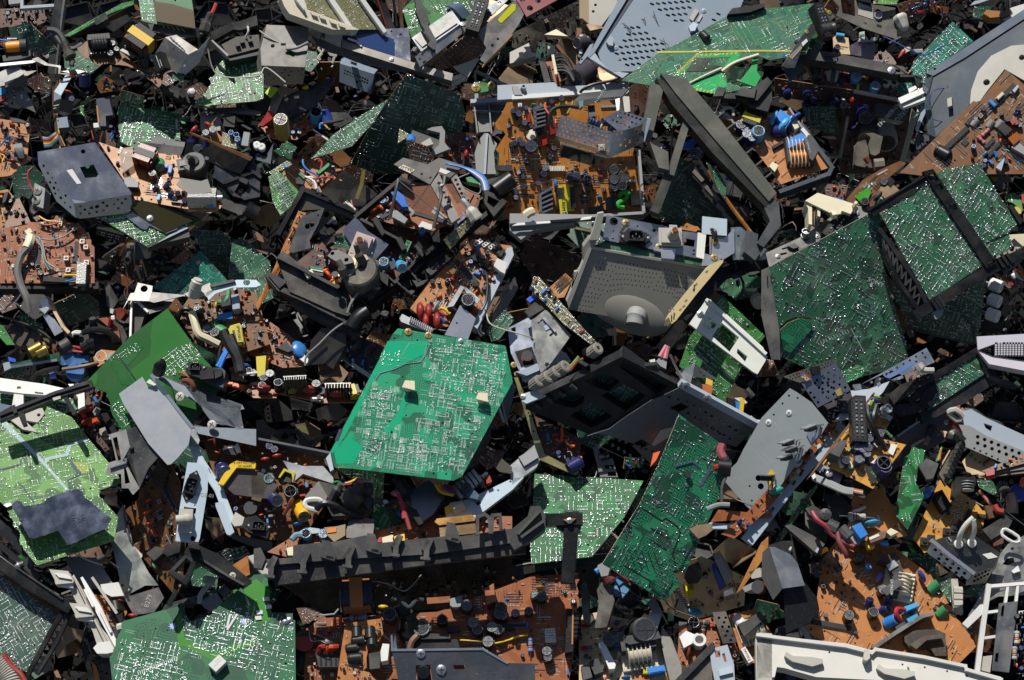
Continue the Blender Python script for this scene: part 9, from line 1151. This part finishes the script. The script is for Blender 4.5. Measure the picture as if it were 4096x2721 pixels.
t=Bd('large orange tan board with blue and green capacitors and a cream transformer','~240,192 64,-60 164,40 56,36 60,28 160,268 -68,50 -292,-38 -292,-44 100,-112',(.03,.4),.09,xd=(.5,-.85));T('F');t.poly=P('1895,1290 1935,1235 2060,1260 2110,1300 2145,1325* 2250,1490 2195,1545 2170,1540* 1990,1530 1830,1440 1880,1400');t.bd(CO_,nh=8,amp=.002);T(3,3);t.c1('bob',(1160,730),(FE,CR,CR),.046,20,sc=(1,1,.75));t.p('transformer_top','~406,304 58,-42 24,18 -62,44',GR,.034,.04);t.text('40346-43',(1110,735),.008,28,SI,.0404);t.c1('ic',(565,1080),18,.0042,-68);t.cs('ecap','~580,308 28,88',pk('2f8050',.35),.009,ti=(.3,1),rz=0);t.c1('ecap',(1055,1065),BU,.011,ti=(.5,.6));t.cs('ecap','~360,364 46,12 22,-20',NV,.008,ti=(.6,.3));t.cs('ecap','~322,200 50,196 -88,12 122,-92',BK,.01);[t.p('film_block',q,pk('3a9ad0',.35),0,.02)for q in('~488,364 46,-16 8,12 -46,20','~496,408 38,-20 6,12 -36,20')];t.c1('trim',(890,565),BU,.014,20);t.cs('drop','990,660',pk('6a70d0'),.012);t.c1('disc',(1365,660),DB,.013,60);t.p('u_bracket','~400,188 56,-20 12,20 12,36 -32,24 -16,-40 -36,-12',pk('3a3632',.35,.3),0,.03);t.p('steel_plate','~424,216 28,-20 16,20 -32,20',TIN,.03,.033);t.p('chassis_strip','~368,510 84,-58 100,-62 40,-4 4,8 -40,10 -96,60 -76,52',ST,0,.03);t.p('multi_socket','~456,436 34,-20 6,10 -36,20',CH,0,.02);t.p('jaw','~488,464 44,-16 68,-4 36,16 4,80 -40,0 -24,-36 -64,12 -22,-28',pk('3c322a',.6,.5),0,.02,be=.004);t.p('jaw_arm','~508,500 52,-32 64,-8 4,16 -60,8 -36,32',pk('4a3e34',.6,.5),.02,.034,be=.003);t.u('red_loop','~476,414,16 -16,-22,28 4,-20,28 28,4,16',.0045,pk('a8283c'));t.p('sticker','~108,440 20,-8 30,46 -18,6',pk('7a90a8'),.0004,.001);[t.b('hatch',f'{820+18*i},{580+28*i} {860+18*i},{560+30*i}',.0012,.0003,SI,.0006)for i in range(7)];t.links(60);t.sc_('navy',50);t.sc_('dull',14,'~168,224 112,16 0,100 -80,20')
t=Th('connector_block','dark anode cap with a red lead lying above the large orange board','anode cap','~132,24 84,16 -4,64 -60,-32',(-.1,.3),.17);t.p('block','~134,12 26,-12 16,8 56,40 8,28 -28,0 -64,-44',pk('35332f',.6,.6),-.04,0,be=.004);t.c1('screw',(515,85),CH,.012);t.u('red_lead','~158,24,10 18,28,16 36,28,14 16,24,8 48,32,2 32,12,0',.0045,pk('8a2c38'));t.u('red_lead','~248,96,10 8,36,12 20,36,8 6,20,0',.0045,pk('7a3038'));t.u('boot','~212,72 36,16',.014,FE,n=10);t.u('boot','~260,84 32,32',.012,FE,n=10);t.p('lower_block','~132,24 84,56 -8,40 -48,-16 -26,-36',CH,-.09,-.05)
t=Th('plastic_bracket','dark grey heat sink bracket lying below the anode cap','bracket','~60,72 20,-4 124,72 -28,36',(0,.3),.14);t.p('bracket','~60,74 22,-6 78,40 44,32 -28,36 -40,-36',GR,-.02,0);t.p('black_sheet','~196,-40 60,4 48,44 -64,56 -16,-40',CO,-.03,-.015);t.p('stripe','~168,164 10,-14 6,6 -8,16',LG,0,.003);t.p('dark_wedge','~280,96 16,-20 36,56 -20,8',GY,-.02,0)
t=Th('metal_box','upright aluminium cover with a bent top standing over a black box in the pile','metal cover','~4,146 68,2 60,140 -80,10',(-.1,.15),.17);t.p('cover','~4,148 20,2 56,26 26,32 26,80 -80,11',ALU,-.002,0);t.fo('left_face','~4,148 48,151','~4,148 48,151 -34,41 -42,-84 4,-88',ST,(-.65,.05));t.p('back','~0,144 52,-16 36,0 18,80 -26,-32 -56,-26',pk('2a2a28'),-.03,-.006);t.p('black_box','~56,300 76,-24 44,56 8,40 -32,48 -88,40',BK,-.1,-.02);t.p('sticker','~74,160 6,-12 6,3 -6,12',WH,0,.0014)
t=Th('steel_box','closed perforated steel box with two milky tubes','metal case','~588,124 144,-16 100,68 -96,68',(.12,.25),.17);t.p('lid','~592,128 32,-12 104,-16 106,72 -18,52 -68,16 -12,0',mt('5c5c58',.22,.25),-.002,0,ci=[(1590,405,.003),(1700,470,.003),(1860,540,.003)]);t.b('rolled_edge','~591,128 57,48 88,66',.007,.01,CM,.004);t.fo('left_side','~591,128 145,114','~591,128 145,114 -28,46 -52,-32 -88,-88',TIN,(-.5,-.15),ci=hg((1500,400),(1760,610),(1530,480),6,2,.0034));t.fo('right_side','~736,242 80,-18','~736,242 80,-18 18,-52 -30,64 -24,44 -72,8',ST,(.3,-.45),ci=hg((1860,640),(1980,580),(1850,680),5,2,.003));t.p('sticker','~768,176 32,-6 24,16 -34,7',PA,.0005,.001);[t.u('milky_tube',a,.0048,clear('milky_tube','d8d8c8',.3,.8),n=10)for a in('~736,44,50 -28,28,44 -20,36,30 -6,40,4','~736,52,50 4,36,40 -8,28,24 -2,28,4')];[t.c1('screw',(x,y),WH,.009,z=.003)for x,y in((1705,350),(1825,340))];t.p('pin','~644,116 4,-2 12,14 -4,4',TIN,.001,.004)
t=Bd('dark green board with pale tags behind the perforated steel box','~468,164 132,16 4,76 60,8 -8,88 -32,-40 -32,-56 -40,-40 -68,-36',(0,.3),.06,xd=(1,-.1)).bd(BD_,nh=4).sol(80,.0018);t.text('50',(1490,575),.012,-5,PB);[t.p('green_slat',f'{1255+8*i},{365+9*i} {1300+8*i},{355+9*i} {1330},{420} {1290+4*i},{425}',pk('3ac02a'),.004+.003*i,.006+.003*i)for i in range(4)];t.p('dark_plug','~516,144 20,-12 18,20 -18,16',BK,.01,.024);t.p('orange_bit','~468,176 44,24 -12,4 -28,-16',OR,0,.003);t.p('mauve_rail','~656,264 24,0 16,128 -32,-32',LB,-.01,.006);[t.u('white_button',f'1660,{770+58*i},8 1740,{775+56*i},8',.009,LB,k=0)for i in range(4)]
t=Th('core_coil','dark transformer with a copper red winding near the white wire loop','transformer','~772,80 84,-44 20,24 -44,84',(0,.3),.13);t.p('core','~768,88 84,-52 24,20 -16,32 -60,36',CH,-.03,0,be=.003);t.p('winding','~804,120 40,-20 0,36 -36,12',pk('5a2018'),-.04,-.006,be=.003);t.u('red_wire','~812,0 12,20 20,4',.006,RED);t.p('dark_board','~778,0 54,8 20,28 -60,12',CD_,-.02,-.006)
t=Th('wire_loop','white plastic wire loop above the curved steel sheet',0,'~836,92 68,32',(0,.3),.16,xd=(1,0));t.u('loop','~840,92 12,-6 44,26 4,20 -24,0 -36,-24 0,-16',.0032,WH,k=2)
t=Th('metal_sheet','curved bright steel sheet with holes sweeping down beside the white ladder frame',0,'~918,104 14,96 -132,144 -88,48',(-.25,.35),.13,xd=(.4,.9));t.p('sheet','~960,88 -42,20 -58,32 -36,44 -32,88 -60,100 -16,28 44,-40 64,-32 136,-8',mt('8a8c88',.25,.2),-.002,0,ci=[(2190,390,.003),(1895,790,.003)],ho=['~856,192 24,-4 4,16 -24,12 -20,-4']);t.p('clip','~872,236 24,-20 8,20 -24,8',TIN,0,.012)
t=Th('plastic_surround','white plastic ladder frame with a grey slotted steel bar','plastic frame','~788,288 130,-8 0,344 -170,-40',(0,.3),.17,xd=(1,0));t.b('post','~792,290 -20,142 -20,156',.009,.012,WH,0);t.b('top_bar','~790,290 128,-10 26,-2',.006,.014,WH,0);[t.b('rung',a,.005,.01,WH,-.001)for a in('~784,384 48,-6','~774,476 42,-6','~860,288 -8,60','~896,284 -6,60','~904,384 32,-4')];t.p('steel_bar','~828,352 68,-8 -32,256 -60,-8',mt('76787a',.4,.5),-.002,.004,ho=['~838,362 10,-4 -4,42 -10,-4','~816,532 12,-4 -4,36 -12,-4']);t.p('wedge','~696,424 64,-68 30,0 -6,20 -68,64',WH,-.02,-.004);t.p('lower_panel','~756,544 48,-6 -8,62 -44,-12',LB,-.02,-.006);t.bp=t.lp('~880,380 52,0 0,244 -56,-24');t.sc_('mess',30);[t.c1('res',(x,y),LB,.012,85)for x,y in((2225,1190),(2205,1330))]
t=Th('bezel_strip','long off white plastic bezel strip with raised chevrons along the bottom edge','bezel','~0,464 368,48 344,64 128,40 0,40 -840,0',(0,.42),.2,xd=(1,-.15));T(2,3);t.p('bezel_end','~872,480 16,-24 44,4 0,196 -56,0',LB,-.02,0);T(3,3);OW=pk('c9c6bc',.5,.15,'off_white');t.p('body','~-40,460 64,8 256,28 92,24 28,-6 312,62 4,8 120,32 4,64 -240,0 -40,-44 -388,-20 -112,-32 -28,-4 -8,36 -64,8',OW,-.03,0,ci=[(550,1318,.002),(1205,1428,.002),(1405,1453,.002),(1605,1488,.002),(1785,1527,.002)]);t.b('rim','~-36,464 60,8 256,32 92,24 14,-12 174,28 148,32 4,12 124,36',.006,.012,OW,.01);[t.p('chevron',f'{x},{y+20} {x+15},{y-18} {x+80},{y+22} {x+250},{y+30} {x+345},{y+50} {x+345},{y+85} {x+250},{y+115} {x+70},{y+70}',LB,0,.012,be=.001)for x,y in((147,1330),(972,1440))];t.p('post','~346,516 18,0 2,32 -14,10 -10,-6',LB,0,.02);t.p('peg','~500,572 6,0 1,8 -6,0',OW,0,.01)
t=Th('plastic_part','black socket block in the gap below the off white bezel strip','socket block','~32,584 144,32 -4,40 -172,0',(0,.2),.12);t.p('block','~28,586 148,32 104,22 -4,40 -252,0',BK,-.03,0);t.p('grey_cup','~70,584 26,8 8,64 -32,0',SL,0,.03,be=.003)
T(2,3)
t=Bd('cream power board with a flanged transformer and white block at the bottom','~240,396 64,-12 176,40 112,76 16,156 -368,0',(0,.4),.05,xd=(1,-.1)).bd(CC,nh=8);t.c1('bob',(1130,1330),(CH,CR,CR),.054,4,sc=(1,1,.8));t.p('core_top','~404,492 8,-24 112,-16 12,24 -112,24',FE,.04,.046);t.p('white_block','~310,496 18,-10 44,86 -4,14 -20,2',WH,0,.03);t.c1('ecap',(1120,1120),CH,.024,ti=(.3,.2));t.cs('ecap','~404,456 -32,20',PURP,.0135,ti=(.3,.2));t.c1('ecap',(870,1250),CH,.013);t.cs('disc','~378,510 30,114',BU,.01);t.cs('film','~516,600',BU,.02,rz=5);t.cs('film','~478,592',YEL,.013,rz=80);t.c1('res',(945,1370),CR,.012,60);t.p('flat_disc','~432,627 8,-19 40,-4 20,16 -12,20 -44,4',CT,0,.004,be=.001);t.p('grey_parts','~248,576 28,-4 12,44 -32,11',GR,0,.03);t.p('grey_parts','~276,560 32,-12 20,48 -32,12',FE,0,.03);t.p('heat_fin','~536,432 36,48 36,100 0,60 -40,0 -32,-140',ST,0,.03);t.p('steel_card','~482,352 26,-26 32,58 -20,64 -24,-24 12,-40',ALU,.03,.036);t.p('steel_card','~472,432 24,-52 12,8 -8,64',TIN,.03,.033);t.sc_('mess',40);t.links(26)
t=Th('flyback_transformer','pair of tall dusty grey transformer cores standing near the long deep green board','transformer','~244,280 28,-12 96,76 -52,96 -60,-24',(-.1,.25),.13,xd=(.6,-.8));t.p('front_core','~304,304 16,-28 24,4 24,60 -36,20 -16,80 -20,0 16,-92',pk('4e4a44',.6,.6),-.03,0,be=.004);t.p('side_face','~332,348 36,-8 -28,96 -24,4',pk('3a3834',.6,.6),-.028,.003);t.p('rear_core','~244,292 16,-22 16,50 -4,60 24,28 -16,16 -24,-8',pk('3a3834',.6,.6),-.05,-.012,be=.004);t.p('top_stub','~306,216 18,-10 28,18 -8,28 -24,4',GY,-.03,0);t.u('brown_knob','~348,256 12,16',.016,BRN,k=0,n=12)
t=Th('relay_cluster','blue blocks leaning beside the tall dusty grey cores','component cluster','~356,260 64,20 -20,52 -32,-16',(0,.3),.1);t.p('block','~366,260 18,-6 16,22 -16,12',pk('4a8ab8'),-.02,.004);t.p('block','~384,284 24,-4 12,24 -24,28',pk('5a8ab0'),-.02,0);t.p('block','~354,292 22,-4 12,28 -20,4',pk('6a94b4'),-.02,.006);t.u('red_resistor','~384,240 40,28',.01,pk('8a2a3a'),k=0,n=10);t.u('blue_lead','750,600 785,575',.006,BU,k=0)
t=Bd('shaded tan board with a blue block grey relay and barcode label in the lower hollow','~532,344 76,-136 72,-24 160,76 -8,100 -192,56 -92,-32',(0,-.37),0,xd=(.9,.3)).bd(CC,nh=4);t.p('blue_block','~720,240 16,-10 32,62 -24,16',DB,0,.03);t.p('grey_relay','~728,200 20,-12 44,76 -28,16',GY,0,.03);t.p('coil','~616,260 12,-28 44,-4 12,28 -20,24 -32,4',pk('2e2018'),0,.03,be=.006);t.p('barcode','~576,304 20,-4 44,76 -20,8',LB,.001,.002);t.p('socket','~624,308 28,-4 0,20 -24,4',YEL,0,.02);t.sc_('dull',30);t.text('489',(1985,720),.016,10,SK);t.c1('drop',(1640,930),SY,.014)
[t.p('bar_mark',f'{1470+11*i},{780+17*i} {1510+11*i},{772+17*i} {1513+11*i},{778+17*i} {1473+11*i},{786+17*i}',SK,.002,.0024)for i in range(8)]
t=Bd('tan board edge standing upright with white connectors and coil beside the shaded board','~918,112 -26,24 -88,180 16,-12 98,-136',(-.5,.2),.12,xd=(-.4,-.9)).bd(CT,nh=0);t.p('white_part','~848,240 40,-16 12,32 -40,8',LB,-.02,0);t.p('grey_part','~824,296 40,-20 8,20 -36,16',GY,-.03,0);t.c1('coil',(2230,740),0,.014);t.u('rod','~768,324 32,-12',.01,ST,k=0)
t=Bd('rust red board with a white round socket and perforated black strip at the bottom','~600,432 120,-32 80,96 16,56 -136,56 -88,-48',(0,.4),.08,xd=(1,.15)).bd(CR_,nh=3);t.p('perforated_strip','~718,384 48,-4 40,112 -50,4',pk('2a2826',.4,.3),.024,.026,ci=hg((1855,1010),(1915,1010),(1930,1210),2,6,.0028,1));t.p('white_socket','~600,472 24,-22 32,14 -4,28 -36,20',WH,0,.02,be=.002);b=MB();q=t.loc(px((1670,1240)));b.lathe([(.013,0),(.013,.026),(.008,.026),(.008,.012)],WH,20);t.kid('round_socket',b.mesh('round_socket'),(q[0],q[1],0));t.cs('res','~682,424 2,32',FE,.013);t.c1('ecap',(1620,1090),BK,.012);t.cs('disc','~632,536',BRN,.012);t.sc_('mess',40)
t=Bd('orange board with a cream flanged transformer beside the perforated black strip','~776,392 96,-20 60,88 0,100 -100,8',(.05,.4),.06,xd=(1,.1)).bd(CO_,nh=2);t.c1('bob',(2150,1130),(FE,CR,CR),.044,24,sc=(1,1,.8));t.p('core_top','~812,432 76,-52 20,24 -76,68',pk('3a3b38'),.033,.039);t.p('white_resistor','~820,516 16,-10 30,50 -18,10',WH,0,.02);t.text('5W10QJ',(2105,1340),.007,-60,RED,.0204);t.c1('ecap',(2010,1010),WH,.01,ti=(.8,.8));t.sc_('mess',12)
t=Th('metal_bracket','blue grey steel bracket folded on a dark strut at the bottom','bracket','~600,627 104,-115 72,-12 24,127',(.05,.3),.15,xd=(1,0));t.p('plate','~708,516 64,-16 24,72 4,84 -68,0 -16,-76',LG,-.003,0,ho=['~726,524 18,-4 4,24 -18,2','~752,534 10,-4 8,30 -8,2']);t.b('strut','~592,636 120,-124',.012,.016,CH,.004);t.p('side','~616,627 92,-103 8,56 4,76 -104,0',pk('4a4238',.5,.5),-.03,-.006);t.p('ridge','~740,592 48,-12 4,20 -48,12',PB,0,.006)
T('F');R=random.Random(21)
for i in range(20):
 x,y=R.uniform(60,2300),R.uniform(60,1500);q=[]
 for k in range(5):q.append(f'{x:.0f},{y:.0f},{R.uniform(0, 35):.0f}');x+=R.gauss(18,34);y+=R.gauss(14,26)
 t=Th('loose_wire','thin loose wire trailing over the scrap heap',0,[px(tuple(map(float,a.split(',')[:2])))for a in q],(0,.3),.1,'thin loose wires',(1,0));t.u('wire',' '.join(q),R.choice((.0008,.0011,.0014)),R.choice((BK,CH,GY,LB,RED,DB,BK)))
bpy.context.view_layer.update();dg=bpy.context.evaluated_depsgraph_get();spots=[]
for gy in range(30):
 for gx in range(44):
  x,y=50+gx*92+R.uniform(-30,30),40+gy*90+R.uniform(-30,30);h=S.ray_cast(dg,CAMP,ray(x,y).normalized())
  if h[0]and 'scrap'in h[4].name and all(math.dist((x,y),q)>112 for q in spots):spots.append((x,y))
for x,y in spots:
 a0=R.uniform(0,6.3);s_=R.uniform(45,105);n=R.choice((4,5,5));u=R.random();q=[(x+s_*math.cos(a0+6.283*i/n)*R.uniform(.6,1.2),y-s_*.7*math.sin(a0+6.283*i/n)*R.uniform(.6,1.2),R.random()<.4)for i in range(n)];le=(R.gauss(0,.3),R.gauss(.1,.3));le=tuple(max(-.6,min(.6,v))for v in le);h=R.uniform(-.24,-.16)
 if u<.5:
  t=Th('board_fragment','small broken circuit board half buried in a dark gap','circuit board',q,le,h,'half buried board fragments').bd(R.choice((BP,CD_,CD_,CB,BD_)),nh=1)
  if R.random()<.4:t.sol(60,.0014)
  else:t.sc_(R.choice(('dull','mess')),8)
 elif u<.75:
  t=Th('metal_scrap','small bent metal scrap half buried in a dark gap',0,q,le,h,'half buried metal scraps');t.p('sheet',q,m:=R.choice((DS,RUSTM)),-.002,0);b=MB();p=t.lp(q);a,c=Vector(p[0]),Vector(p[1]);b.box(((a.x+c.x)/2,(a.y+c.y)/2,.009),((c-a).length,.0018,.018),m,math.atan2(c.y-a.y,c.x-a.x));t.mb('flange',b)
 else:
  t=Th('plastic_scrap','small dark plastic moulding half buried in a dark gap',0,q,le,h,'half buried plastic mouldings');m=R.choice((BK,BK,CO,CH));t.p('base',q,m,-.012,0);p=t.lp(q);b=MB()
  for i in range(n):a,c=Vector(p[i]),Vector(p[(i+1)%n]);b.box(((a.x+c.x)/2,(a.y+c.y)/2,.005),((c-a).length*.9,.003,.01),m,math.atan2(c.y-a.y,c.x-a.x))
  t.mb('rim',b)
finish()
